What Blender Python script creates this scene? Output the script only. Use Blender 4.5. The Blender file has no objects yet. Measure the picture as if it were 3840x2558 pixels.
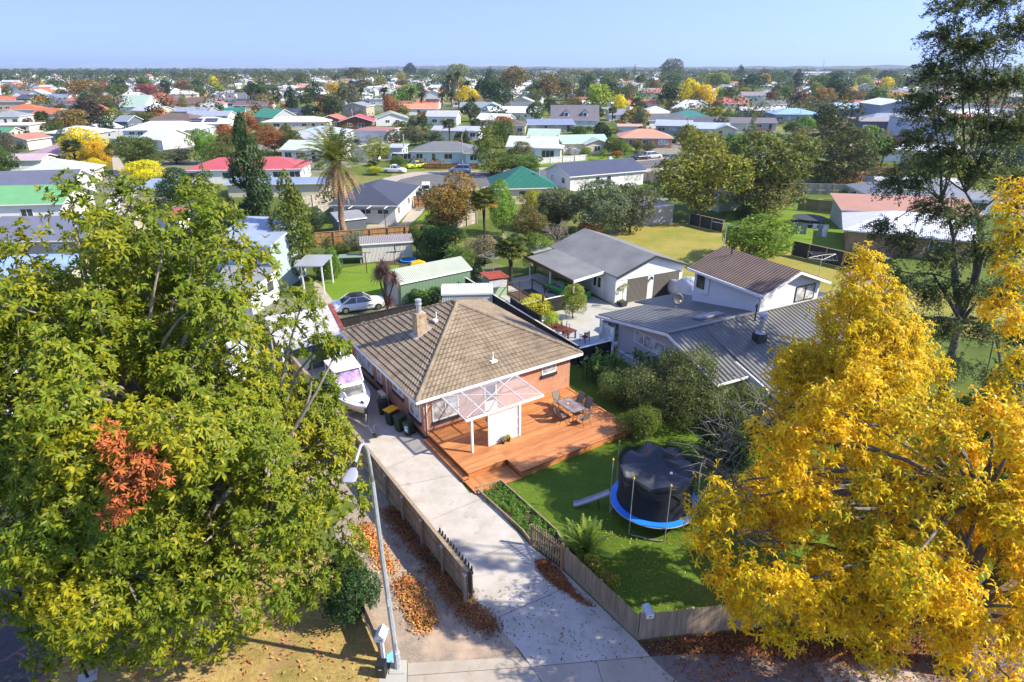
import bpy,bmesh,math,random
import numpy as np
from mathutils import Vector,Matrix
rad=math.radians
# ---------------------------------------------------------------- camera
SC=bpy.context.scene
COL=SC.collection
FPX,CAMH,HOR=2360.0,20.0,250.0
PITCH=math.atan((1279-HOR)/FPX)
cd=bpy.data.cameras.new('camera');cam=bpy.data.objects.new('camera',cd);COL.objects.link(cam)
cam.location=(0,0,CAMH);cam.rotation_euler=(math.pi/2-PITCH,0,0)
cd.sensor_width=36;cd.lens=FPX/3840*36;cd.clip_start=0.1;cd.clip_end=60000
SC.camera=cam
# ---------------------------------------------------------------- sky, sun, exposure
SUN_EL,SUN_AZ=40.0,-12.0
sv=Vector((math.cos(rad(SUN_AZ))*math.cos(rad(SUN_EL)),math.sin(rad(SUN_AZ))*math.cos(rad(SUN_EL)),math.sin(rad(SUN_EL))))
w=bpy.data.worlds.new("World");SC.world=w;w.use_nodes=True
wn=w.node_tree.nodes;wl=w.node_tree.links
sky=wn.new('ShaderNodeTexSky');sky.sky_type='NISHITA';sky.sun_disc=False
sky.sun_elevation=rad(SUN_EL);sky.sun_rotation=math.atan2(sv.x,sv.y)
sky.altitude=200;sky.air_density=1.0;sky.dust_density=0.0;sky.ozone_density=4.0
tcw=wn.new('ShaderNodeTexCoord');mpw=wn.new('ShaderNodeMapping');mpw.inputs['Location'].default_value=(0,0,.42)
wl.new(tcw.outputs['Generated'],mpw.inputs[0]);wl.new(mpw.outputs[0],sky.inputs[0])
hsw=wn.new('ShaderNodeHueSaturation');hsw.inputs['Saturation'].default_value=.96;wl.new(sky.outputs[0],hsw.inputs['Color'])
mw0=wn.new('ShaderNodeMixRGB');mw0.blend_type='MULTIPLY';mw0.inputs[0].default_value=1;mw0.inputs[2].default_value=(1.06,.88,.98,1);wl.new(hsw.outputs[0],mw0.inputs[1]);wl.new(mw0.outputs[0],wn['Background'].inputs[0]);wn['Background'].inputs[1].default_value=0.15
sd=bpy.data.lights.new('sun', 'SUN');sun=bpy.data.objects.new('sun',sd);COL.objects.link(sun)
sd.energy=2.9;sd.angle=rad(0.6);sd.color=(1.0,0.91,0.76)
sun.rotation_euler=sv.to_track_quat('Z', 'Y').to_euler();sun.location=(40,-20,60)
SC.view_settings.view_transform='Standard';SC.view_settings.look='None'
SC.view_settings.exposure=1.68;SC.view_settings.gamma=1.0
SC.cycles.max_bounces=6;SC.cycles.transparent_max_bounces=8;SC.cycles.volume_bounces=0
SC.cycles.caustics_reflective=False;SC.cycles.caustics_refractive=False
# ---------------------------------------------------------------- placing: photo point -> ground point
KZ={1:(0,150,2.354),2:(900,150,2.354),3:(1800,150,2.354),4:(2700,150,2.065),5:(0,600,2.354),6:(900,600,2.354),7:(1600,600,2.14),8:(2600,600,1.898), 'D':(0,0,.613), 'a':(1100,1050,1.96), 'b':(1900,850,1.811), 'c':(1500,1350,2.354), 'd':(1100,1900,1.6814), 'e':(2000,1600,1.742), 'f':(0,1800,1.5693), 'g':(2500,1600,1.6366)}
cP,sP=math.cos(PITCH),math.sin(PITCH)
def ray(px,py):
 u,v=px-1920,py-1279
 return u,FPX*cP-v*sP,-(v*cP+FPX*sP)
def G(k,x,y,z=0.0):
 o=KZ[k];X,Y,Z=ray(o[0]+x/o[2],o[1]+y/o[2]);t=(CAMH-z)/-Z
 return Vector((X*t,Y*t,z))
def AT(k,x,y,dist):
 o=KZ[k];X,Y,Z=ray(o[0]+x/o[2],o[1]+y/o[2]);t=dist/Y
 return Vector((X*t,dist,CAMH+Z*t))
def mpp(k,p):
 depth=p[1]*cP-(p[2]-CAMH)*sP
 return depth/FPX/KZ[k][2]
HC=Vector((-5.33,30.79,0));HA=math.atan2(.5525,.8335)
def HW(a,b,z=0.0):return Vector((HC.x+a*.8335-b*.5525,HC.y+a*.5525+b*.8335,z))
# ---------------------------------------------------------------- object helpers
def tag(o,label=None,cat=None,group=None,kind=None):
 if label:o['label']=label
 if cat:o['category']=cat
 if group:o['group']=group
 if kind:o['kind']=kind
 return o
def thing(name,label,cat,loc=(0,0,0),rz=0.0,group=None):
 o=bpy.data.objects.new(name,None);COL.objects.link(o);o.empty_display_size=.3
 o.location=loc;o.rotation_euler=(0,0,rz)
 return tag(o,label,cat,group)
def link(name,me,parent=None,loc=(0,0,0),rot=(0,0,0),color=None,scale=None):
 o=bpy.data.objects.new(name,me);COL.objects.link(o)
 if parent:o.parent=parent
 o.location=loc;o.rotation_euler=rot
 if scale:o.scale=scale
 if color:o.color=(*color,1)
 return o
def dup(root,loc,rz,label=None,group=None):
 r=root.copy();COL.objects.link(r);r.location=loc;r.rotation_euler=(0,0,rz)
 if label:r['label']=label
 if group:r['group']=group
 for ch in list(root.children):
  c=ch.copy();COL.objects.link(c);c.parent=r
  for g in list(ch.children):
   e=g.copy();COL.objects.link(e);e.parent=c
 return r
class MB:
 def __init__(s):s.v=[];s.f=[];s.mi=[];s.m=0
 def add(s,vs,fs):
  o=len(s.v);s.v+=[tuple(p)for p in vs]
  for f in fs:s.f.append(tuple(i+o for i in f));s.mi.append(s.m)
  return s
 def poly(s,pts):return s.add(pts,[tuple(range(len(pts)))])
 def box(s,x0,x1,y0,y1,z0,z1):
  vs=[(x,y,z)for z in(z0,z1)for y in(y0,y1)for x in(x0,x1)]
  return s.add(vs,[(0,2,3,1),(4,5,7,6),(0,1,5,4),(2,6,7,3),(0,4,6,2),(1,3,7,5)])
 def bar(s,p0,p1,w,h,up=(0,0,1)):
  p0=Vector(p0);p1=Vector(p1);d=(p1-p0).normalized();u=Vector(up)
  if abs(d.dot(u))>.98:u=Vector((0,1,0))
  a=d.cross(u).normalized()*(w/2);b=a.cross(d).normalized()*(h/2)
  vs=[p+i*a+j*b for p in(p0,p1)for j in(-1,1)for i in(-1,1)]
  return s.add(vs,[(0,2,3,1),(4,5,7,6),(0,1,5,4),(2,6,7,3),(0,4,6,2),(1,3,7,5)])
 def tube(s,pts,r,n=8,cap=True):
  pts=[Vector(p)for p in pts];rs=r if isinstance(r,(list,tuple))else[r]*len(pts)
  vs=[];prev=None
  for i,p in enumerate(pts):
   d=(pts[min(i+1,len(pts)-1)]-pts[max(i-1,0)])
   d=d.normalized()if d.length>1e-9 else Vector((0,0,1))
   if prev is None:
    a=d.cross(Vector((0,0,1)))if abs(d.z)<.95 else d.cross(Vector((1,0,0)))
   else:a=prev-d*prev.dot(d)
   a.normalize();prev=a;b=d.cross(a)
   for k in range(n):
    t=2*math.pi*k/n;vs.append(p+rs[i]*(math.cos(t)*a+math.sin(t)*b))
  fs=[(i*n+k,i*n+(k+1)%n,(i+1)*n+(k+1)%n,(i+1)*n+k)for i in range(len(pts)-1)for k in range(n)]
  if cap:fs+=[tuple(range(n-1,-1,-1)),tuple(range((len(pts)-1)*n,len(pts)*n))]
  return s.add(vs,fs)
 def prism(s,poly,z0,z1):
  n=len(poly);vs=[(*p[:2],z0)for p in poly]+[(*p[:2],z1)for p in poly]
  return s.add(vs,[tuple(range(n-1,-1,-1)),tuple(range(n,2*n))]+[(i,(i+1)%n,n+(i+1)%n,n+i)for i in range(n)])
 def extr(s,poly,axis,a0,a1):
  n=len(poly)
  mk=(lambda p,a:(a,p[0],p[1]))if axis=='x' else(lambda p,a:(p[0],a,p[1]))
  vs=[mk(p,a0)for p in poly]+[mk(p,a1)for p in poly]
  return s.add(vs,[tuple(range(n-1,-1,-1)),tuple(range(n,2*n))]+[(i,(i+1)%n,n+(i+1)%n,n+i)for i in range(n)])
 def lathe(s,prof,n=16,c=(0,0,0),cap=True):
  vs=[]
  for r,z in prof:
   for k in range(n):
    t=2*math.pi*k/n;vs.append((c[0]+r*math.cos(t),c[1]+r*math.sin(t),c[2]+z))
  fs=[(i*n+k,i*n+(k+1)%n,(i+1)*n+(k+1)%n,(i+1)*n+k)for i in range(len(prof)-1)for k in range(n)]
  if cap:fs+=[tuple(range(n-1,-1,-1)),tuple(range((len(prof)-1)*n,len(prof)*n))]
  return s.add(vs,fs)
 def loft(s,secs,close=True):
  n=len(secs[0]);vs=[p for q in secs for p in q]
  fs=[(i*n+k,i*n+(k+1)%n,(i+1)*n+(k+1)%n,(i+1)*n+k)for i in range(len(secs)-1)for k in range(n)]
  if close:fs+=[tuple(range(n-1,-1,-1)),tuple(range((len(secs)-1)*n,len(secs)*n))]
  return s.add(vs,fs)
 def mesh(s,name,mats,smooth=False):
  me=bpy.data.meshes.new(name);me.from_pydata(s.v,[],s.f)
  for m in(mats if isinstance(mats,(list,tuple))else[mats]):me.materials.append(m)
  if any(s.mi):me.polygons.foreach_set('material_index',s.mi)
  bm=bmesh.new();bm.from_mesh(me);bmesh.ops.recalc_face_normals(bm,faces=bm.faces);bm.to_mesh(me);bm.free()
  if smooth:me.polygons.foreach_set('use_smooth',[True]*len(me.polygons))
  me.update();return me
 def build(s,name,mats,parent=None,loc=(0,0,0),rot=(0,0,0),smooth=False,color=None,bevel=0):
  o=link(name,s.mesh(name,mats,smooth),parent,loc,rot,color)
  if bevel:
   b=o.modifiers.new('bevel', 'BEVEL');b.width=bevel;b.segments=2;b.limit_method='ANGLE'
  return o
  # ---------------------------------------------------------------- materials
class NT:
 def __init__(s,name):
  s.m=bpy.data.materials.new(name);s.m.use_nodes=True;s.t=s.m.node_tree
  s.p=s.t.nodes['Principled BSDF'];s.out=s.t.nodes['Material Output']
 def n(s,ty,**kw):
  x=s.t.nodes.new('ShaderNode'+ty)
  for k,v in kw.items():
   if k.startswith('i_'):
    x.inputs[k[2:].replace('_', ' ')].default_value=v
   else:setattr(x,k,v)
  return x
 def l(s,a,b):s.t.links.new(a,b)
 def math(s,op,a,b=None,c=None):
  x=s.n('Math',operation=op)
  for i,q in enumerate((a,b,c)):
   if q is None:continue
   if hasattr(q, 'is_linked'):s.l(q,x.inputs[i])
   else:x.inputs[i].default_value=q
  return x.outputs[0]
 def mix(s,fac,a,b,blend='MIX'):
  x=s.n('MixRGB',blend_type=blend)
  for i,q in enumerate((fac,a,b)):
   if hasattr(q, 'is_linked'):s.l(q,x.inputs[i])
   else:x.inputs[i].default_value=(*q,1)if isinstance(q,tuple)and len(q)==3 else q
  return x.outputs[0]
 def noise(s,scale,detail=3,rough=.55,coord='Object',dist=0.0):
  tc=s.n('TexCoord')if coord!='World' else s.n('NewGeometry')
  x=s.n('TexNoise');x.inputs['Scale'].default_value=scale;x.inputs['Detail'].default_value=detail
  x.inputs['Roughness'].default_value=rough;x.inputs['Distortion'].default_value=dist
  s.l(tc.outputs['Position' if coord=='World' else coord],x.inputs['Vector']);return x.outputs['Fac']
 def ramp(s,fac,stops):
  x=s.n('ValToRGB');e=x.color_ramp.elements
  while len(e)<len(stops):e.new(.5)
  for i,(p,c)in enumerate(stops):
   e[i].position=p;e[i].color=(*c,1)if len(c)==3 else c
  s.l(fac,x.inputs[0]);return x.outputs[0]
 def bump(s,h,strength=.3,dist=.02):
  x=s.n('Bump');x.inputs['Strength'].default_value=strength;x.inputs['Distance'].default_value=dist
  s.l(h,x.inputs['Height']);s.l(x.outputs[0],s.p.inputs['Normal'])
 def objcol(s):return s.n('ObjectInfo').outputs['Color']
 def island(s):return s.n('NewGeometry').outputs['Random Per Island']
 def base(s,c,rough=.6,metal=0.0,spec=.5):
  if hasattr(c, 'is_linked'):s.l(c,s.p.inputs['Base Color'])
  else:s.p.inputs['Base Color'].default_value=(*c,1)
  s.p.inputs['Roughness'].default_value=rough;s.p.inputs['Metallic'].default_value=metal
  s.p.inputs['Specular IOR Level'].default_value=spec
  return s.m
def grey(t,a,b):return[(t[0],(a,a,a)),(t[1],(b,b,b))]
def plain(name,col,rough=.5,metal=0.0,var=.18,scale=3.0,coord='Object',bump=0.0,spec=.4):
 t=NT(name);f=t.ramp(t.noise(scale,4,coord=coord),grey((.3,.7),1-var,1+var*.4))
 m=t.base(t.mix(1.0,col,f, 'MULTIPLY'),rough,metal,spec)
 if bump:t.bump(t.noise(scale*12,2,coord=coord),bump,.01)
 return m
def ocmat(name,rough=.55,var=.15,scale=1.2,spec=.35,pattern=None,per=.15,amp=.3,dirt=0.0):
 """painted / clad surface that takes the object's own colour; pattern: ribs down the roof slope, boards up the wall"""
 t=NT(name);f=t.ramp(t.noise(scale,4),grey((.28,.75),1-var,1.0))
 c=t.mix(1.0,t.objcol(),f, 'MULTIPLY')
 if dirt:
  c=t.mix(t.ramp(t.noise(.7,5,.65),[(.52,(0,0,0)),(.72,(dirt,dirt,dirt))]),c,(.16,.13,.10))
 tc=t.n('TexCoord');sx=t.n('SeparateXYZ');t.l(tc.outputs['Object'],sx.inputs[0])
 if pattern in('ribs', 'ribs_soft'):
  sn=t.n('SeparateXYZ');t.l(tc.outputs['Normal'],sn.inputs[0])
  side=t.math('GREATER_THAN',t.math('ABSOLUTE',sn.outputs[0]),t.math('ABSOLUTE',sn.outputs[1]))
  q=t.n('Mix',data_type='FLOAT');t.l(side,q.inputs[0]);t.l(sx.outputs[0],q.inputs[2]);t.l(sx.outputs[1],q.inputs[3])
  h=t.math('SINE',t.math('MULTIPLY',q.outputs[0],2*math.pi/per))
  t.bump(h,1.0,amp)
 elif pattern=='boards':
  h=t.math('FRACT',t.math('DIVIDE',sx.outputs[2],per))
  t.bump(h,.8,-amp)
  c=t.mix(1.0,c,t.ramp(h,[(0.0,(.72,.72,.72)),(.1,(1,1,1))]), 'MULTIPLY')
 elif pattern=='tiles':
  h=t.math('FRACT',t.math('DIVIDE',sx.outputs[2],per))
  w1=t.math('SINE',t.math('MULTIPLY',t.math('ADD',sx.outputs[0],sx.outputs[1]),20.0))
  t.bump(t.math('ADD',t.math('MULTIPLY',h,-1.0),t.math('MULTIPLY',w1,.25)),.9,amp)
 t.base(c,rough,0,spec);return t.m
def wallcoord(t):
 tc=t.n('TexCoord');s1=t.n('SeparateXYZ');t.l(tc.outputs['Object'],s1.inputs[0])
 sn=t.n('SeparateXYZ');t.l(tc.outputs['Normal'],sn.inputs[0])
 side=t.math('GREATER_THAN',t.math('ABSOLUTE',sn.outputs[0]),t.math('ABSOLUTE',sn.outputs[1]))
 q=t.n('Mix',data_type='FLOAT');t.l(side,q.inputs[0]);t.l(s1.outputs[0],q.inputs[2]);t.l(s1.outputs[1],q.inputs[3])
 cm=t.n('CombineXYZ');t.l(q.outputs[0],cm.inputs[0]);t.l(s1.outputs[2],cm.inputs[1]);return cm.outputs[0]
def brickmat(name,c1,c2,mortar,w=.24,h=.086,ms=.012):
 t=NT(name);b=t.n('TexBrick');t.l(wallcoord(t),b.inputs['Vector'])
 b.inputs['Color1'].default_value=(*c1,1);b.inputs['Color2'].default_value=(*c2,1);b.inputs['Mortar'].default_value=(*mortar,1)
 b.inputs['Scale'].default_value=1;b.inputs['Brick Width'].default_value=w;b.inputs['Row Height'].default_value=h
 b.inputs['Mortar Size'].default_value=ms;b.inputs['Mortar Smooth'].default_value=.1;b.inputs['Bias'].default_value=0
 f=t.ramp(t.noise(2.2,4),grey((.3,.7),.75,1.1))
 t.bump(b.outputs['Fac'],.5,-.008)
 return t.base(t.mix(1.0,b.outputs['Color'],f, 'MULTIPLY'),.8,0,.25)
def glassmat(name,col,rough=.06):
 t=NT(name);return t.base(t.mix(t.ramp(t.noise(1.7,2),grey((.4,.6),0,1)),col,tuple(min(1,c*2.2+.02)for c in col)),rough,0,.7)
def leafmat(name,trans=.45,rough=.45,hue=.03,val=.35,spec=.35,alt=None,altscale=.5,altamt=.5):
 t=NT(name);oc=t.objcol();isl=t.island()
 hs=t.n('HueSaturation');t.l(oc,hs.inputs['Color'])
 t.l(t.math('ADD',t.math('MULTIPLY',t.math('SUBTRACT',isl,.5),hue*2),.5),hs.inputs['Hue'])
 r2=t.math('FRACT',t.math('MULTIPLY',isl,17.31))
 t.l(t.math('ADD',1-val,t.math('MULTIPLY',r2,2*val)),hs.inputs['Value']);hs.inputs['Saturation'].default_value=1.0
 c=hs.outputs[0]
 if alt:
  r3=t.math('FRACT',t.math('MULTIPLY',isl,53.7))
  k=t.math('ADD',t.math('MULTIPLY',t.noise(altscale,3),1.0),t.math('MULTIPLY',r3,.35))
  for a,lo,hi in alt:c=t.mix(t.ramp(k,grey((lo,hi),0,1)),c,a)
 else:
  c=t.mix(1.0,c,t.ramp(t.noise(altscale,3),grey((.35,.65),.72,1.25)), 'MULTIPLY')
 t.base(c,rough,0,spec)
 tr=t.n('BsdfTranslucent');t.l(c,tr.inputs['Color']);mx=t.n('MixShader');mx.inputs[0].default_value=trans
 t.l(t.p.outputs[0],mx.inputs[1]);t.l(tr.outputs[0],mx.inputs[2]);t.l(mx.outputs[0],t.out.inputs[0])
 return t.m
def timber(name,c,rough=.75,var=.35,scale=(3,3,.4),spec=.2):
 t=NT(name);tc=t.n('TexCoord');mp=t.n('Mapping');mp.inputs['Scale'].default_value=scale
 t.l(tc.outputs['Object'],mp.inputs[0]);x=t.n('TexNoise');x.inputs['Scale'].default_value=4;x.inputs['Detail'].default_value=5
 t.l(mp.outputs[0],x.inputs[0]);f=t.ramp(x.outputs['Fac'],grey((.25,.75),1-var,1.1))
 r=t.ramp(t.island(),grey((0,1),.75,1.15))
 return t.base(t.mix(1.0,t.mix(1.0,c,f, 'MULTIPLY'),r, 'MULTIPLY'),rough,0,spec)
M={}
M['white']=plain('white_paint',(.78,.78,.76),.45,var=.08,scale=1.5)
M['cream']=plain('cream_paint',(.70,.66,.54),.5,var=.1)
M['charcoal']=plain('charcoal_paint',(.035,.04,.05),.5)
M['black']=plain('black_plastic',(.018,.018,.02),.45)
M['grey']=plain('grey_paint',(.30,.31,.32),.5)
M['galv']=plain('galvanised_steel',(.46,.48,.50),.42,.35,var=.25,scale=9)
M['concrete_lt']=plain('pale_concrete',(.52,.48,.42),.9,var=.25,scale=2,bump=.1)
M['rubber']=plain('rubber',(.02,.02,.02),.8)
M['chrome']=plain('bright_metal',(.6,.6,.6),.2,1.0)
M['wood_grey']=timber('weathered_timber',(.36,.275,.18))
M['wood_new']=timber('pale_timber',(.42,.23,.10))
M['wood_dark']=timber('dark_stained_timber',(.035,.033,.032))
M['wood_red']=timber('red_stained_timber',(.16,.045,.025),.45,spec=.4)
M['wood_brown']=timber('brown_timber',(.11,.065,.04))
M['deck']=timber('oiled_deck_boards',(.56,.225,.08),.5,.35,(.35,3,3),.35)
M['brick_red']=brickmat('red_brick',(.42,.10,.035),(.31,.065,.028),(.70,.50,.33),ms=.017)
M['brick_tan']=brickmat('tan_brick',(.42,.20,.09),(.34,.15,.07),(.5,.4,.3))
M['brick_dark']=brickmat('dark_brick',(.05,.045,.04),(.035,.035,.035),(.1,.1,.1))
M['block']=brickmat('concrete_block',(.45,.43,.39),(.40,.38,.34),(.34,.32,.29),.4,.2,.008)
M['w_paint']=ocmat('painted_wall',.6,.1)
M['w_board']=ocmat('weatherboard',.55,.1,pattern='boards',per=.16,amp=.02)
M['w_vert']=ocmat('ribbed_wall',.5,.12,pattern='ribs',per=.15,amp=.012)
M['r_ribs']=ocmat('ribbed_metal_roof',.42,.16,.6,pattern='ribs',per=.19,amp=.02)
M['r_soft']=ocmat('fine_ribbed_roof',.5,.18,.5,pattern='ribs',per=.11,amp=.006)
M['r_tile']=ocmat('tiled_roof',.75,.3,1.4,pattern='tiles',per=.13,amp=.03)
M['r_rust']=ocmat('rusty_roof',.7,.2,.8,pattern='ribs',per=.15,amp=.012,dirt=.0)
M['car']=ocmat('car_paint',.25,.03,spec=.6)
M['glass']=glassmat('dark_glass',(.025,.03,.035))
M['curtain']=glassmat('curtained_glass',(.30,.30,.29),.12)
M['leaf']=leafmat('foliage',.5)
M['leaf_far']=leafmat('distant_foliage',.5,.6,.02,.3,altscale=.25)
M['bark']=plain('bark',(.16,.12,.085),.9,var=.5,scale=5,bump=.6)
M['bark_pale']=plain('pale_bark',(.30,.26,.20),.9,var=.45,scale=5,bump=.5)
M['bark_dark']=plain('dark_bark',(.045,.04,.035),.9,var=.6,scale=7,bump=.9)
M['tin_red']=plain('red_tin',(.30,.06,.035),.6,var=.4)
M['soil']=plain('garden_soil',(.085,.055,.035),.95,var=.5,scale=4,bump=.7)
M['blue_pvc']=plain('blue_vinyl',(.015,.20,.80),.4,var=.15)
M['yellow']=plain('yellow_plastic',(.75,.50,.02),.4)
M['mesh_black']=plain('black_mat',(.012,.013,.016),.7)
# ================================================================ FOLIAGE
def mesh_np(name,verts,quads,mat,matidx=None):
 me=bpy.data.meshes.new(name);nv,nf=len(verts),len(quads);k=quads.shape[1]
 me.vertices.add(nv);me.vertices.foreach_set('co',np.ascontiguousarray(verts,dtype=np.float32).ravel())
 me.loops.add(nf*k);me.loops.foreach_set('vertex_index',np.ascontiguousarray(quads,dtype=np.int32).ravel())
 me.polygons.add(nf);me.polygons.foreach_set('loop_start',np.arange(0,nf*k,k,dtype=np.int32))
 for q in(mat if isinstance(mat,(list,tuple))else[mat]):me.materials.append(q)
 if matidx is not None:me.polygons.foreach_set('material_index',np.asarray(matidx,dtype=np.int32))
 me.update(calc_edges=True);return me
def norm(a):return a/np.maximum(np.linalg.norm(a,axis=1)[:,None],1e-9)
def leafgeo(P,N,L,asp,rr,axis=None,bend=.12):
 """one folded lozenge per leaf: returns verts, quads (two triangles' worth as a quad)"""
 n=len(P);N=norm(N);r=rr.normal(size=(n,3))if axis is None else axis+rr.normal(size=(n,3))*.25
 T=norm(r-N*(r*N).sum(1)[:,None]);S=np.cross(N,T)
 L=(np.full(n,L)if np.isscalar(L)else L)*rr.uniform(.7,1.25,n);L=L[:,None]
 v=np.stack([P-T*L*.5,P+S*L*asp*.5+N*L*bend,P+T*L*.5,P-S*L*asp*.5+N*L*bend],1).reshape(-1,3)
 return v,np.arange(4*n).reshape(n,4)
def leafmesh(name,P,N,L,asp,mat,rr,axis=None,bend=.12):
 v,q=leafgeo(P,N,L,asp,rr,axis,bend);return mesh_np(name,v,q,mat)
def blob_points(blobs,n,rr,up=.25,shell=(.72,1.04),cull=.72,spread=.7):
 """points and normals over the shells of overlapping ellipsoids, denser on top, thin inside"""
 B=np.array([b[0]for b in blobs],float);R=np.array([b[1]if hasattr(b[1], '__len__')else(b[1],)*3 for b in blobs],float)
 wgt=(R[:,0]*R[:,1]+R[:,0]*R[:,2]);wgt=wgt/wgt.sum()
 out_p=[];out_n=[];got=0
 while got<n:
  k=int((n-got)*2.2)+50;i=rr.choice(len(B),k,p=wgt);d=norm(rr.normal(size=(k,3))+[0,0,up])
  p=B[i]+d*R[i]*(rr.uniform(*shell,k)+rr.normal(size=k)*.05)[:,None];keep=np.ones(k,bool)
  for j in range(len(B)):
   q=(((p-B[j])/R[j])**2).sum(1);keep&=~((q<cull**2)&(i!=j)&(rr.uniform(size=k)<.88))
  out_p.append(p[keep]);out_n.append(norm(d[keep]/R[i][keep]*R[i][keep].mean())+rr.normal(size=(keep.sum(),3))*spread);got+=keep.sum()
 return np.concatenate(out_p)[:n],np.concatenate(out_n)[:n]
def limb(m,a,b,r0,r1,rr,sag=.1,n=5,sides=6):
 a=np.array(a,float);b=np.array(b,float);L=np.linalg.norm(b-a);off=rr.normal(size=3)*L*sag*.5;pts=[]
 for i in range(n+1):
  t=i/n;p=a+(b-a)*t+off*math.sin(math.pi*t)+np.array([0,0,L*sag*.6*math.sin(math.pi*t)])
  pts.append(tuple(p))
 m.tube(pts,[r0+(r1-r0)*i/n for i in range(n+1)],sides)
PROTO={}
def proto(key,blobs,n,leaf,asp,seed,trunk=None,h=8,limbs=8,tr=.16,up=.25,axis_up=False,spread=.7,cull=.72,shell=(.72,1.04),fm='leaf',bm='bark',stems=1,droop=0):
 rr=np.random.RandomState(seed);P,N=blob_points(blobs,n,rr,up,shell,cull,spread)
 ax=None
 if axis_up:ax=np.tile([0,0,1.0],(n,1))+N*.3
 if droop:ax=np.tile([0,0,-1.0],(n,1))*droop+N*.6
 crown=leafmesh(key+'_crown',P,N,leaf,asp,M[fm],rr,ax)
 m=MB();fork=trunk if trunk is not None else h*.3
 for s in range(stems):
  o=(rr.uniform(-1,1)*.25*(stems>1),rr.uniform(-1,1)*.25*(stems>1))
  m.tube([(o[0],o[1],-.1),(o[0]*1.3+rr.uniform(-.06,.06),o[1]*1.3,fork*.5),(o[0]*2,o[1]*2,fork)],[tr*1.25,tr,tr*.85],8)
  bl=sorted(blobs,key=lambda b:-np.linalg.norm(np.array(b[0][:2])))[:limbs*2];rr.shuffle(bl)
  for b in bl[:limbs]:limb(m,(o[0]*2,o[1]*2,fork*.95),b[0],tr*.6,tr*.12,rr)
 PROTO[key]=(crown,m.mesh(key+'_trunk',M[bm],smooth=True));return PROTO[key]
def sphere_blobs(seed,n,c,R,r,flat=1.0,low=-.5):
 rr=np.random.RandomState(seed);out=[]
 for i in range(n):
  d=rr.normal(size=3);d/=np.linalg.norm(d);d[2]=max(d[2],low);k=rr.uniform(.45,.85)
  out.append(((c[0]+d[0]*R[0]*k,c[1]+d[1]*R[1]*k,c[2]+d[2]*R[2]*k),np.array((1,1,flat))*r*rr.uniform(.7,1.3)))
 return out
for i in range(4):
 proto('broad%d'%i,sphere_blobs(10+i,30,(0,0,4.3),(3.3,3.3,3.5),1.3,.9,-.85),6200,.33,.5,30+i,1.3,8,9)
for i in range(4):
 proto('far%d'%i,sphere_blobs(50+i,18,(0,0,4.5),(3.3,3.3,3.6),1.5,.95,-.85),1500,.62,.6,60+i,1.6,8,5,.2,fm='leaf_far',shell=(.6,1.04))
for i in range(3):
 bl=[]
 rr=np.random.RandomState(80+i)
 for k in range(26):
  z=.7+8.7*(k+rr.uniform(.2,.8))/26;R=1.35*math.sin(math.pi*min(1,(z+.6)/10.6))**.6*(1 if z<6 else 1-.09*(z-6)**1.2);a=rr.uniform(0,6.28)
  bl.append(((R*.5*math.cos(a),R*.5*math.sin(a),z),(max(.3,R*.62),max(.3,R*.62),1.0)))
 bl.append(((0,0,9.6),(.3,.3,.9)))
 proto('column%d'%i,bl,5200,.30,.42,90+i,.8,10,2,.16,.1,True,.5)
for i in range(3):
 bl=[];rr=np.random.RandomState(120+i)
 for k in range(34):
  z=.6+8.5*(k+rr.uniform(.1,.9))/34;R=3.0*(1-z/10.3)**.8+.25;a=rr.uniform(0,6.28)
  bl.append(((R*.6*math.cos(a),R*.6*math.sin(a),z),(R*.45+.15,R*.45+.15,.6)))
 bl.append(((0,0,9.4),(.3,.3,.9)))
 proto('cone%d'%i,bl,5200,.34,.36,130+i,.6,10,2,.2,.2,False,.7,droop=.3)
for i in range(3):
 proto('shrub%d'%i,sphere_blobs(150+i,16,(0,0,.95),(1.0,1.0,.9),.5,.9),4200,.12,.5,160+i,.3,2,8,.045,stems=2)
 proto('bush_far%d'%i,sphere_blobs(170+i,10,(0,0,.9),(1.1,1.1,.8),.6,.85),1100,.24,.55,180+i,.2,2,4,.05,stems=2)
bl=[]
for k in range(17):
 z=1.5+k*.62;R=2.5*(1-z/12.8)**.75
 for j in range(6):
  a=j*1.047+k*.5;bl.append(((R*.6*math.cos(a),R*.6*math.sin(a),z+.1),(R*.42+.1,R*.42+.1,.16)))
proto('tiered',bl,4200,.36,.3,201,11.0,12,0,.22,.3,cull=.2)
def bare_tree(seed,h=4,spread=1.6,depth=4,r=.06):
 rr=np.random.RandomState(seed);m=MB()
 def grow(p,d,L,r,lv):
  q=p+d*L;mid=(p+q)/2+rr.normal(size=3)*L*.06
  m.tube([tuple(p),tuple(mid),tuple(q)],[r,r*.8,r*.6],5 if lv>1 else 4,False)
  if lv==0:return
  for k in range(3 if lv>1 else 4):
   nd=d+rr.normal(size=3)*.55;nd[2]+=.12;nd/=np.linalg.norm(nd);grow(p+(q-p)*rr.uniform(.6,1),nd,L*rr.uniform(.6,.85),r*.6,lv-1)
 for s in range(4):
  d=rr.normal(size=3)*.4;d[2]=1;d/=np.linalg.norm(d);grow(np.array((rr.normal()*.1,rr.normal()*.1,0.)),d,h*.3,r,depth)
 return m.mesh('twigs',M['bark_pale'])
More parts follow.
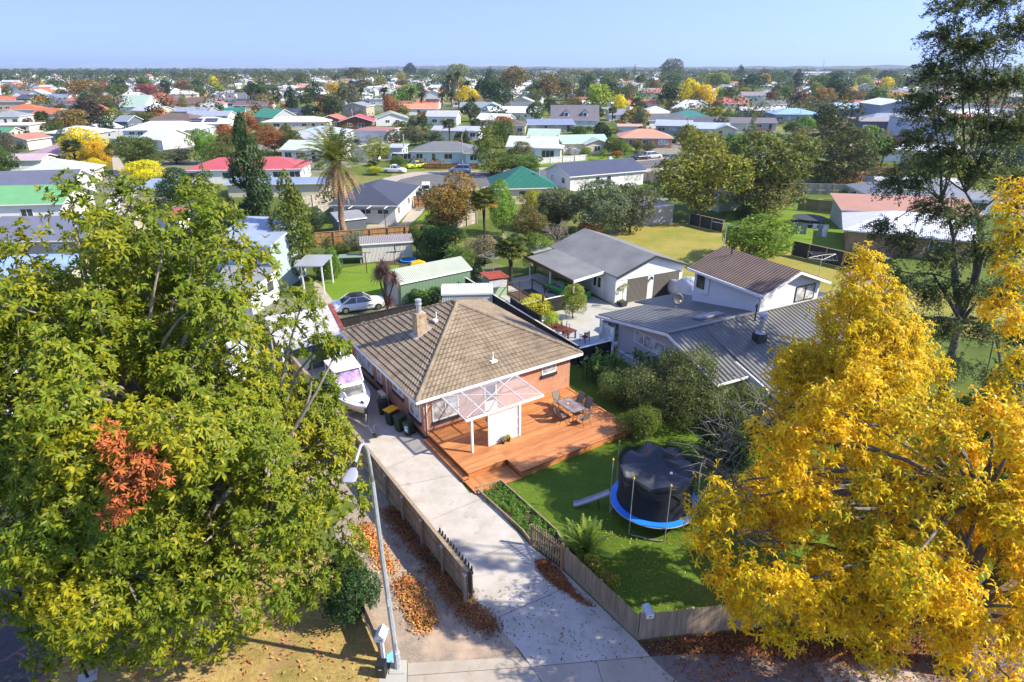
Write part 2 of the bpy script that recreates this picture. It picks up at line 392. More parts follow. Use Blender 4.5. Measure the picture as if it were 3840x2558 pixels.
def frond_quads(rr,base,d,L,n,w,droop,lw,up=0):
 """a feather frond: curved midrib with leaflets either side"""
 V=[];d=np.array(d,float);d/=np.linalg.norm(d);side=np.cross(d,[0,0,1.0]);side/=max(1e-6,np.linalg.norm(side));p=np.array(base,float);prev=p
 for i in range(n):
  t=(i+1)/n;dd=d+np.array([0,0,-droop*t*t*2.2+up]);dd/=np.linalg.norm(dd);p=p+dd*L/n
  ll=w*math.sin(math.pi*min(.96,.12+t*.86))**.7
  for sgn in(-1,1):
   ld=side*sgn+dd*.55+np.array([0,0,-.25-.4*droop*t])+rr.normal(size=3)*.08;ld/=np.linalg.norm(ld);q=p+ld*ll
   e=dd*lw;V+=[p-e*.5,p+e*.5,q+e*.15,q-e*.15]
  V+=[prev+side*.03,p+side*.03,p-side*.03,prev-side*.03];prev=p
 return V
def quads_mesh(name,V,mat,parent=None,color=None):
 V=np.array(V);me=mesh_np(name,V,np.arange(len(V)).reshape(-1,4),mat)
 return link(name,me,parent,color=color)if parent is not None else me
M['trunk_palm']=plain('palm_trunk',(.30,.19,.11),.9,var=.45,scale=3,bump=.9)
M['dead']=leafmat('dry_fronds',.15,.8,.02,.3)
# --- litter of fallen leaves
def inpoly(p,poly):
 r=False;j=len(poly)-1
 for i in range(len(poly)):
  if(poly[i][1]>p[1])!=(poly[j][1]>p[1])and p[0]<(poly[j][0]-poly[i][0])*(p[1]-poly[i][1])/(poly[j][1]-poly[i][1])+poly[i][0]:r=not r
  j=i
 return r
def sample_poly(poly,n,rr,edge=True):
 xs=[p[0]for p in poly];ys=[p[1]for p in poly];out=[]
 while len(out)<n:
  p=(rr.uniform(min(xs),max(xs)),rr.uniform(min(ys),max(ys)))
  if inpoly(p,poly):out.append(p)
 return np.array(out)
M['litter']=leafmat('fallen_leaves',.1,.7,.035,.45,spec=.2)
def litter(name,poly,n,size,color,seed,z=.02,spread=.25,hgt=.05):
 rr=np.random.RandomState(seed);p=sample_poly([(q[0],q[1])for q in poly],n,rr);p=p+rr.normal(size=p.shape)*spread
 P3=np.column_stack([p,z+abs(rr.normal(size=n))*hgt]);N=np.tile([0,0,1.0],(n,1))+rr.normal(size=(n,3))*.45
 return tag(link(name,leafmesh(name,P3,N,size,.42,M['litter'],rr,bend=.18),color=color),kind='stuff')
def blades(name,poly,n,h,color,seed,z=0.0,lean=.5,w=.16):
 rr=np.random.RandomState(seed);p=sample_poly([(q[0],q[1])for q in poly],n,rr)
 ax=np.column_stack([rr.normal(size=(n,2))*lean,np.ones(n)]);N=rr.normal(size=(n,3));N[:,2]*=.2
 return tag(link(name,leafmesh(name,np.column_stack([p,np.full(n,z+h*.4)]),N,h,w,M['leaf'],rr,ax),color=color),kind='stuff')
 # ================================================================ THE SETTING
def sheet(name,pts,z,mat,label=None):
 m=MB();m.poly([(p[0],p[1],z)for p in pts]);me=m.mesh(name,mat)
 if me.polygons and me.polygons[0].normal.z<0:me.flip_normals()
 return tag(link(name,me),kind='structure')
def P(k,*pts):return[G(k,x,y)for x,y in pts]
def grassmat(name,a,b,dry,amt,bare=None):
 t=NT(name);n1=t.noise(.35,5,.6, 'World');n2=t.noise(6,4,.7, 'World');n3=t.noise(28,3,.7, 'World')
 c=t.mix(t.ramp(n1,grey((.35,.65),0,1)),a,b)
 c=t.mix(t.ramp(t.noise(.16,5,.7, 'World'),grey((.62-amt*.35,.78-amt*.3),0,1)),c,dry)
 c=t.mix(1.0,c,t.ramp(n2,grey((.25,.75),.62,1.2)), 'MULTIPLY')
 c=t.mix(1.0,c,t.ramp(n3,grey((.25,.75),.6,1.25)), 'MULTIPLY')
 if bare:c=t.mix(t.ramp(t.noise(.5,6,.75, 'World'),grey((.56,.66),0,1)),c,bare)
 t.bump(n3,.6,.04);return t.base(c,.9,0,.15)
M['grass']=grassmat('lawn_grass',(.095,.16,.014),(.13,.21,.022),(.19,.19,.035),.25)
M['grass_lush']=grassmat('lush_grass',(.14,.24,.018),(.17,.27,.025),(.24,.26,.04),.3)
M['grass_dry']=grassmat('dry_lawn',(.30,.27,.055),(.37,.31,.08),(.22,.25,.04),.4)
M['grass_tan']=grassmat('parched_verge',(.50,.36,.13),(.43,.31,.10),(.22,.20,.05),.3,(.33,.21,.10))
t=NT('suburb_ground');vz=t.n('TexVoronoi',i_Scale=.045);g0=t.n('NewGeometry');t.l(g0.outputs['Position'],vz.inputs['Vector'])
sp=t.n('SeparateXYZ');t.l(vz.outputs['Color'],sp.inputs[0])
c=t.ramp(sp.outputs[0],[(.0,(.08,.12,.025)),(.35,(.13,.17,.03)),(.55,(.26,.24,.08)),(.75,(.10,.15,.025)),(1,(.27,.25,.2))])
c=t.mix(1.0,c,t.ramp(t.noise(.6,5,.7, 'World'),grey((.25,.75),.55,1.15)), 'MULTIPLY');M['ground']=t.base(c,.95,0,.1)
def concmat(name,a,b,stain,amt=.5,sc=.9):
 t=NT(name);c=t.mix(t.ramp(t.noise(sc,6,.6, 'World'),grey((.35,.65),0,1)),a,b)
 c=t.mix(t.ramp(t.noise(sc*1.7,7,.72, 'World',.3),grey((.56,.74),0,amt)),c,stain)
 c=t.mix(1.0,c,t.ramp(t.noise(26,4,.7, 'World'),grey((.3,.7),.84,1.08)), 'MULTIPLY')
 t.bump(t.noise(40,3,.6, 'World'),.15,.01);return t.base(c,.85,0,.2)
M['conc']=concmat('driveway_concrete',(.40,.365,.31),(.50,.465,.41),(.24,.195,.14),.8)
M['conc_path']=concmat('footpath_concrete',(.36,.31,.245),(.43,.38,.31),(.22,.17,.12),.6)
M['conc_grey']=concmat('yard_concrete',(.38,.38,.33),(.44,.43,.38),(.24,.23,.19),.5)
M['asph']=concmat('asphalt',(.12,.115,.115),(.15,.145,.14),(.09,.085,.08),.5,.3)
M['asph_path']=concmat('asphalt_footpath',(.17,.15,.14),(.21,.185,.165),(.12,.10,.085),.6)
t=NT('cracked_asphalt');v=t.n('TexVoronoi',i_Scale=.62,feature='DISTANCE_TO_EDGE');g0=t.n('NewGeometry')
va=t.n('VectorMath',operation='ADD');t.l(g0.outputs['Position'],va.inputs[0]);nz=t.n('TexNoise',i_Scale=.8);t.l(g0.outputs['Position'],nz.inputs['Vector']);t.l(nz.outputs['Color'],va.inputs[1]);t.l(va.outputs[0],v.inputs['Vector'])
c=t.mix(t.ramp(v.outputs[0],grey((.015,.055),1,0)),(.075,.07,.07),(.24,.12,.09))
c=t.mix(1.0,c,t.ramp(t.noise(5,5,.7, 'World'),grey((.3,.7),.65,1.3)), 'MULTIPLY');M['asph_crack']=t.base(c,.9,0,.2)
t=NT('gravel');c=t.ramp(t.noise(30,2,.8, 'World'),[(.25,(.13,.11,.085)),(.5,(.31,.25,.19)),(.62,(.42,.35,.27)),(.75,(.62,.54,.45))])
c=t.mix(t.ramp(t.noise(.55,5,.6, 'World',.5),grey((.46,.60),0,.85)),c,(.46,.345,.24))
c=t.mix(1.0,c,t.ramp(t.noise(1.4,4,.6, 'World'),grey((.3,.7),.7,1.1)), 'MULTIPLY')
t.bump(t.noise(30,2,.8, 'World'),.5,.03);M['gravel']=t.base(c,.95,0,.15)
tag(link('ground',MB().poly([(-40000,-4000,-.02),(40000,-4000,-.02),(40000,50000,-.02),(-40000,50000,-.02)]).mesh('ground',M['ground'])),kind='structure')
V2=lambda*p:[Vector((x,y,0))for x,y in p]
sheet('lawn_front',V2((4.7,17.4),(11,18.1),(24,19.6),(26,33),(9.2,47),(3.5,46),(-5,31.2),(-2.6,27.7),(-.8,25.2),(2.2,21.1)),.004,M['grass'])
sheet('gravel_drive',P('d',(420,-10),(250,120),(330,420),(420,640),(560,950),(610,985),(720,990),(1445,948),(1340,790),(1240,660),(1110,575))+[HW(-3.4,-11),HW(-3.4,13),HW(-8.5,13),HW(-8.3,2)],.004,M['gravel'])
sheet('driveway',P('d',(1505,1010),(1420,900),(1300,760),(1230,650),(1115,572))+[HW(-3.22,-10.6),HW(-3.22,14.2),HW(.62,14.2),HW(.62,-.2),HW(.2,-5.4)]+P('c',(690,1175))+P('d',(1262,-5),(1500,252),(1690,395),(2165,848),(2250,945)),.008,M['conc'])
sheet('footpath',P('d',(715,989),(1452,948),(1505,1010),(2250,945),(2354,1050))+V2((8.2,13),(-4.4,13)),.012,M['conc_path'])
sheet('asphalt_footpath',P('d',(2252,946))+P('e',(790,1500),(1250,1475),(1742,1440))+P('g',(1000,1395),(2300,1300))+V2((40,19.5),(40,13),(8.2,13))+P('d',(2354,1050)),.008,M['asph_path'])
sheet('crossing_slab',P('g',(890,1425),(1400,1400),(1560,1568),(1050,1700),(960,1568)),.012,M['conc_path'])
sheet('litter_verge',P('d',(2170,860))+P('e',(690,1408),(1742,1296))+V2((24,19.4),(40,21),(40,19.4))+P('g',(2300,1302),(1000,1397))+P('e',(1742,1442),(1250,1477),(790,1502))+P('d',(2252,944)),.004,M['soil'])
sheet('verge',P('f',(300,1300),(300,1190),(400,1010),(540,760),(640,600),(1500,300),(1900,420))+P('d',(330,420),(420,640),(558,952),(545,1075),(540,1200)),.002,M['grass_tan'])
sheet('asphalt_drive',P('f',(296,1300),(296,1190),(396,1010),(536,760),(640,560),(500,350),(0,300),(-600,500),(-700,1300)),.004,M['asph_crack'])
sheet('pole_footing_slab',P('d',(540,1050),(715,990),(715,1200),(540,1200)),.014,M['conc_grey'])
sheet('back_lawn',P(6,(690,1090),(905,955),(1230,905),(1400,880),(1420,1240),(1280,1235),(830,1265)),.004,M['grass_lush'])
sheet('garden_path',P(6,(640,1060),(700,1090),(840,1265),(1290,1240),(1420,1250),(1300,1330),(860,1330),(690,1270)),.008,M['conc_path'])
sheet('shed_paving',P(6,(1160,905),(1240,880),(1620,880),(1650,935),(1230,925)),.008,M['soil'])
sheet('dry_lawn',V2((11,83),(22.5,88),(27.3,82),(33,71),(38,63),(46,52),(38,46),(22,55),(12,63),(4,62),(1.5,68)),.004,M['grass_dry'])
sheet('neighbour_lawn',V2((27.6,82),(33.3,71.2),(38,64),(42,71),(50,84),(43,98),(34,99)),.004,M['grass_lush'])
sheet('far_right_lawn',V2((43.6,98),(52.5,85),(60,88),(62,104),(51,105)),.004,M['grass_lush'])
sheet('neighbour_yard',[HW(*p)for p in((14.6,4),(17,2),(26,4),(33.5,4),(33.5,11.5),(25,11.5),(25,23),(15.6,23),(15.2,12))],.008,M['conc_grey'])
sheet('grey_house_lawn',P(6,(860,640),(860,560),(1340,570),(1560,540),(1640,450),(1660,480),(1590,600)),.004,M['grass_lush'])
sheet('patio',P(6,(1030,615),(1060,575),(1420,560),(1520,420),(1650,400),(1600,480),(1500,570)),.008,M['conc_path'])
road_pts=V2((-22.5,118),(-21.5,124.5),(-18,130),(-12,132.2),(-4,132),(6,136),(30,150),(70,176),(76,168),(34,141),(12,128),(0,121),(-6,115),(-14,112.5),(-20,114))
sheet('street_footpath',V2((-26,117),(-25,126),(-20.5,133.2),(-13,135.2),(-5,135),(5,139),(29,153),(69,179),(78,166),(35,138),(13,125),(1,118),(-6,112),(-14,109.5),(-22,111)),.006,M['conc_path'])
sheet('street',road_pts,.012,M['asph'])
sheet('front_lawns',V2((-27,131),(-20.5,135),(-13,137),(-5,137),(8,143),(27,155),(24,166),(-2,152),(-24,152)),.003,M['grass_lush'])
sheet('long_driveway',P(5,(985,-45),(1032,-45),(1130,100),(1225,330),(1200,500),(1050,520),(930,380),(960,250),(1012,230)),.006,M['conc_path'])
sheet('left_street',P(1,(1380,965),(1720,925),(1720,945),(1560,1010),(1400,1010)),.006,M['asph'])
sheet('left_street_verge',P(1,(1430,915),(1710,902),(1720,926),(1380,966)),.003,M['grass_dry'])
sheet('far_left_street',P(1,(60,985),(280,985),(300,1010),(40,1050)),.006,M['asph'])
sheet('commercial_street',P(4,(960,760),(1010,738),(1400,770),(1800,800),(2200,840),(2200,905),(1500,860),(960,800)),.006,M['asph'])
sheet('commercial_forecourt',P(4,(1010,738),(1180,740),(1500,730),(1560,790),(1400,772)),.012,M['conc_path'])
sheet('sign_lawn',P(4,(1000,752),(1060,742),(1240,772),(1230,782)),.018,M['grass_lush'])
jm=MB()
def joint(a,b,w=.018,z=.013):
 a=Vector((a.x,a.y,0));b=Vector((b.x,b.y,0));d=(b-a).normalized();n=Vector((-d.y,d.x,0))*w/2
 jm.poly([tuple(q[:2])+(z,)for q in(a-n,b-n,b+n,a+n)])
for q in(((1265,710),(1700,520)),((1110,335),(1505,205)),((880,80),(1210,-60))):joint(G('d',*q[0]),G('d',*q[1]))
joint(G('c',0,1115),G('c',560,1000));joint(HW(-3.2,2.2),HW(.6,2.2));joint(HW(-3.2,6.2),HW(.6,6.2));joint(HW(-3.2,-1.2),HW(.5,-.6))
for q in(((722,1068),(1500,1012)),((720,990),(718,1150)),((1915,985),(1960,1150)),((1505,1012),(1580,1130)),((1445,950),(1505,1010)),((1505,1010),(2250,946)),((1360,952),(1440,1012))):joint(G('d',*q[0]),G('d',*q[1]),.02,.017)
tag(jm.build('paving_joints',plain('dark_joint_strip',(.10,.085,.07),.9)),kind='structure')  # thin dark strips laid over the slabs mark the joints
def hills(name,x0,x1,y0,depth,hfun,mat,n=160):
 m=MB();rows=[]
 prof=[0,.35,.75,1,.8,.45,0]
 for j,pj in enumerate(prof):
  rows.append([(x0+(x1-x0)*i/n,y0+depth*j/(len(prof)-1),hfun(i/n)*pj*(1-.12*math.sin(i*.9+j*2.1))-1)for i in range(n+1)])
 vs=[p for r in rows for p in r];k=n+1
 m.add(vs,[(j*k+i,j*k+i+1,(j+1)*k+i+1,(j+1)*k+i)for j in range(len(prof)-1)for i in range(n)])
 return tag(m.build(name,mat,smooth=True),kind='structure')
M['hill_far']=plain('haze_tinted_range',(.30,.33,.36),.95,var=.35,scale=.002,spec=.05)  # bluish tint of distance haze is put into the base colour
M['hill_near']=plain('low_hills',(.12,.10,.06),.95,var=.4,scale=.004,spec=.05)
rs=random.Random(4)
ph=[rs.uniform(0,6.28)for _ in range(8)]
fb=lambda s,f0:sum(math.sin(s*f0*(1.9**k)+ph[k])/(1.6**k)for k in range(6))/2.2
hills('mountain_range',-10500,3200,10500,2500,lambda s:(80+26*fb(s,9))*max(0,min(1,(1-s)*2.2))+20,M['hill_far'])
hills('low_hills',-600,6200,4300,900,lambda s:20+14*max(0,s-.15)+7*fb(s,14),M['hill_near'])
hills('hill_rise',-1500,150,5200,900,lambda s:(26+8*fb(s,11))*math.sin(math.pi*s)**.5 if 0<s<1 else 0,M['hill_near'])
# ================================================================ THE BRICK HOUSE AND ITS YARD
WIN={}
def window(parent,x,y,z,w,h,rz,mull=1,glass='curtain',frame='white',sill=None,trans=False):
 """one window, its frame a part and its pane a sub-part; (x,y,z) is the middle of the lower edge on the wall face"""
 key=(round(w,1),round(h,1),mull,frame,glass,trans)
 if key not in WIN:
  m=MB();f=.07;d=.05
  m.box(-w/2,w/2,-d,0,0,f);m.box(-w/2,w/2,-d,0,h-f,h)
  m.box(-w/2,-w/2+f,-d,0,f,h-f);m.box(w/2-f,w/2,-d,0,f,h-f)
  for i in range(1,mull):xx=-w/2+w*i/mull;m.box(xx-.035,xx+.035,-d,0,f,h-f)
  if trans:m.box(-w/2+f,w/2-f,-d+.004,0,h*.68,h*.68+.05)
  g=MB();g.box(-w/2+.06,w/2-.06,-.022,-.004,.06,h-.06)
  WIN[key]=(m.mesh('window',M[frame]),g.mesh('pane',M[glass]))
 o=link('window',WIN[key][0],parent,(x,y,z),(0,0,rz));link('pane',WIN[key][1],o)
 if sill:
  m=MB();m.box(-w/2-.05,w/2+.05,-.12,0,-.2,-.003);m.build('sill',M[sill],o)
 return o
t=NT('concrete_roof_tile');c=t.ramp(t.noise(1.1,6,.7),[(.3,(.17,.132,.09)),(.5,(.255,.20,.138)),(.72,(.34,.28,.20))])
c=t.mix(1.0,c,t.ramp(t.noise(14,4,.7),grey((.3,.7),.72,1.15)), 'MULTIPLY')
c=t.mix(t.ramp(t.noise(.35,5,.7),grey((.55,.75),0,.4)),c,(.075,.062,.048));M['tile']=t.base(c,.9,0,.15);
def tile_plane(m,p0,p1,q0,q1,n=19,per=.3):
 p0,p1,q0,q1=map(Vector,(p0,p1,q0,q1));e=(p1-p0).normalized();L=(p1-p0).length
 up=((q0+q1)/2-(p0+p1)/2);nrm=e.cross(up).normalized();nrm=nrm if nrm.z>0 else-nrm
 for i in range(n):
  s0,s1=i/n,min(1,(i+1)/n)
  rows=[]
  for s,lift in((s0,-.006),(s0,.075),(s1,.014)):
   a=p0.lerp(q0,s);b=p1.lerp(q1,s);k=max(2,int((p1.lerp(q1,s0)-p0.lerp(q0,s0)).length/.075))
   row=[]
   for j in range(k+1):
    pt=a.lerp(b,j/k);u=(pt-p0).dot(e)
    row.append(pt+nrm*(lift+(.02*math.sin(2*math.pi*u/per)if lift>0 else 0)))
   rows.append(row)
  k=len(rows[0]);m.add([p for r in rows for p in r],[(j*k+q,j*k+q+1,(j+1)*k+q+1,(j+1)*k+q)for j in range(2)for q in range(k-1)])
def ridge_caps(m,a,b,w=.13,step=.36):
 a=Vector(a);b=Vector(b);n=int((b-a).length/step)
 for i in range(n):
  p=a.lerp(b,i/n);q=a.lerp(b,(i+1.12)/n)
  m.tube([p+Vector((0,0,.01)),q+Vector((0,0,.035))],[w*.82,w],8)
house=thing('brick_house', 'red brick single storey house with brown concrete tile hip roof beside the long concrete driveway', 'house',HC,HA)
m=MB();m.box(.55,11.2,.35,12.1,0,2.74);m.build('wall',M['brick_red'],house)
m=MB();m.box(.52,.548,.33,12.1,0,.34);m.box(.55,11.2,.322,.348,0,.2);m.build('plinth',M['charcoal'],house)
X0,X1,Y0,Y1,ZE,ZA=0,11.9,0,12.4,2.86,5.68
apA,apB=(5.95,5.95,ZA),(5.95,6.45,ZA)
roof=MB()
tile_plane(roof,(X0,Y0,ZE),(X1,Y0,ZE),apA,apA);tile_plane(roof,(X0,Y1,ZE),(X0,Y0,ZE),apB,apA)
tile_plane(roof,(X1,Y0,ZE),(X1,Y1,ZE),apA,apB);tile_plane(roof,(X1,Y1,ZE),(X0,Y1,ZE),apB,apB)
ro=roof.build('roof',M['tile'],house)
m=MB()
for a,b in(((X0,Y0,ZE),apA),((X1,Y0,ZE),apA),((X0,Y1,ZE),apB),((X1,Y1,ZE),apB),(apB,apA)):ridge_caps(m,a,b)
m.build('ridge_cap',M['tile'],ro)
m=MB();m.box(X0+.02,X1-.02,Y0+.02,Y1-.02,2.74,2.8)
m.box(X0-.03,X1+.03,Y0-.06,Y0+.018,2.7,2.88);m.box(X0-.06,X0+.018,Y0+.02,Y1-.02,2.7,2.88)
m.box(X1-.018,X1+.06,Y0+.02,Y1-.02,2.7,2.88);m.box(X0-.03,X1+.03,Y1-.018,Y1+.06,2.7,2.88);m.build('eave',M['white'],house)
t=NT('weathered_plaster');c=t.ramp(t.noise(2.6,6,.75),[(.35,(.48,.42,.33)),(.52,(.40,.30,.19)),(.62,(.30,.17,.08)),(.72,(.16,.12,.09))]);M['plaster']=t.base(c,.9,0,.15)
m=MB();m.box(2.75,3.45,5.35,6.05,3.9,5.75);ch=m.build('chimney',M['plaster'],house,bevel=.02)
m=MB();m.lathe([(.17,0),(.17,.5),(.22,.52),(.22,.6),(.15,.62),(.15,.72),(.2,.74),(.2,.86),(.04,.92)],14,(3.1,5.7,5.75));m.build('flue',M['galv'],ch,smooth=False)
m=MB();sl=(ZA-ZE)/5.95
m.add([(2.55,5.15,2.93+2.55*sl),(2.55,6.25,2.93+2.55*sl),(3.75,6.2,2.95+3.75*sl),(3.75,5.2,2.95+3.75*sl),(2.55,5.15,2.9+2.55*sl),(2.55,6.25,2.9+2.55*sl),(3.75,6.2,2.9+3.75*sl),(3.75,5.2,2.9+3.75*sl)],[(0,1,2,3),(0,4,5,1),(1,5,6,2),(2,6,7,3),(3,7,4,0)]);m.build('flashing',M['concrete_lt'],ch)
for(vx,vy)in((4.3,5.7),(5.75,1.15)):
 z=ZE+sl*min(vx,vy)+.05;m=MB();m.tube([(vx,vy,z),(vx,vy,z+.55)],.04,8)
 m.box(vx-.22,vx+.22,vy-.22,vy+.22,z-.06,z+.05);m.build('vent_pipe',M['white'],house)
for y,z,w_,h_,mu in((1.5,1.0,1.5,1.2,2),(3.85,1.52,1.5,.5,2),(6.85,1.0,.7,1.05,1),(9.4,1.0,2.8,1.15,3)):
 window(house,.548,y,z,w_,h_,-math.pi/2,mu, 'curtain', 'white', 'charcoal')
window(house,1.95,.348,1.06,1.75,1.32,0,2, 'curtain', 'white', 'charcoal');window(house,9.45,.348,1.92,1.15,.72,0,1, 'curtain', 'white', 'charcoal')
m=MB();m.box(4.6,5.5,.31,.348,.46,2.45);dr=m.build('door',M['white'],house);m=MB();m.box(4.72,5.38,.3,.309,1.3,2.3);m.build('pane',M['glass'],dr);m=MB();m.tube([(5.4,.29,1.35),(5.4,.25,1.35),(5.28,.25,1.35)],.015,6);m.build('handle',M['chrome'],dr)
m=MB();m.tube([(.72,.29,.25),(.72,.29,2.3),(.72,.05,2.68)],.035,8);m.build('downpipe',M['white'],house)
m=MB();m.tube([(.49,5.55,.05),(.49,5.55,2.2),(.1,5.55,2.68)],.045,8);m.build('downpipe',M['white'],house)
def dish(label,loc,rz,r=.38,pole=1.4,mat='galv'):
 d=thing('satellite_dish',label, 'satellite dish',loc,rz)
 m=MB();ring=[(r*k/4,.09*(k/4)**2)for k in range(0,5)]
 prof=[(max(a,.01),b)for a,b in ring]+[(max(a,.01),b-.015)for a,b in ring[::-1]]
 m.lathe(prof,18);o=m.build('reflector',M[mat],d,(0,-.1,pole+.1),(rad(68),0,0),smooth=True)
 m=MB();m.tube([(0,0,0),(0,0,pole+.1)],.025,8);m.build('pole',M['galv'],d)
 m=MB();m.tube([(0,-.12,pole-.22),(0,-.55,pole+.1)],.012,6);m.box(-.05,.05,-.62,-.52,pole+.06,pole+.16);m.build('feed_arm',M['white'],d);return d
dish('grey satellite dish on a pole in the weeds behind the tiled roof',HW(2.75,15.0,0),HA+rad(-70),.42,1.6)
deck=thing('deck', 'orange oiled timber deck with a notch and steps in front of the red brick house', 'deck',HC,HA)
m=MB();bw=.14
def boards(m,x0,x1,y0,y1,z,th=.03,w=.14,gap=.006):
 n=max(1,int((y1-y0)/w));w=(y1-y0)/n
 for i in range(n):m.box(x0,x1,y0+i*w+gap,y0+(i+1)*w,z-th,z)
boards(m,.72,3.13,-4.42,.33,.45);boards(m,3.13,11.0,-4.42,.33,.449);boards(m,3.13,11.0,-5.82,-4.42,.45);m.build('deck_board',M['deck'],deck)
m=MB()
for z in(.02,.155,.29):
 m.box(3.14,10.98,-5.80,-5.77,z,z+.128);m.box(3.16,3.19,-5.76,-4.45,z,z+.128);m.box(.74,3.12,-4.40,-4.37,z,z+.128);m.box(10.95,10.98,-5.74,.3,z,z+.128);m.box(.74,.77,-4.34,.3,z,z+.128)
m.build('fascia',M['deck'],deck)
m=MB();m.box(.72,3.13,-4.5,-4.425,.452,.475);m.box(3.06,3.125,-5.86,-4.505,.452,.475);m.box(3.13,11.02,-5.88,-5.825,.452,.475);m.box(10.93,11.05,-5.82,.3,.452,.49);m.box(.66,.715,-4.5,.3,.455,.48);m.build('trim',M['deck'],deck)
m=MB()
boards(m,.38,.7,-4.5,.2,.2,.03,.3);m.box(.36,.38,-4.5,.2,0,.17);m.build('step',M['deck'],deck)
m=MB()
for i in range(20):m.box(.4+i*.134,.4+i*.134+.125,-5.72-.01*i,-4.5,.06,.11)
m.build('landing',M['deck'],deck)
t=NT('clear_corrugated_plastic');t.base((.80,.84,.86),.12,0,.5);tr=t.n('BsdfTransparent');tr.inputs[0].default_value=(.93,.95,.96,1)
mx=t.n('MixShader');lw=t.n('LayerWeight',i_Blend=.35)
t.l(t.math('ADD',.20,t.math('MULTIPLY',lw.outputs['Fresnel'],.5)),mx.inputs[0]);t.l(tr.outputs[0],mx.inputs[1]);t.l(t.p.outputs[0],mx.inputs[2]);t.l(mx.outputs[0],t.out.inputs[0]);M['clear']=t.m
t=NT('white_corrugated_plastic');t.base((.86,.87,.88),.3,0,.4);tr=t.n('BsdfTranslucent');tr.inputs[0].default_value=(.8,.82,.85,1);mx=t.n('MixShader');mx.inputs[0].default_value=.12
t.l(t.p.outputs[0],mx.inputs[1]);t.l(tr.outputs[0],mx.inputs[2]);t.l(mx.outputs[0],t.out.inputs[0]);M['screen']=t.m
def corrugated(m,x0,x1,y0,y1,z0,z1,per=.09,amp=.012,vertical=False):
 n=int((x1-x0)/per*4);a=[];b=[]
 for i in range(n+1):
  x=x0+(x1-x0)*i/n;h=amp*math.sin(2*math.pi*x/per)
  if vertical:a.append((x,y0+h,z0));b.append((x,y0+h,z1))
  else:a.append((x,y0,z0+h));b.append((x,y1,z1+h))
 k=n+1;m.add(a+b,[(i,i+1,k+i+1,k+i)for i in range(n)])
pg=thing('pergola', 'white porch frame with a clear corrugated plastic roof against the brick house', 'pergola',HC,HA)
m=MB();corrugated(m,1.5,6.7,-2.85,-.02,2.66,2.80);m.build('roof_sheet',M['clear'],pg)
for px in(1.88,5.02):
 m=MB();m.box(px-.06,px+.06,-2.92,-2.8,.452,2.5);m.build('post',M['white'],pg,bevel=.006)
m=MB();m.box(1.5,6.7,-2.9,-2.82,2.5,2.63)
for px in(1.55,2.8,4.1,5.4,6.62):m.bar((px,-2.82,2.57),(px,-.08,2.71),.05,.09)
m.build('beam',M['white'],pg)
m=MB();m.box(1.55,6.65,-1.5,-1.44,2.6,2.69);m.build('batten',M['wood_new'],pg)
m=MB();m.bar((1.6,-2.8,2.70),(6.6,-.1,2.84),.025,.01);m.bar((1.6,-.1,2.84),(6.6,-2.8,2.70),.025,.01);m.build('brace',M['white'],pg)
m=MB();corrugated(m,2.98,4.95,-2.84,0,.5,2.4,.09,.014,True);s_=m.build('screen',M['screen'],pg)
m=MB();m.box(2.92,2.98,-2.88,-2.8,.452,2.5);m.box(2.98,4.95,-2.875,-2.855,.46,.55);m.box(2.98,4.95,-2.875,-2.855,1.1,1.16);m.box(2.98,4.95,-2.875,-2.855,1.7,1.76);m.build('screen_frame',M['white'],s_)
def pot_plant(label,loc,r,h,potmat,leafcol,flower=None,seed=1):
 p=thing('potted_plant',label, 'potted plant',loc);m=MB();m.lathe([(r*.7,0),(r,h),(r*1.08,h),(r*1.08,h+.02),(r*.9,h+.02),(r*.88,h-.03)],14);m.build('pot',M[potmat],p)
 rr=np.random.RandomState(seed);n=130;d=rr.normal(size=(n,3));d[:,2]=abs(d[:,2])+.4;d/=np.linalg.norm(d,axis=1)[:,None]
 o=link('plant',leafmesh('plant',d*rr.uniform(.3,1.0,(n,1))*r*1.9+[0,0,h],d+rr.normal(size=(n,3))*.6,.11,.4,M['leaf'],rr),p,color=leafcol);return p
 # ================================================================ OBJECTS IN THE FRONT YARD
pot_plant('small black pot of yellow leaved plant beside the white porch screen',HW(4.16,-3.02,.45),.11,.2, 'black',(.55,.50,.03),seed=3)
pot_plant('small black pot of pale flowering plant against the white porch screen',HW(3.76,-3.06,.45),.12,.22, 'black',(.35,.34,.25),seed=4)
m=MB();m.lathe([(.45,0),(.45,.018),(.40,.022),(.01,.02)],24);tag(m.build('door_mat',plain('coir_mat',(.13,.085,.05),.95,var=.4,scale=8),None,HW(4.7,-.45,.452)), 'round brown mat on the deck under the clear porch roof', 'door mat')
M['sling']=plain('grey_sling_fabric',(.20,.17,.14),.7,var=.15,scale=14);M['frame_br']=plain('brown_metal',(.06,.05,.045),.4,.3)
t=NT('pebbled_table_glass');t.base(t.mix(t.ramp(t.noise(2,4),grey((.35,.65),0,1)),(.16,.115,.10),(.30,.25,.23)),.22,0,.6);M['tglass']=t.m
tb=thing('outdoor_table', 'rectangular glass topped patio table with rounded corners on the orange deck', 'table',HW(8.92,-2.66,.45),HA)
m=MB();pts=[]
for cx,cy,a0 in((.36,.72,0),(-.36,.72,90),(-.36,-.72,180),(.36,-.72,270)):
 for k in range(6):a=rad(a0+k*18);pts.append((cx+.14*math.cos(a),cy+.14*math.sin(a)))
m.prism(pts,.70,.715);m.build('tabletop',M['tglass'],tb)
m=MB();ring=[Vector((*p,.705))for p in pts];m.tube(ring+[ring[0]],.018,6);m.build('rim',M['frame_br'],tb)
for sx in(-1,1):
 for sy in(-1,1):
  m=MB();m.tube([(sx*.38,sy*.72,.69),(sx*.36,sy*.70,.35),(sx*.42,sy*.76,0)],.024,6);m.build('leg',M['frame_br'],tb)
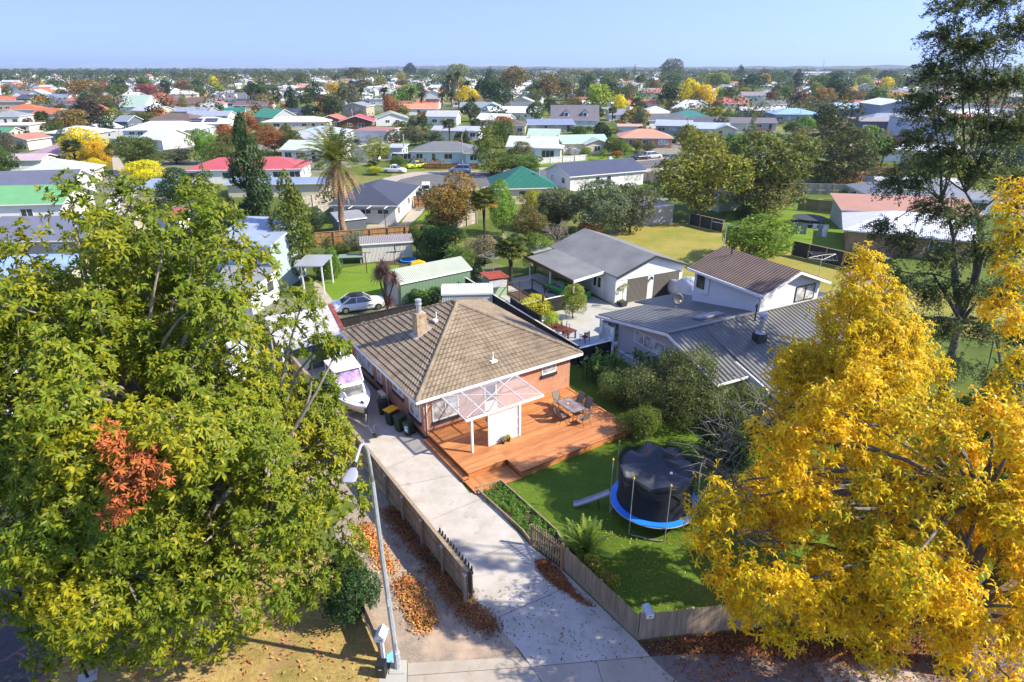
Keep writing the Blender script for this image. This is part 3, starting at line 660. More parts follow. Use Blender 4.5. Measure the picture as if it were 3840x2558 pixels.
m=MB();m.lathe([(.05,0),(.06,.03),(.045,.04)],10);tag(m.build('ashtray',M['white'],None,HW(8.85,-2.45,1.167)), 'tiny white ashtray on the glass patio table', 'ashtray')
ch0=thing('outdoor_chair', 'x', 'chair')
m=MB();m.add([(-.25,-.25,.42),(.25,-.25,.42),(.25,.22,.39),(-.25,.22,.39),(-.25,-.25,.405),(.25,-.25,.405),(.25,.22,.375),(-.25,.22,.375)],[(0,1,2,3),(7,6,5,4),(0,4,5,1),(1,5,6,2),(2,6,7,3),(3,7,4,0)]);m.build('seat',M['sling'],ch0)
m=MB();m.add([(-.25,.22,.39),(.25,.22,.39),(.25,.44,1.0),(-.25,.44,1.0),(-.25,.24,.385),(.25,.24,.385),(.25,.46,.995),(-.25,.46,.995)],[(0,1,2,3),(7,6,5,4),(0,4,5,1),(1,5,6,2),(2,6,7,3),(3,7,4,0)]);m.build('backrest',M['sling'],ch0)
for s in(-1,1):
 m=MB();m.tube([(s*.27,-.32,0),(s*.27,-.27,.42),(s*.27,-.2,.62),(s*.27,.1,.63),(s*.27,.27,.6)],.015,6);m.build('front_leg',M['frame_br'],ch0)
 m=MB();m.tube([(s*.27,.42,0),(s*.265,.2,.4),(s*.26,.22,.41),(s*.26,.455,1.01)],.015,6);m.build('rear_leg',M['frame_br'],ch0)
first=True
for a,b,rz,lab in((8.05,-2.25,90, 'patio chair on the house end of the table\'s left side'),(8.06,-2.95,90, 'patio chair on the lawn end of the table\'s left side'),(8.9,-1.55,0, 'patio chair at the table end nearest the brick wall, pale in the sun'),(9.75,-2.2,-90, 'patio chair behind the table beside the deck\'s far edge, nearer the house'),(9.72,-3.0,-90, 'tall backed patio chair on the shrub side of the table, nearer the lawn'),(8.9,-3.9,180, 'patio chair at the lawn end of the table, back to the shrubs')):
 p=HW(a,b,.45)
 if first:o=ch0;o.location=p;o.rotation_euler.z=HA+rad(rz);o['label']=lab;o['group']='patio chairs round the glass table';first=False
 else:dup(ch0,p,HA+rad(rz),lab, 'patio chairs round the glass table')
def bin_(label,loc,rz,h,w_,lid,group='wheelie bins along the brick wall'):
 b=thing('wheelie_bin',label, 'bin',loc,rz,group);d=w_*1.2;k=.78
 m=MB();sec=[]
 for z,f in((.04,k),(.1,k+.02),(h*.5,.9),(h*.86,1.0),(h*.9,1.06),(h*.93,1.06)):
  x,y=w_/2*f,d/2*f;c=.04;sec.append([(-x+c,-y,z),(x-c,-y,z),(x,-y+c,z),(x,y-c,z),(x-c,y,z),(-x+c,y,z),(-x,y-c,z),(-x,-y+c,z)])
 m.loft(sec);m.build('body',M['bin_green'],b)
 m=MB();x,y=w_/2*1.1,d/2*1.12
 m.loft([[(-x,-y,h*.935),(x,-y,h*.935),(x,y,h*.935),(-x,y,h*.935)],[(-x,-y,h*.96),(x,-y,h*.96),(x,y,h*.99),(-x,y,h*.99)],[(-x*.8,-y*.8,h*.985),(x*.8,-y*.8,h*.985),(x*.8,y*.8,h*1.01),(-x*.8,y*.8,h*1.01)]]);m.build('lid',lid,b,bevel=.008)
 for s in(-1,1):
  m=MB();m.tube([(s*(w_*.5+.03),d*.42,.1),(s*(w_*.5-.03),d*.42,.1)],.1,14);m.build('wheel',M['black'],b)
 m=MB();m.tube([(-w_*.4,d*.6,h*.9),(w_*.4,d*.6,h*.9)],.018,6);m.build('handle',M['bin_green'],b);return b
M['bin_green']=plain('bin_green_plastic',(.022,.040,.024),.45,var=.15);M['bin_black']=plain('bin_black_plastic',(.012,.013,.013),.4);M['bin_lidgreen']=plain('bin_lid_plastic',(.03,.045,.03),.4);M['bin_yellow']=plain('bin_yellow_plastic',(.85,.37,.01),.4,var=.05)
bin_('dark green wheelie bin with a black lid, beside the outdoor heat pump unit',HW(-.28,4.55),HA+rad(-100),.98,.48,M['bin_black'])
b_=bin_('green wheelie bin with the bright orange yellow lid',HW(-.32,3.15),HA+rad(-75),1.07,.57,M['bin_yellow'])
bin_('tall green lidded wheelie bin between the yellow lidded bin and the smallest bin',HW(-.18,2.15),HA+rad(-80),1.05,.54,M['bin_lidgreen'])
b_=bin_('smallest green wheelie bin with a pale blue sticker, nearest the house corner',HW(.02,1.42),HA+rad(-60),.93,.46,M['bin_lidgreen'])
t=NT('blue_sticker');t.base(t.mix(t.ramp(t.noise(9,2),grey((.45,.55),0,1)),(.10,.42,.62),(.62,.78,.85)),.4);M['sticker']=t.m
m=MB();m.add([(-.11,-.252,.3),(.11,-.252,.3),(.12,-.277,.72),(-.12,-.277,.72),(-.11,-.24,.3),(.11,-.24,.3),(.12,-.262,.72),(-.12,-.262,.72)],[(0,1,2,3),(7,6,5,4),(0,4,5,1),(1,5,6,2),(2,6,7,3),(3,7,4,0)]);m.build('sticker',M['sticker'],b_)
hp=thing('heat_pump', 'cream outdoor heat pump unit on the concrete beside the brick wall', 'heat pump',HW(.18,5.75),HA)
m=MB();m.box(-.17,.17,-.45,.45,.08,.82);m.build('casing',M['cream'],hp,bevel=.015)
m=MB();m.tube([(-.19,-.12,.45),(-.165,-.12,.45)],.27,20);m.build('fan_grille',M['grey'],hp)
m=MB();m.box(-.18,.18,-.4,-.34,0,.08);m.box(-.18,.18,.34,.4,0,.08);m.build('feet',M['grey'],hp)
M['gel']=plain('white_gelcoat',(.80,.80,.80),.18,var=.05,spec=.6);M['gel_cream']=plain('cream_gelcoat',(.74,.69,.58),.2,var=.06,spec=.6)
M['tint']=glassmat('violet_tinted_screen',(.20,.14,.26),.08);M['seat_grey']=plain('grey_marine_deck',(.45,.46,.50),.6)
def boat_at(loc,rz):
 b=thing('motor_boat', 'white cabin motor boat with a violet tinted windscreen parked on a trailer in the driveway', 'boat',loc,rz)
 def hw(s):return 1.02*(1-max(0,(s-.45)/.55)**2.3)*(1-.07*(1-s))
 secs=[];n=16;L=5.4
 for i in range(n+1):
  s=i/n;x=-L*.5+L*s;h=hw(s)+.015;sheer=1.28+.22*s**2;keel=.42+.62*max(0,(s-.62)/.38)**2.2;chine=keel+.26+.14*s;xs=x+.0
  bow=.28*s**3;secs.append([(x+bow,-h,sheer),(x+bow*.8,-h*.97,(sheer+chine)/2+.05),(x+bow*.4,-h*(.82-.25*s*s),chine),(x,0,keel),(x+bow*.4,h*(.82-.25*s*s),chine),(x+bow*.8,h*.97,(sheer+chine)/2+.05),(x+bow,h,sheer)])
 m=MB();k=7;vs=[p for q in secs for p in q]
 m.add(vs,[(i*k+j,i*k+j+1,(i+1)*k+j+1,(i+1)*k+j)for i in range(n)for j in range(k-1)]+[tuple(range(k))]);m.build('hull',M['gel_cream'],b,smooth=True)
 m=MB();rows=[]
 for i in range(n+1):
  s=i/n;x=-L*.5+L*s+.28*s**3;h=hw(s)+.03;z=1.30+.22*s**2;rows.append([(x,-h,z-.03),(x,-h,z),(x,-h*.55,z+.06*(s>.4)),(x,0,z+.09*(s>.4)),(x,h*.55,z+.06*(s>.4)),(x,h,z),(x,h,z-.03)])
 i0=7;r2=rows[i0:];vs=[p for q in r2 for p in q];m.add(vs,[(i*k+j,i*k+j+1,(i+1)*k+j+1,(i+1)*k+j)for i in range(len(r2)-1)for j in range(k-1)])
 for sgn in(0,1):
  for i in range(i0):
   a,c=rows[i],rows[i+1];q=(lambda r:[r[1],(r[1][0],r[1][1]*.80,r[1][2])])if sgn==0 else(lambda r:[(r[5][0],r[5][1]*.80,r[5][2]),r[5]])
   A,Cc=q(a),q(c);m.add([A[0],A[1],Cc[1],Cc[0]],[(0,1,2,3)]);m.add([A[1-sgn]if sgn==0 else A[0],(A[1 if sgn==0 else 0][0],A[1 if sgn==0 else 0][1],.85),(Cc[1 if sgn==0 else 0][0],Cc[1 if sgn==0 else 0][1],.85),Cc[1 if sgn==0 else 0]],[(0,1,2,3)])
 m.build('deck',M['gel'],b)
 m=MB();m.box(-2.66,.1,-.82,.82,.82,.86);m.box(-2.68,-2.6,-.9,.9,.86,1.28);m.build('cockpit_floor',M['seat_grey'],b)
 def ring(x,w0,w1,z0,z1):return[(x,-w0,z0),(x,-w1,z1),(x,w1,z1),(x,w0,z0)]
 m=MB();m.loft([ring(-.15,.86,.74,1.28,1.92),ring(.75,.80,.66,1.34,1.88),ring(1.42,.62,.5,1.42,1.5)]);m.build('cabin',M['gel'],b,bevel=.03)
 m=MB();m.add([(.80,-.60,1.885),(.80,.60,1.885),(1.36,.46,1.565),(1.36,-.46,1.565)],[(0,1,2,3)]);m.extr([(.80,1.885),(1.36,1.565),(1.36,1.545),(.80,1.865)], 'y',-.5,.5);m.build('forward_window',glassmat('bleached_window',(.22,.22,.20),.1),b)
 for s in(-1,1):
  m=MB();m.add([(-.05,s*.835,1.52),(.72,s*.775,1.54),(.60,s*.725,1.78),(.05,s*.77,1.80),(-.05,s*.815,1.52),(.72,s*.755,1.54),(.60,s*.705,1.78),(.05,s*.75,1.80)],[(0,1,2,3),(4,5,6,7),(0,1,5,4),(2,3,7,6),(1,2,6,5),(0,3,7,4)]);m.build('side_window',M['glass'],b)
 m=MB();m.add([(.42,-.72,1.90),(.42,.72,1.90),(-.02,.70,2.56),(-.02,-.70,2.56),(.39,-.72,1.89),(.39,.72,1.89),(-.05,.70,2.55),(-.05,-.70,2.55)],[(0,1,2,3),(7,6,5,4),(0,4,5,1),(1,5,6,2),(2,6,7,3),(3,7,4,0)]);w_=m.build('windscreen',M['tint'],b)
 m=MB()
 for s in(-1,1):
  m.bar((.44,s*.76,1.88),(-.04,s*.74,2.6),.07,.07);m.bar((-.3,s*.80,1.88),(-.45,s*.76,2.6),.05,.05)
  m.add([(.36,s*.765,1.92),(-.28,s*.79,1.92),(-.40,s*.765,2.5),(0,s*.75,2.5)],[(0,1,2,3)])
 m.bar((.44,-.76,1.88),(.44,.76,1.88),.05,.06);m.build('windscreen_frame',M['gel'],w_)
 m=MB();m.loft([[(-1.75,-.86,2.58),(.12,-.80,2.58),(.12,.80,2.58),(-1.75,.86,2.58)],[(-1.78,-.88,2.66),(.2,-.82,2.66),(.2,.82,2.66),(-1.78,.88,2.66)],[(-1.6,-.6,2.72),(-.05,-.55,2.72),(-.05,.55,2.72),(-1.6,.6,2.72)]]);m.build('hardtop',M['gel'],b,bevel=.02)
 for y in(-.5,-.17,.17,.5):
  m=MB();m.tube([(-1.66,y,2.66),(-1.78,y,2.98)],.03,8);m.build('rod_holder',M['gel'],b)
 m=MB()
 for s in(-1,1):m.tube([(-1.65,s*.84,1.3),(-1.65,s*.82,2.6)],.02,6);m.tube([(-.95,s*.86,1.3),(-.95,s*.82,2.6)],.02,6)
 m.build('canopy_post',M['chrome'],b)
 m=MB();rp=[]
 for i in range(9):
  s=.52+.46*i/8;rp.append((-L*.5+L*s+.28*s**3,hw(s)-.04,1.30+.22*s*s+.2*min(1,i/2)))
 for q in(rp,[(p[0],-p[1],p[2])for p in rp]):m.tube(q,.014,6);[m.tube([(q[i][0],q[i][1],q[i][2]-.2),q[i]],.011,5)for i in(2,4,6)]
 m.tube([rp[-1],(rp[-1][0],-rp[-1][1],rp[-1][2])],.014,6);m.build('bow_rail',M['chrome'],b)
 m=MB();m.box(2.35,2.62,-.05,.05,1.6,1.66);m.build('anchor_fitting',M['black'],b);m=MB();m.box(-3.05,-2.7,-.2,.2,.75,1.65);m.box(-3.0,-2.8,-.1,.1,.3,.75);m.build('outboard_motor',M['charcoal'],b,bevel=.05)
 t_=thing('boat_trailer', 'galvanised boat trailer with a jockey wheel under the white cabin boat', 'trailer',loc,rz)
 m=MB()
 for s in(-1,1):m.bar((-2.6,s*.72,.36),(1.1,s*.72,.36),.06,.1);m.bar((1.1,s*.72,.36),(3.1,s*.05,.40),.06,.1)
 for x in(-2.4,-1.2,0,1.0):m.bar((x,-.72,.34),(x,.72,.34),.05,.07)
 m.bar((3.0,0,.4),(4.25,0,.42),.09,.09);m.bar((2.75,0,.4),(2.95,0,1.05),.07,.07);m.build('frame',M['galv'],t_)
 for s in(-1,1):
  w2=MB();w2.tube([(-.9,s*.95,.3),(-.9,s*.77,.3)],.3,18);o=w2.build('wheel',M['rubber'],t_);w2=MB();w2.tube([(-.9,s*.957,.3),(-.9,s*.94,.3)],.17,12);w2.build('rim',M['galv'],o)
  w2=MB();w2.extr([(-1.28,.34),(-1.2,.6),(-.9,.68),(-.6,.6),(-.52,.34),(-.58,.34),(-.66,.56),(-.9,.63),(-1.14,.56),(-1.2,.34)], 'y',s*.76,s*.98);w2.build('mudguard',M['galv'],t_)
 m=MB();m.bar((2.84,-.12,.98),(2.84,.12,.98),.1,.1);m.bar((2.9,.0,.98),(2.9,.22,1.12),.03,.03);m.build('winch',M['black'],t_)
 m=MB();m.tube([(3.75,.14,.12),(3.75,.14,.75)],.028,8);m.tube([(3.75,.14,.75),(3.75,.3,.75)],.015,6);j=m.build('jockey_stand',M['galv'],t_);m=MB();m.tube([(3.75,.08,.12),(3.75,.2,.12)],.12,14);m.build('jockey_wheel',M['rubber'],j)
 m=MB();m.box(4.1,4.45,-.08,.08,.36,.5);m.tube([(4.0,0,.5),(4.2,0,.68)],.02,6);m.build('coupling',M['black'],t_,bevel=.01)
boat_at(HW(-1.72,6.3),HA+rad(-93))
for o in COL.objects:
 if o.get('category')in('boat', 'trailer'):o.scale=(1.07,)*3
def board_fence(label,a,b,h,mat,rails=(.35,.8),bw=.15,post=2.0,side=1,cap=True,name='board_fence',post_h=0.0,pick=False,gap=.004,capmat=None,th=.02,postmat=None,kick=0):
 """timber fence from a to b: boards, rails and cap as parts, every post a part"""
 a=Vector((a[0],a[1],0));b=Vector((b[0],b[1],0));d=b-a;L=d.length;f=thing(name,label, 'fence',a,math.atan2(d.y,d.x))
 m=MB();n=max(1,int(L/bw));rr=random.Random(int(L*100))
 for i in range(n):
  x=i*L/n;j=rr.uniform(-.012,.012);w_=L/n-gap
  if pick:m.extr([(x,kick+.03),(x+w_,kick+.03),(x+w_,h-.09+j),(x+w_*.72,h+j),(x+w_*.28,h+j),(x,h-.09+j)], 'y',0,th)
  else:m.box(x,x+w_,0,th,.03,h+j*(0 if cap else 1))
 m.build('board',M[mat],f)
 m=MB()
 for r in rails:m.box(.01,L-.01,-.05 if side>0 else th+.002,-.002 if side>0 else th+.05,h*r-.05,h*r+.05)
 m.build('rail',M[mat],f)
 if cap:m=MB();m.box(-.02,L+.02,-.07,.09,h+.015,h+.05);m.build('cap',M[capmat or mat],f)
 if kick:m=MB();m.box(0,L,th+.003,th+.05,0,kick);m.build('kickboard',M[mat],f)
 k=max(1,round(L/post));pm=MB();pm.box(-.055,.055,-.055,.055,0,h+post_h);me=pm.mesh('post',M[postmat or mat])
 for i in range(k+1):link('post',me,f,(min(max(L*i/k,.06),L-.06),-.107 if side>0 else th+.107,0))
 return f
fl=board_fence('weathered grey board fence with capped posts running between the gravel drive and the concrete driveway',HW(-3.38,-11.55),HW(-3.38,14.5),1.56, 'wood_grey',(.22,.62),.15,2.02,-1,True,post_h=-.16)
fl_caps=MB();fl_caps.box(-.08,.08,-.07,.07,1.40,1.46);capme=fl_caps.mesh('post_cap',M['concrete_lt'])
for i in range(14):link('post_cap',capme,fl,(min(max(26.05*i/13,.06),25.99),.127,0))
gt=thing('sliding_gate', 'folded timber gate with dark spikes on top at the end of the board fence', 'gate',HW(-3.19,-11.55),HA+math.pi/2)
m=MB();boards_n=20
for i in range(boards_n):m.box(i*.15,i*.15+.14,-.03,0,.06,1.42)
m.build('board',M['wood_grey'],gt);m=MB();m.box(0,3,-.075,-.035,.3,.4);m.box(0,3,-.075,-.035,1.3,1.4);m.build('rail',M['wood_dark'],gt)
m=MB()
for i in range(12):m.loft([[(x,y,z)for x,y in((i*.25+.1-q,-.055-q),(i*.25+.1+q,-.055-q),(i*.25+.1+q,-.055+q),(i*.25+.1-q,-.055+q))]for z,q in((1.4,.03),(1.6,.03),(1.68,.004))])
m.build('spikes',M['wood_dark'],gt)
pa=Vector((4.74,17.38,0));pb=Vector((2.22,21.05,0));pcq=Vector((.93,22.5,0))
board_fence('low weathered picket fence with pointed tops along the right side of the concrete driveway',pb,pa,1.28, 'wood_grey',(.3,.75),.085,1.9,-1,False, 'picket_fence',-.12,True,.012,kick=.3)
board_fence('curving paling fence with pointed tops between the front lawn and the leaf littered verge',pa+Vector((.05,0,0)),(11.0,18.1),1.38, 'wood_grey',(.25,.75),.085,2.1,-1,False, 'picket_fence',-.1,True,.008)
board_fence('paling fence continuing under the yellow tree towards the right',(11.05,18.12),(30,20.3),1.38, 'wood_grey',(.25,.75),.09,2.1,-1,False, 'picket_fence',-.1,True,.008)
g2=thing('picket_gate', 'open slatted picket gate with gaps, standing between driveway and garden bed', 'gate',pcq,math.atan2(*(pb-pcq).yx));Lg=(pb-pcq).length-.12;m=MB()
for i in range(12):x=i*Lg/11.6;m.extr([(x,.08),(x+.075,.08),(x+.075,1.25),(x+.04,1.36),(x,1.25)], 'y',0,.02)
m.build('picket',M['wood_grey'],g2);m=MB();m.box(0,Lg,.022,.06,.3,.38);m.box(0,Lg,.022,.06,1.0,1.08);m.bar((0,.075,.36),(Lg,.075,1.02),.03,.08);m.build('rail',M['wood_new'],g2)
m=MB();m.box(Lg-.02,Lg+.09,-.05,.06,0,1.4);m.build('post',M['wood_new'],g2)
m=MB();m.box(-.12,-.02,-.05,.05,0,1.2);m.build('post',M['wood_grey'],g2)
be=thing('garden_bed_edging', 'grey timber edging boards around the weedy garden bed beside the driveway', 'edging')
E0=[Vector((*HW(0.72,-5.78).xy,0)),G('c',1085,1530),Vector((.9,22.55,0))];E1=[G('c',890,1088),G('c',1380,1530),G('e',185,760),G('e',290,832)]
for a,b in((G('c',690,1170),G('c',1085,1530)),(G('c',1085,1530),pcq),(G('c',680,1150),E1[0]),(E1[0],E1[1]),(E1[1],E1[2]),(E1[2],E1[3])):
 m=MB();m.bar((a.x,a.y,.11),(b.x,b.y,.11),.05,.24);m.build('board',M['wood_grey'],be)
bed=[G('c',720,1180),G('c',1085,1525),pcq,pb,Vector((2.9,21.9,0)),G('e',185,765),G('c',1375,1530),G('c',888,1095)]
sheet('garden_bed',bed,.03,M['soil'])
rr=np.random.RandomState(5);pp=sample_poly([(q[0],q[1])for q in bed],170,rr);V=[];N=[]
for x,y in pp:
 if 21.2<y<23.4 and rr.uniform()<.6:continue
 k=rr.randint(25,70);r=rr.uniform(.12,.28);d=norm(rr.normal(size=(k,3))+[0,0,.5]);d[:,2]=abs(d[:,2]);V.append(d*rr.uniform(.2,1,(k,1))*[r,r,r*.9]+[x,y,.06]);N.append(d+[0,0,1.2]+rr.normal(size=(k,3))*.4)
tag(link('weeds',leafmesh('weeds',np.concatenate(V),np.concatenate(N),.10,.55,M['leaf'],rr),color=(.13,.26,.03)),kind='stuff')
m=MB();m.tube([(0,0,0),(.25,.12,.05)],.09,8);tag(m.build('timber_offcut',M['wood_grey'],None,G('c',690,1190)+Vector((0,0,.1))), 'short grey timber offcut lying at the corner of the garden bed', 'offcut')
sl_=thing('street_lamp', 'tall galvanised octagonal street lamp curving over to a flat grey lantern, beside the gravel drive', 'street lamp',(-4.14,16.2,0))
m=MB();m.tube([(0,0,.02),(0,0,.8),(-.02,0,.82),(-.14,0,5),(-.2,-.0,8.2)],[.13,.125,.10,.085,.07],8);m.build('pole',M['galv'],sl_)
m=MB();m.tube([(-.2,0,8.15),(-.22,-.02,8.9),(-.24,-.12,9.45),(-.27,-.32,9.75),(-.29,-.55,9.83),(-.30,-.8,9.78),(-.33,-1.3,9.62)],[.065,.06,.055,.052,.05,.05,.05],8);m.build('arm',M['galv'],sl_,smooth=True)
m=MB();sec=[]
for y,wd,zt,zb in((-1.25,.05,.05,-.05),(-1.36,.10,.07,-.06),(-1.5,.17,.07,-.07),(-1.72,.21,.05,-.07),(-1.9,.20,.02,-.06),(-1.96,.14,.0,-.04)):
 sec.append([(-.34+wd*math.cos(a),y,9.58+(zt if math.sin(a)>0 else zb)*abs(math.sin(a))**.6*(1 if math.sin(a)>0 else 1))if math.sin(a)>=0 else(-.34+wd*math.cos(a),y,9.58+zb*abs(math.sin(a))**.6)for a in[k*math.pi/6 for k in range(12)]])
m.loft(sec);m.build('lantern',plain('grey_lantern',(.30,.31,.36),.4),sl_,smooth=True)
m=MB();m.tube([(-.33,-1.18,9.66),(-.33,-1.36,9.62)],.075,10);m.build('collar',M['black'],sl_)
m=MB();m.box(-.28,.28,-.28,.28,0,.05);m.build('footing',M['conc_grey'],sl_)
m=MB();m.box(-.05,.05,-.135,-.12,1.05,1.35);m.build('service_hatch',M['grey'],sl_)
m=MB();m.box(-.105,.035,-.104,-.098,3.05,3.4);m.build('pole_label',M['white'],sl_)
fr=thing('low_fence', 'low weathered fence with a slumped pale rope, below the dark green shrub', 'fence',(-4.86,16.7,0),math.atan2(18.95-16.7,-6.1+4.86));Lf=2.6
m=MB();m.box(0,Lf,-.03,.01,.15,.95);m.build('panel',M['wood_grey'],fr)
for x in(.05,1.6,2.5):m=MB();m.box(x-.06,x+.06,-.1,.05,0,1.1);m.build('post',M['wood_grey'],fr)
m=MB();m.box(0,Lf,-.08,.05,.96,1.02);m.build('cap',M['wood_grey'],fr)
m=MB();m.tube([(x,.12,.75-1.0*(x/Lf)*(1-x/Lf)*.9)for x in np.linspace(0,Lf,12)],.022,6);m.build('rope',M['cream'],fr,smooth=True)
def text(body,size,parent,loc,rot,mat,name='lettering'):
 cu=bpy.data.curves.new(name, 'FONT');cu.body=body;cu.size=size;cu.extrude=.002;cu.align_x='CENTER';cu.align_y='CENTER'
 tmp=bpy.data.objects.new(name,cu);COL.objects.link(tmp);dg=bpy.context.evaluated_depsgraph_get();me=bpy.data.meshes.new_from_object(tmp.evaluated_get(dg));bpy.data.objects.remove(tmp);me.materials.clear();me.materials.append(mat)
 return link(name,me,parent,loc,rot)
lb=thing('letterbox', 'white cottage shaped letterbox with a pitched roof on a post beside the street lamp', 'letterbox',(-4.74,16.62,0),rad(-8))
m=MB();m.box(-.05,.05,-.05,.05,0,1.0);m.build('post',M['white'],lb);m=MB();m.box(-.16,.16,-.2,.25,1.0,1.2);bx=m.build('box',M['white'],lb)
m=MB();m.extr([(-.2,1.19),(0,1.4),(.2,1.19),(.18,1.17),(0,1.36),(-.18,1.17)], 'y',-.24,.28);m.build('roof',M['white'],lb);m=MB();m.extr([(-.16,1.2),(0,1.36),(.16,1.2)], 'y',-.19,-.17);m.build('gable',M['white'],lb)
text('1A48',.1,bx,(0,-.203,1.09),(math.pi/2,0,0),M['wood_brown'])
pt=thing('utility_pillar', 'square black plastic service pillar at the foot of the street lamp', 'utility pillar',(-4.66,15.92,0),rad(-4));m=MB();m.box(-.17,.17,-.17,.17,0,.55);m.build('body',M['black'],pt,bevel=.015);m=MB();m.box(-.18,.18,-.18,.18,.552,.62);m.build('lid',M['black'],pt,bevel=.02);m=MB();m.box(-.06,.06,-.175,-.171,.42,.445);m.build('label_plate',M['white'],pt)
m=MB();m.poly([(-.16,-.2,0),(.12,-.22,.0),(.2,.12,.03),(.02,.26,.05),(-.18,.1,.02)]);m.poly([(-.16,-.2,-.01),(.12,-.22,-.01),(.2,.12,.02),(.02,.26,.04),(-.18,.1,.01)])
tag(m.build('blue_sheet',plain('light_blue_plastic',(.20,.52,.85),.4),None,(-4.46,16.62,.02)), 'light blue plastic sheet lying behind the street lamp base', 'plastic sheet')
bm_=thing('letterbox', 'round topped black letterbox on a single black post beside the cracked asphalt drive', 'letterbox',(-15.15,15.8,0),rad(28));m=MB();m.tube([(0,0,0),(-.05,0,1.1)],.05,10);m.build('post',M['black'],bm_)
m=MB();m.box(-.3,.3,-.25,.25,-.02,.03);m.build('base_slab',M['concrete_lt'],bm_)
m=MB();prof=[(-.13,1.1),(.13,1.1)]+[(.13*math.cos(k*math.pi/8),1.25+.13*math.sin(k*math.pi/8))for k in range(9)];m.extr(prof, 'y',-.38,.3);bb=m.build('box',M['black'],bm_);text('148',.1,bb,(0,-.383,1.22),(math.pi/2,0,0),M['cream'])
mw=thing('letterbox', 'white steel letterbox with a curved lid on the corner of the picket fence', 'letterbox',(5.12,17.42,0),rad(12));m=MB();m.box(-.03,.03,.06,.12,0,1.2);m.build('post',M['wood_grey'],mw);m=MB();m.box(-.14,.14,-.12,.34,1.2,1.42);bx=m.build('box',M['white'],mw,bevel=.01)
m=MB();m.extr([(-.16,1.43),(-.1,1.475),(0,1.49),(.1,1.475),(.16,1.43),(.1,1.455),(0,1.47),(-.1,1.455)], 'y',-.16,.36);m.build('lid',M['galv'],mw)
m=MB();m.box(-.08,.02,-.126,-.122,1.26,1.35);pl=m.build('number_plate',M['yellow'],mw);text('48',.085,pl,(-.03,-.129,1.305),(math.pi/2,0,0),M['black']);m=MB();m.box(.05,.1,-.126,-.122,1.27,1.33);m.build('notice',M['grey'],mw)
TR=(6.86,24.85)
tp=thing('trampoline', 'round trampoline with blue padding, net and sagging black cover on the front lawn', 'trampoline',(*TR,0),rad(10));R=2.1
m=MB();m.lathe([(R-.02,.80),(R,.84),(R-.3,.89),(R-.32,.86)],48,cap=False);m.build('pad',M['blue_pvc'],tp)
m=MB();m.lathe([(R-.31,.82),(R-.31,.835),(.01,.815)],48);m.build('mat',M['mesh_black'],tp)
m=MB();m.tube([(R*math.cos(a),R*math.sin(a),.80)for a in np.linspace(0,2*math.pi,49)],.024,6,False);m.build('frame',M['galv'],tp)
angs=[rad(a)for a in(-98,-38,22,82,142,202)]
NP=8
for k in range(4):
 a0=rad(-142+90*k);a1=a0+rad(45);p0=Vector((R*math.cos(a0),R*math.sin(a0),0));p1=Vector((R*math.cos(a1),R*math.sin(a1),0));m=MB()
 m.tube([p0+Vector((0,0,.8)),p0+Vector((0,0,.08)),p0.lerp(p1,.06)+Vector((0,0,.02)),p0.lerp(p1,.94)+Vector((0,0,.02)),p1+Vector((0,0,.08)),p1+Vector((0,0,.8))],.022,6);m.build('leg',M['galv'],tp)
 for p in(p0,p1):
  q=p*1.015;m=MB();m.tube([q+Vector((0,0,.1)),q+Vector((0,0,3.12))],.018,6);o=m.build('net_pole',M['galv'],tp);m=MB();m.lathe([(.03,0),(.05,.04),(.05,.1),(.02,.15)],8,tuple(q+Vector((0,0,3.1))));m.build('pole_cap',M['yellow'],o)
t=NT('safety_net');t.base((.02,.022,.025),.8);tr=t.n('BsdfTransparent');mx=t.n('MixShader');lw=t.n('LayerWeight',i_Blend=.3)
t.l(t.math('ADD',.72,t.math('MULTIPLY',lw.outputs['Facing'],.25)),mx.inputs[0]);t.l(tr.outputs[0],mx.inputs[1]);t.l(t.p.outputs[0],mx.inputs[2]);t.l(mx.outputs[0],t.out.inputs[0]);M['net']=t.m
m=MB();A=np.linspace(0,2*math.pi,49)[:-1];rows=[]
for z,r in((.86,R-.34),(1.6,R-.36),(2.3,R-.33),(2.7,R-.22)):rows.append([(r*(1+.0*math.cos(8*a))*math.cos(a),r*math.sin(a),z+(.22*abs(math.cos((a-rad(-142))*4))if z>2.6 else 0))for a in A])
k=48;m.add([p for r in rows for p in r],[(j*k+i,j*k+(i+1)%k,(j+1)*k+(i+1)%k,(j+1)*k+i)for j in range(3)for i in range(k)]);m.build('net',M['net'],tp)
t=NT('black_cover');nzw=t.noise(1.6,3,.5, 'Object',1.5);t.bump(nzw,.6,.07);t.base((.022,.026,.034),.42,0,.5);M['cover']=t.m
m=MB();n1,n2=14,64;rr=np.random.RandomState(9);verts=[]
def cover_z(r,a):
 peak=math.exp(-((abs(r*math.cos(a)-.25)/.8)**1.4+(abs(r*math.sin(a)-.55)/.8)**1.4))*1.0
 sc_=abs(math.cos((a-rad(-142))*4))**.8
 return 2.45+peak+(r/1.75)**2*(.38*sc_-.08)+.05*math.sin(a*11+r*3)*r*.5
for i in range(n1+1):
 for j in range(n2):
  a=2*math.pi*j/n2;s=i/n1
  if s<=.82:r=1.78*s/.82;z=cover_z(r,a)
  else:e=(s-.82)/.18;r=1.78+.03*e;z=cover_z(1.78,a)-e*(.38+.16*math.sin(a*3+1)+.08*math.sin(a*13))
  verts.append((r*math.cos(a),r*math.sin(a),z))
m.add(verts,[(i*n2+j,i*n2+(j+1)%n2,(i+1)*n2+(j+1)%n2,(i+1)*n2+j)for i in range(n1)for j in range(n2)]);co=m.build('cover',M['cover'],tp,smooth=True)
m=MB();m.poly([(.35,-.62,2.66),(.5,-.66,2.68),(.53,-.5,2.7),(.38,-.48,2.68)]);m.build('cover_badge',M['white'],co)
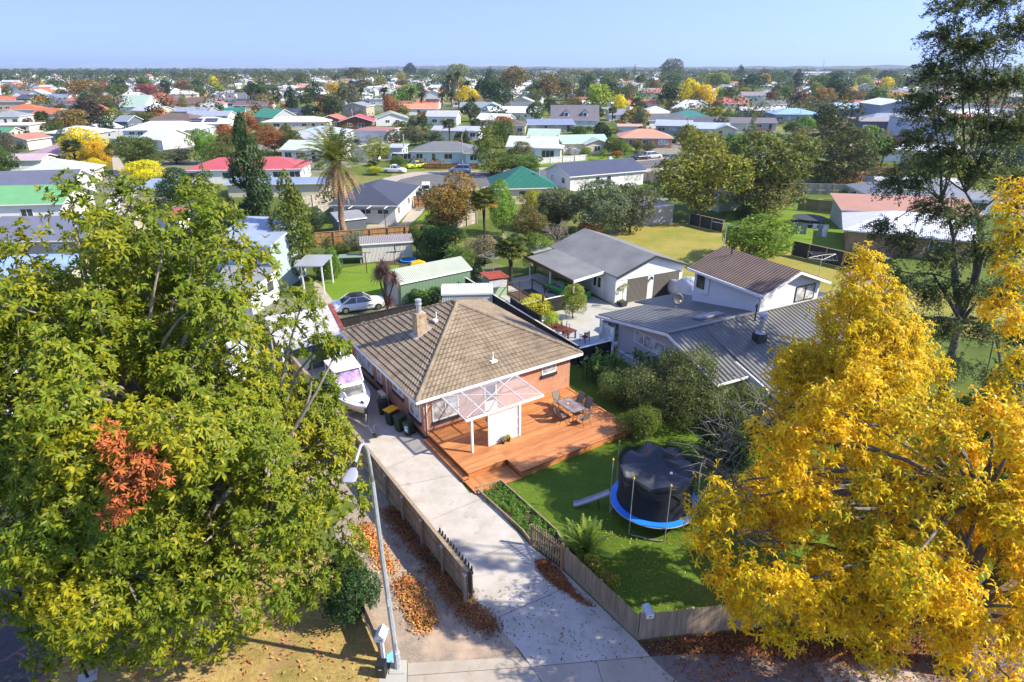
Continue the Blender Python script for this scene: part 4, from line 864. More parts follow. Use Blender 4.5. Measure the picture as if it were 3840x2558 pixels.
sd_=thing('slide', 'grey plastic slide leaning on the blue edge of the trampoline', 'slide',(3.05,25.42,0),math.atan2(-.15,1.72));m=MB();sec=[]
for x,z in((0,.05),(.2,.08),(1.0,.48),(1.72,.88)):sec.append([(x,-.2,z+.09),(x,-.17,z+.09),(x,-.165,z+.02),(x,.165,z+.02),(x,.17,z+.09),(x,.2,z+.09),(x,.2,z),(x,-.2,z)])
m.loft(sec);m.build('chute',plain('grey_plastic',(.36,.37,.42),.4),sd_);m=MB();m.tube([(1.15,-.15,.52),(1.3,-.2,0)],.015,6);m.tube([(1.15,.15,.52),(1.3,.2,0)],.015,6);m.build('strut',M['black'],sd_)
litter('leaf_litter',P('d',(570,20),(640,10),(800,235),(975,455),(1085,590),(1305,770),(1215,790),(1080,690),(960,560),(820,330),(660,140)),4500,.12,(.32,.13,.04),1)
litter('leaf_litter',P('d',(400,130),(470,110),(560,250),(650,420),(560,400),(440,240)),1500,.13,(.62,.27,.075),2,spread=.16)
litter('leaf_litter',P('d',(655,470),(740,455),(865,640),(885,760),(800,770),(720,640)),3200,.13,(.62,.29,.085),3,spread=.2)
litter('leaf_litter',P('d',(1535,345),(1600,340),(1665,395),(1790,560),(1905,640),(1800,590),(1640,490),(1545,395)),2800,.10,(.36,.135,.045),4,spread=.08,hgt=.03)
litter('leaf_litter',P('e',(720,1440),(1100,1400),(1700,1330),(1742,1420),(1300,1475),(860,1500))+P('g',(2000,1300),(1500,1390),(900,1420)),7500,.11,(.33,.14,.05),5,spread=.25)
litter('leaf_litter',P('f',(350,1190),(560,980),(1900,900),(2200,1150)),260,.17,(.50,.22,.09),6,spread=.5)
litter('leaf_litter',P('d',(1115,575),(1690,400),(2160,850),(2250,945),(1505,1010)),240,.10,(.30,.13,.05),7,spread=.2,hgt=.01)
litter('leaf_litter',P('e',(300,600),(1600,420),(1740,1250),(760,1330)),1100,.085,(.55,.36,.05),8,spread=.4,z=.05)
litter('leaf_litter',P('g',(0,1440),(2190,1330),(2190,1568),(0,1568)),2600,.11,(.36,.15,.05),9,spread=.3)
blades('grass',[(4.7,17.5),(11,18.3),(13,23),(11,30),(8,33.5),(4.4,30),(.6,27.3),(-.4,27.2),(2.2,23.5),(3.0,21.9),(2.4,21.2)],60000,.055,(.12,.20,.018),11,lean=.8)
blades('grass',[tuple(q[:2])for q in P('f',(305,1200),(440,930),(640,640),(1500,420),(1900,520))]+[(-6.2,18.5),(-4.9,16),(-5,14.6),(-14,14.2)],26000,.05,(.26,.17,.05),12,lean=1.0)
# ================================================================ HOUSE BUILDER
def roof_geo(m,x0,x1,y0,y1,z,pitch,kind,th=.16,o=.45):
 """closed roof body; slot 0 the cladding, slot 1 fascia, barge boards and soffit"""
 tp_=math.tan(rad(pitch));X0,X1,Y0,Y1=x0-o,x1+o,y0-o,y1+o;z=z-o*tp_*(0 if kind=='flat' else .6)
 if kind=='hip':
  w_,d_=X1-X0,Y1-Y0;h=min(w_,d_)/2*tp_
  if w_>=d_:r0,r1=(X0+d_/2,(Y0+Y1)/2,z+th+h),(X1-d_/2,(Y0+Y1)/2,z+th+h)
  else:r0,r1=((X0+X1)/2,Y0+w_/2,z+th+h),((X0+X1)/2,Y1-w_/2,z+th+h)
  e=[(X0,Y0,z+th),(X1,Y0,z+th),(X1,Y1,z+th),(X0,Y1,z+th)];v=e+[r0,r1]
  m.m=0
  if w_>=d_:m.add(v,[(0,1,5,4),(1,2,5),(2,3,4,5),(3,0,4)])
  else:m.add(v,[(0,1,4),(1,2,5,4),(2,3,5),(3,0,4,5)])
  m.m=1;lo=[(a,b,z)for a,b,_ in e];m.add(lo+e,[(3,2,1,0),(0,1,5,4),(1,2,6,5),(2,3,7,6),(3,0,4,7)])
  return z+th+h
 if kind=='gx':
  c=(Y0+Y1)/2;h=(Y1-Y0)/2*tp_;p=[(Y0,z+th),(c,z+th+h),(Y1,z+th)];q=[(Y0,z),(c,z+h),(Y1,z)]
  mk=lambda x,s:[(x,a,b)for a,b in s]
  A,B,C_,D_=mk(X0,p),mk(X1,p),mk(X0,q),mk(X1,q);v=A+B+C_+D_
  m.m=0;m.add(v,[(0,3,4,1),(1,4,5,2)]);m.m=1
  m.add(v,[(6,7,10,9),(7,8,11,10),(0,6,9,3),(2,5,11,8),(0,1,7,6),(1,2,8,7),(3,9,10,4),(4,10,11,5)]);return z+th+h
 if kind=='gy':
  c=(X0+X1)/2;h=(X1-X0)/2*tp_;p=[(X0,z+th),(c,z+th+h),(X1,z+th)];q=[(X0,z),(c,z+h),(X1,z)]
  mk=lambda y,s:[(a,y,b)for a,b in s]
  v=mk(Y0,p)+mk(Y1,p)+mk(Y0,q)+mk(Y1,q)
  m.m=0;m.add(v,[(0,1,4,3),(1,2,5,4)]);m.m=1
  m.add(v,[(6,9,10,7),(7,10,11,8),(0,3,9,6),(2,8,11,5),(0,6,7,1),(1,7,8,2),(3,4,10,9),(4,5,11,10)]);return z+th+h
 h=(Y1-Y0)*(tp_ if kind=='mono' else .02);v=[(X0,Y0,z+th),(X1,Y0,z+th),(X1,Y1,z+th+h),(X0,Y1,z+th+h),(X0,Y0,z),(X1,Y0,z),(X1,Y1,z+h),(X0,Y1,z+h)]
 m.m=0;m.add(v,[(0,1,2,3)]);m.m=1;m.add(v,[(7,6,5,4),(0,4,5,1),(1,5,6,2),(2,6,7,3),(3,7,4,0)]);return z+th+h
def wall_geo(m,x0,x1,y0,y1,z,pitch,kind,o=.45):
 tp_=math.tan(rad(pitch));dz=o*tp_*.4
 if kind=='gx':m.extr([(y0,-.05),(y1,-.05),(y1,z+dz),((y0+y1)/2,z+dz+(y1-y0)/2*tp_),(y0,z+dz)], 'x',x0,x1)
 elif kind=='gy':m.extr([(x0,-.05),(x1,-.05),(x1,z+dz),((x0+x1)/2,z+dz+(x1-x0)/2*tp_),(x0,z+dz)], 'y',y0,y1)
 elif kind=='mono':m.extr([(y0,-.05),(y1,-.05),(y1,z+(y1-y0)*tp_+.1),(y0,z+.05)], 'x',x0,x1)
 else:m.box(x0,x1,y0,y1,-.05,z+.05)
RC=dict(white=(.74,.75,.75),offwhite=(.62,.60,.53),cream=(.58,.52,.40),grey=(.30,.31,.31),dgrey=(.12,.125,.13),slate=(.075,.085,.11),blue=(.32,.43,.55),bluegrey=(.24,.28,.35),sky=(.28,.45,.66),lgrey=(.46,.48,.50),red=(.50,.085,.085),brick=(.38,.12,.06),orange=(.60,.25,.13),terracotta=(.50,.16,.07),pink=(.42,.27,.28),mint=(.40,.52,.40),pale=(.58,.62,.50),green=(.10,.28,.14),dgreen=(.035,.20,.13),olive=(.30,.33,.20),brown=(.17,.115,.085),dbrown=(.10,.075,.065),mauve=(.19,.17,.19),tan=(.26,.21,.16))
WC=dict(white=(.76,.76,.74),cream=(.64,.58,.44),grey=(.34,.36,.38),dgrey=(.13,.15,.17),pale=(.60,.63,.64),beige=(.46,.40,.31),tan=(.40,.27,.14),brown=(.14,.06,.03),red=(.32,.06,.04),mint=(.50,.58,.42),yellow=(.66,.60,.30),blue=(.36,.50,.60),bluegrey=(.28,.33,.42),lblue=(.55,.65,.72),brick=(.42,.19,.08),ochre=(.60,.38,.15))
def hs(label,loc,W,D,rz,kind='hip',rc='grey',wc='white',wh=2.5,pitch=20,rm='r_ribs',wm='w_paint',wins=None,side=2,door=True,chim=None,group=None,name='house',cat='house',o=.45,wing=None,garage=None,detail=True,frame='white',glass=None,seed=None,z0=0):
 rr=random.Random(seed if seed is not None else hash(label)%1000 if False else sum(map(ord,label)))
 t=thing(name,label,cat,(loc[0],loc[1],z0),rz,group);x0,x1=-W/2,W/2
 rcol=RC[rc]if isinstance(rc,str)else rc;wcol=WC[wc]if isinstance(wc,str)else wc
 m=MB();wall_geo(m,x0,x1,0,D,wh,pitch,kind,o)
 if wing:wx,ww,wd,wk=wing;wall_geo(m,wx-ww/2,wx+ww/2,-wd,.5,wh-.004,pitch,wk if wk=='gy' else 'flat',o)
 m.build('wall',M[wm]if isinstance(wm,str)else wm,t,color=wcol)
 m=MB();zr=roof_geo(m,x0,x1,0,D,wh,pitch,kind,o=o)
 if wing:
  back=ww/2 if wk!='flat' else 0
  roof_geo(m,wx-ww/2,wx+ww/2,-wd,min(D-1,back+.6),wh-.012,pitch,wk,o=o)
 R_=m.build('roof',[M[rm]if isinstance(rm,str)else rm,M['white']],t,color=rcol)
 if chim:
  cx,cy,ch_,cm=chim;zz=wh+min(cy,D-cy)*math.tan(rad(pitch))*.6 if kind!='gy' else wh+.3
  m=MB()
  if cm=='flue':m.tube([(cx,cy,zz-.4),(cx,cy,zz+ch_)],.12,8);m.lathe([(.2,0),(.2,.2),(.05,.26)],8,(cx,cy,zz+ch_));m.build('flue',M['galv'],R_)
  else:m.box(cx-.4,cx+.4,cy-.35,cy+.35,zz-.8,zz+ch_);m.box(cx-.15,cx+.15,cy-.15,cy+.15,zz+ch_,zz+ch_+.25);m.build('chimney',M[cm],R_)
 if not detail:return t
 g=lambda:glass or rr.choice(['glass', 'curtain', 'glass'])
 fy=lambda x:-wing[2]if wing and abs(x-wing[0])<wing[1]/2 else 0
 if wins is None:
  wins=[];n=max(1,int(W/3.1));dk=rr.randrange(n)if door and n>1 else-1
  for i in range(n):
   x=x0+W*(i+.5)/n
   if i==dk:wins.append((x, 'door'));continue
   wins.append((x,rr.choice([1.1,1.7,2.3]),rr.choice([1.0,1.2])))
 for q in wins:
  x=q[0]
  if q[1]=='door':
   m=MB();m.box(x-.45,x+.45,fy(x)-.03,fy(x)-.002,.1,2.1);m.build('door',M[rr.choice(['white', 'wood_brown', 'charcoal'])],t)
  elif q[1]=='roller':
   m=MB();w_=q[2];m.box(x-w_/2,x+w_/2,fy(x)-.03,fy(x)-.002,.02,min(2.2,wh-.2));m.build('garage_door',q[3]if len(q)>3 and not isinstance(q[3],str)else M[q[3]if len(q)>3 else 'roller_white'],t)
  else:
   w_,h_=q[1],q[2];z=q[3]if len(q)>3 else 2.08-h_
   window(t,x,fy(x)-.002,z,w_,h_,0,max(1,round(w_/.95)),g(),frame)
 for sx,rot in((x0-.002,-math.pi/2),(x1+.002,math.pi/2)):
  for i in range(side):
   y=D*(i+.6)/(side+.2)
   if y<D-.8:window(t,sx,y,1.0,1.2,1.05,rot,1,g(),frame)
 return t
def rollermat(name,c):
 t=NT(name);tc=t.n('TexCoord');s=t.n('SeparateXYZ');t.l(tc.outputs['Object'],s.inputs[0]);h=t.math('SINE',t.math('MULTIPLY',s.outputs[2],2*math.pi/.11));t.bump(h,1,.025)
 f=t.ramp(t.math('ADD',t.math('MULTIPLY',h,.5),.5),grey((0,.5),.35,1));return t.base(t.mix(1.0,c,f, 'MULTIPLY'),.45)
M['roller_white']=rollermat('white_roller_door',(.66,.65,.6));M['roller_dark']=rollermat('bronze_roller_door',(.085,.072,.058));M['roller_yellow']=rollermat('yellow_door',(.62,.52,.25))
def hp_(label,k,x,y,wpx,D,ang,*a,**kw):
 """house from the near ground line of its front: middle point and width measured in the photo"""
 p=G(k,x,y);return hs(label,p,wpx*mpp(k,p),D,rad(ang),*a,**kw)
 # ---------------------------------------------------------------- vehicles
def car(label,loc,rz,L=4.5,Wd=1.78,H=1.45,color=(.7,.7,.7),kind='sedan',name='parked_car',cat='car',roofcol=None,group=None,tray=None):
 c=thing(name,label,cat,loc,rz,group);h=Wd/2;bz=H*.60;lo=.2
 if kind=='sedan':top=[(-.5,.55),(-.47,.62),(-.28,.64),(.2,.63),(.4,.56),(.485,.46),(.5,.36)];cab=(-.36,-.18,.06,.22)
 elif kind=='ute':top=[(-.5,.58),(-.49,.64),(-.16,.64),(.2,.63),(.4,.58),(.485,.48),(.5,.36)];cab=(-.12,-.06,.10,.25)
 elif kind=='van':top=[(-.5,.60),(-.49,.64),(0,.64),(.34,.60),(.46,.5),(.49,.42),(.5,.32)];cab=(-.49,-.46,.22,.40)
 else:top=[(-.5,.56),(-.49,.62),(-.2,.64),(.22,.62),(.40,.56),(.485,.46),(.5,.34)];cab=(-.485,-.40,.08,.27)
 secs=[]
 for s,z in top:
  x=s*L;f=1-.16*max(0,(abs(s)-.36)/.14)**2;zt=z*H;w_=h*f
  secs.append([(x,-w_*.9,lo),(x,-w_,lo+.15),(x,-w_,zt*.72),(x,-w_*.94,zt*.95),(x,-w_*.8,zt),(x,w_*.8,zt),(x,w_*.94,zt*.95),(x,w_,zt*.72),(x,w_,lo+.15),(x,w_*.9,lo)])
 m=MB();m.loft(secs);m.build('body',M['car'],c,color=color,smooth=False,bevel=.03)
 x1,x2,x3,x4=[q*L for q in cab];zb=.61*H
 def rg(x,z,w1):return[(x,-h*.9,zb),(x,-h*w1,z),(x,h*w1,z),(x,h*.9,zb)]
 m=MB();m.loft([[(x1,-h*.88,zb),(x1,-h*.86,zb+.01),(x1,h*.86,zb+.01),(x1,h*.88,zb)],rg(x2,H-.03,.70),rg(x3,H-.02,.70),[(x4,-h*.86,zb),(x4,-h*.84,zb+.01),(x4,h*.84,zb+.01),(x4,h*.86,zb)]]);g_=m.build('glasshouse',M['glass'],c)
 m=MB();m.loft([[(x2-.06,-h*.71,H-.055),(x2-.06,-h*.66,H-.01),(x2-.06,h*.66,H-.01),(x2-.06,h*.71,H-.055)],[((x2+x3)/2,-h*.72,H-.03),((x2+x3)/2,-h*.66,H+.03),((x2+x3)/2,h*.66,H+.03),((x2+x3)/2,h*.72,H-.03)],[(x3+.05,-h*.71,H-.05),(x3+.05,-h*.66,H),(x3+.05,h*.66,H),(x3+.05,h*.71,H-.05)]]);m.build('roof',M['car'],c,color=roofcol or color)
 for s in(-1,1):
  m=MB();m.bar((x3+.05,s*h*.715,H-.045),(x2-.05,s*h*.715,H-.045),.05,.05)
  m.bar((x4,s*h*.87,zb),(x3,s*h*.72,H-.03),.05,.06);m.bar((x1,s*h*.88,zb),(x2,s*h*.72,H-.03),.07,.12)
  m.bar(((x2+x3)/2-.1,s*h*.905,zb),((x2+x3)/2-.1,s*h*.72,H-.03),.06,.04)
  m.build('pillar',M['car'],c,color=color)
 r=.32 if kind!='suv' else .36;wm=MB();wm.tube([(0,-.1,0),(0,.1,0)],r,18);wme=wm.mesh('wheel',M['rubber']);wm=MB();wm.tube([(0,-.112,0),(0,-.06,0)],r*.62,12);wm.tube([(0,.06,0),(0,.112,0)],r*.62,12);rme=wm.mesh('rim',M['chrome'])
 for sx in(-.30,.31):
  for s in(-1,1):o=link('wheel',wme,c,(sx*L,s*(h-.09),r));link('rim',rme,o)
 for s in(-1,1):
  m=MB();m.box(.462*L,.478*L,s*h*.55-.17,s*h*.55+.17,.40*H,.47*H);m.build('headlight',M['chrome'],c)
  m=MB();m.box(-.503*L,-.495*L,s*h*.68-.14,s*h*.68+.14,.44*H,.53*H);m.build('tail_light',M['tin_red'],c)
 m=MB();m.box(-.506*L,-.5*L,-.2,.2,.33*H,.40*H);m.build('number_plate',M['white'],c)
 if kind=='ute':m=MB();m.box(-.47*L,-.14*L,-h*.74,h*.74,.645*H,.655*H);m.build('tray_cover',M[tray or 'black'],c)
 return c
 # ================================================================ NEIGHBOURS CLOSE BY
RGm=plain('flat_grey_roof',(.21,.21,.19),.6,var=.25,scale=.5)
def turned(a,b,deg):
 r=HA+rad(deg);p=HW(a,b);return Vector((p.x-a*math.cos(r)+b*math.sin(r),p.y-a*math.sin(r)-b*math.cos(r),0)),r
gz=thing('garage', 'wide white double garage with dark roller doors, flat grey roof and an attached carport', 'garage',*turned(25.1,11.2,-6))
m=MB();m.extr([(25.1,0),(32.9,0),(32.9,2.75),(29.1,4.05),(25.1,2.75)], 'y',11.3,22.2);m.build('wall',M['w_board'],gz,color=(.66,.68,.64))
m=MB();m.extr([(25.1,2.3),(32.9,2.3),(32.9,2.76),(29.1,4.06),(25.1,2.76)], 'y',11.26,11.298);m.build('gable_panel',M['white'],gz)
m=MB();m.m=0
m.extr([(24.85,2.72),(29.1,4.17),(33.3,2.72),(33.3,2.84),(29.1,4.30),(24.85,2.84)], 'y',10.9,22.6);R_=m.build('roof',RGm,gz)
m=MB();m.extr([(24.83,2.6),(29.1,4.05),(33.32,2.6),(33.32,2.8),(29.1,4.26),(24.83,2.8)], 'y',10.84,10.895);m.build('barge_board',M['charcoal'],R_)
m=MB();m.extr([(21.6,2.36),(24.84,2.78),(24.84,2.88),(21.6,2.46)], 'y',12.9,21.4);m.build('carport_roof',RGm,gz)
m=MB();m.extr([(21.58,2.2),(24.84,2.62),(24.84,2.84),(21.58,2.44)], 'y',12.8,12.895);m.build('carport_fascia',M['white'],gz);m=MB();m.box(21.48,21.575,12.8,21.45,2.2,2.46);m.build('gutter',M['wood_brown'],gz)
m=MB();m.extr([(22.6,2.5),(24.84,2.75),(24.84,2.8),(22.6,2.56)], 'y',21.9,24.6);m.build('lean_to_roof',M['grey'],gz)
for a,b in((21.75,13.05),(21.75,17.2),(21.75,21.2)):m=MB();m.box(a-.05,a+.05,b-.05,b+.05,0,2.35);m.build('carport_post',M['white'],gz)
for x0_,x1_ in((26.45,28.75),(29.5,32.5)):m=MB();m.box(x0_,x1_,11.262,11.297,.02,2.28);m.build('roller_door',M['roller_dark'],gz)
m=MB();m.box(25.05,25.098,13.2,15.0,.05,2.15);d_=m.build('double_door',M['white'],gz)
for y_ in(13.75,14.45):m=MB();m.box(25.03,25.049,y_-.2,y_+.2,1.0,1.95);m.build('pane',M['glass'],d_)
window(gz,25.098,16.6,1.1,1.3,.9,-math.pi/2,1, 'glass')
m=MB();m.box(29.08,29.16,11.05,11.26,1.9,2.15);m.build('wall_lamp',M['black'],gz)
car('metallic green utility car with a black tray cover under the white garage\'s carport',HW(23.2,16.0),HA+rad(97),5.0,1.85,1.42,(.02,.26,.05), 'ute', 'utility_car', 'car')
pl_=thing('potted_tree', 'small standard tree in a square dark planter at the corner of the white garage', 'potted plant',HW(25.55,10.75),HA);m=MB();m.loft([[(-.3,-.3,0),(.3,-.3,0),(.3,.3,0),(-.3,.3,0)],[(-.36,-.36,.45),(.36,-.36,.45),(.36,.36,.45),(-.36,.36,.45)]]);m.build('planter',M['charcoal'],pl_)
m=MB();m.tube([(0,0,.4),(.02,.02,1.5)],.025,6);m.tube([(0,0,1.2),(.3,.1,1.75)],.015,5);m.tube([(0,0,1.3),(-.4,-.1,1.7)],.015,5);m.build('trunk',M['bark'],pl_)
rr=np.random.RandomState(3);P_,N_=blob_points([((-.45,-.1,1.75),(.38,.3,.22)),((.38,.1,1.85),(.3,.3,.22)),((0,0,.5),(.28,.28,.12))],420,rr);link('foliage',leafmesh('foliage',P_,N_,.12,.5,M['leaf'],rr),pl_,color=(.30,.34,.10))
cvb=thing('covered_boat', 'boat under a grey tarpaulin on a trailer beside the white double garage', 'boat',HW(31.2,8.2),HA+rad(80))
t=NT('grey_tarpaulin');t.bump(t.noise(1.8,4,.6, 'Object',1.0),1.0,.2);t.base(t.mix(t.ramp(t.noise(1.2,3),grey((.3,.7),0,1)),(.36,.38,.42),(.52,.54,.57)),.5);M['tarp']=t.m
m=MB();sec=[];rr=random.Random(2)
for i,(x,w_,z)in enumerate(((-2.9,.75,1.3),(-2.2,.98,1.55),(-1.2,1.02,2.35),(-.3,1.0,2.55),(.5,1.0,2.35),(1.3,.9,1.75),(2.1,.65,1.6),(2.8,.25,1.45))):
 sec.append([(x,-w_,.55+rr.uniform(-.08,.08)),(x,-w_*1.02,1.0),(x,-w_*.82,1.0+(z-1)*.6),(x,-w_*.4,z-.08),(x,0,z),(x,w_*.4,z-.08),(x,w_*.82,1.0+(z-1)*.6),(x,w_*1.02,1.0),(x,w_,.55+rr.uniform(-.08,.08))])
m.loft(sec);m.build('tarpaulin',M['tarp'],cvb,smooth=True);m=MB();m.bar((-2.8,-.6,.4),(2.6,0,.4),.08,.1);m.bar((-2.8,.6,.4),(2.6,0,.4),.08,.1);m.build('trailer_frame',M['galv'],cvb)
for s in(-1,1):m=MB();m.tube([(-.8,s*.95,.3),(-.8,s*.78,.3)],.3,14);m.build('wheel',M['rubber'],cvb)
wz=thing('two_storey_house', 'white weatherboard house with dark corrugated low roofs and a brown roofed upper storey', 'house',*turned(17,-3.2,-6))
wb=plain('white_weatherboard',(.68,.68,.68),.55,var=.06);Wb=M['w_board']
m=MB();m.extr([(-7.3,0),(2.9,0),(2.9,2.75),(-3.2,4.15),(-7.3,2.75)], 'x',17.1,18.9);m.extr([(-9.4,0),(2.9,0),(2.9,2.75),(-3.2,4.14),(-9.4,2.4)], 'x',18.9,32);m.build('wall',Wb,wz,color=(.50,.50,.52))
BR=ocmat('black_corrugated_roof',.42,.25,.7,spec=.4,pattern='ribs',per=.34,amp=.07)
def slab(m,pts,th=.1):
 n=len(pts);lo=[(p[0],p[1],p[2]-th)for p in pts];m.add(list(pts)+lo,[tuple(range(n)),tuple(range(2*n-1,n-1,-1))]+[(i,n+i,n+(i+1)%n,(i+1)%n)for i in range(n)])
zf=lambda y:4.36-(-3.2-y)*.345 if y<-3.2 else 4.36-(y+3.2)*.185
m=MB();slab(m,[(16.3,-7.8,zf(-7.8)),(19.1,-7.8,zf(-7.8)),(19.1,-3.2,4.36),(16.3,-3.2,4.36)]);slab(m,[(19.1,-10.2,zf(-10.2)+.25),(32.6,-10.2,zf(-10.2)+.25),(32.6,-3.2,4.36),(19.1,-3.2,4.36)])
slab(m,[(16.3,-3.2,4.36),(32.6,-3.2,4.36),(32.6,2.9,zf(2.9)),(16.3,2.9,zf(2.9))]);slab(m,[(16.5,2.92,zf(2.92)-.01),(25.7,2.92,zf(2.92)-.01),(25.7,4.75,zf(4.75)),(16.5,4.75,zf(4.75))]);slab(m,[(21.2,4.77,zf(4.77)),(25.7,4.77,zf(4.77)),(25.7,6.4,zf(6.4)),(21.2,6.4,zf(6.4))]);R_=m.build('roof',BR,wz,color=(.165,.165,.155))
m=MB();m.bar((16.25,-3.2,4.38),(32.6,-3.2,4.38),.3,.06);m.build('ridge_cap',RGm,R_)
m=MB();m.bar((16.27,-7.8,zf(-7.8)-.12),(16.27,-3.2,4.22),.04,.2);m.bar((16.27,-3.2,4.22),(16.27,4.75,zf(4.75)-.14),.04,.2);m.bar((16.3,-7.84,zf(-7.8)-.1),(19.1,-7.84,zf(-7.8)-.1),.06,.14);m.bar((19.06,-7.8,zf(-7.8)-.12),(19.06,-10.2,zf(-10.2)+.13),.04,.16);m.build('barge_board',M['white'],wz)
m=MB();m.box(21.6,22.35,-5.9,-5.3,3.0,4.15);ck=m.build('chimney',M['brick_dark'],wz);m=MB();m.lathe([(.34,0),(.28,.1),(.15,.12),(.15,.9),(.3,.92),(.28,1.02),(.12,1.05),(.12,1.2),(.33,1.24),(.3,1.36),(.1,1.44)],14,(21.97,-5.6,4.15));m.build('flue',M['galv'],ck)
m=MB();m.tube([(23.3,-3.9,4.0),(23.3,-3.9,5.3),(23.2,-4.0,5.45),(23.0,-4.1,5.42),(22.95,-4.1,5.25)],.05,8);m.build('vent_pipe',M['black'],R_)
m=MB();slab(m,[(20.0,-2.2,4.36),(22.2,-2.2,4.36),(22.2,-1.4,4.2),(20.0,-1.4,4.2)],.14);m.build('skylight',M['grey'],R_)
dd=dish('dark mesh satellite dish on the black corrugated roof',HW(21.9,1.3,3.35),HA+rad(-20),.45,.8, 'charcoal')
m=MB();m.extr([(24.3,2.6),(30.2,2.6),(30.2,5.8),(27.25,6.85),(24.3,5.8)], 'y',-3.3,3.2);m.build('upper_wall',Wb,wz,color=(.68,.68,.68))
m=MB();m.extr([(23.9,5.74),(27.25,6.96),(30.6,5.74),(30.6,5.86),(27.25,7.1),(23.9,5.86)], 'y',-3.8,3.6);U_=m.build('upper_roof',ocmat('lichened_brown_roof',.75,.3,1.0,pattern='ribs',per=.25,amp=.05,dirt=.5),wz,color=(.20,.135,.10))
m=MB();m.extr([(23.85,5.6),(27.25,6.84),(30.65,5.6),(30.65,5.8),(27.25,7.04),(23.85,5.8)], 'y',-3.86,-3.805);m.box(23.78,23.895,-3.8,3.6,5.64,5.82);m.build('barge_board',M['white'],U_)
m=MB();m.tube([(26.6,2.0,6.9),(26.6,2.0,7.5)],.05,6);m.build('vent_pipe',M['black'],U_)
window(wz,28.7,-3.302,4.55,2.0,1.15,0,2, 'curtain', 'frame_br');window(wz,24.298,2.5,4.4,.8,1.2,-math.pi/2,1, 'glass', 'frame_br')
m=MB();m.tube([(24.22,-2.9,5.7),(24.22,-3.1,5.3),(24.22,-3.1,4.4)],.05,6);m.tube([(24.22,1.6,5.7),(24.22,1.6,4.2),(24.22,2.4,4.1)],.05,6);m.build('downpipe',M['white'],wz)
window(wz,17.098,-.6,2.0,3.3,.95,-math.pi/2,3, 'curtain')
m=MB();m.box(17.05,17.098,-7.2,2.9,.55,.68);m.build('trim',M['white'],wz)
m=MB();m.box(16.7,16.74,2.95,4.65,.3,2.35);m.box(16.745,21,4.65,4.69,.3,2.35);gp=m.build('porch_glazing',glassmat('frosted_glass',(.38,.45,.45),.25),wz);m=MB();[m.box(16.68,16.76,y-.04,y+.04,.1,2.5)for y in(2.92,3.8,4.68)];m.box(16.66,16.78,2.9,4.72,.1,.3);m.build('porch_frame',M['white'],gp)
window(wz,19.7,-8.4,.9,1.6,1.2,0,2, 'curtain')if False else None
window(wz,18.898,-8.4,.8,1.5,1.3,-math.pi/2,2, 'curtain');window(wz,21.2,-9.402,.9,1.8,1.2,0,2, 'curtain');window(wz,24.5,-9.402,.9,2.2,1.2,0,2, 'curtain')
m=MB();m.box(18.55,18.8,-8.0,-7.45,.5,1.25);m.build('heat_pump',M['cream'],wz)
nt=thing('wooden_table', 'long red brown wooden outdoor table piled with upturned chairs on the grey deck', 'table',HW(16.6,8.1),HA+rad(12));m=MB();m.box(-.55,.55,-1.1,1.1,.7,.75);m.build('tabletop',M['wood_red'],nt)
for sx in(-1,1):
 for sy in(-1,1):m=MB();m.box(sx*.45-.05,sx*.45+.05,sy*1.0-.05,sy*1.0+.05,0,.69);m.build('leg',M['wood_red'],nt)
wc0=thing('wooden_chair', 'red brown slatted wooden chair standing alone on the grey deck', 'chair',HW(17.45,6.3),HA+rad(190))
m=MB();[m.box(-.25,.25,-.25+i*.1,-.25+i*.1+.08,.43,.455)for i in range(5)];m.build('seat',M['wood_red'],wc0)
m=MB();[m.box(-.25,.25,.24,.265,.5+i*.09,.5+i*.09+.06)for i in range(5)];m.build('backrest',M['wood_red'],wc0)
for s in(-1,1):
 m=MB();m.bar((s*.27,.3,0),(s*.27,.25,.95),.04,.04);m.build('rear_leg',M['wood_red'],wc0);m=MB();m.bar((s*.27,-.27,0),(s*.27,-.24,.65),.04,.04);m.build('front_leg',M['wood_red'],wc0);m=MB();m.bar((s*.27,-.3,.66),(s*.27,.27,.66),.05,.03);m.build('armrest',M['wood_red'],wc0)
for i,(a,b,rz,lab)in enumerate(((16.45,8.75,15, 'upturned wooden chair on the house end of the red brown table'),(16.75,8.35,100, 'upturned wooden chair lying across the middle of the red brown table'),(16.5,7.7,170, 'upturned wooden chair leaning at the near end of the red brown table'))):
 c_=dup(wc0,HW(a,b,1.22),HA+rad(rz),lab, 'upturned chairs on the wooden table');c_.rotation_euler=(rad(180+20*i-15),rad(8),HA+rad(rz))
dup(wc0,HW(15.75,7.6),HA+rad(80), 'wooden chair pushed in on the fence side of the red brown table',None)
nt2=thing('side_table', 'dark wooden table with a bright white top beside the yellow leaved hedge', 'table',HW(16.5,10.6),HA);m=MB();m.box(-.7,.6,-.45,.45,.78,.82);m.build('tabletop',M['white'],nt2)
for sx in(-1,1):
 for sy in(-1,1):m=MB();m.box(sx*.5-.04,sx*.5+.04,sy*.38-.04,sy*.38+.04,0,.78);m.build('leg',M['white'],nt2)
gd=thing('grey_deck', 'pale blue grey painted timber deck behind the fence, under the wooden chairs', 'deck',HC,HA);m=MB();boards(m,15.0,18.3,3.2,10.2,.06,.05);m.build('deck_board',plain('blue_grey_boards',(.36,.39,.44),.6,var=.12),gd)
m=MB();[m.box(17.2+i*.16,17.28+i*.16,4.0,4.06,.06,.9)for i in range(8)];m.box(17.15,18.5,3.98,4.08,.9,.97);m.build('balustrade',M['white'],gd)
board_fence('dark stained board fence with a pale cap between the brick house and the neighbour\'s yard',HW(14.1,3.05),HW(15.3,21.5),1.66, 'wood_dark',(.25,.75),.15,2.4,1,True,capmat='concrete_lt')
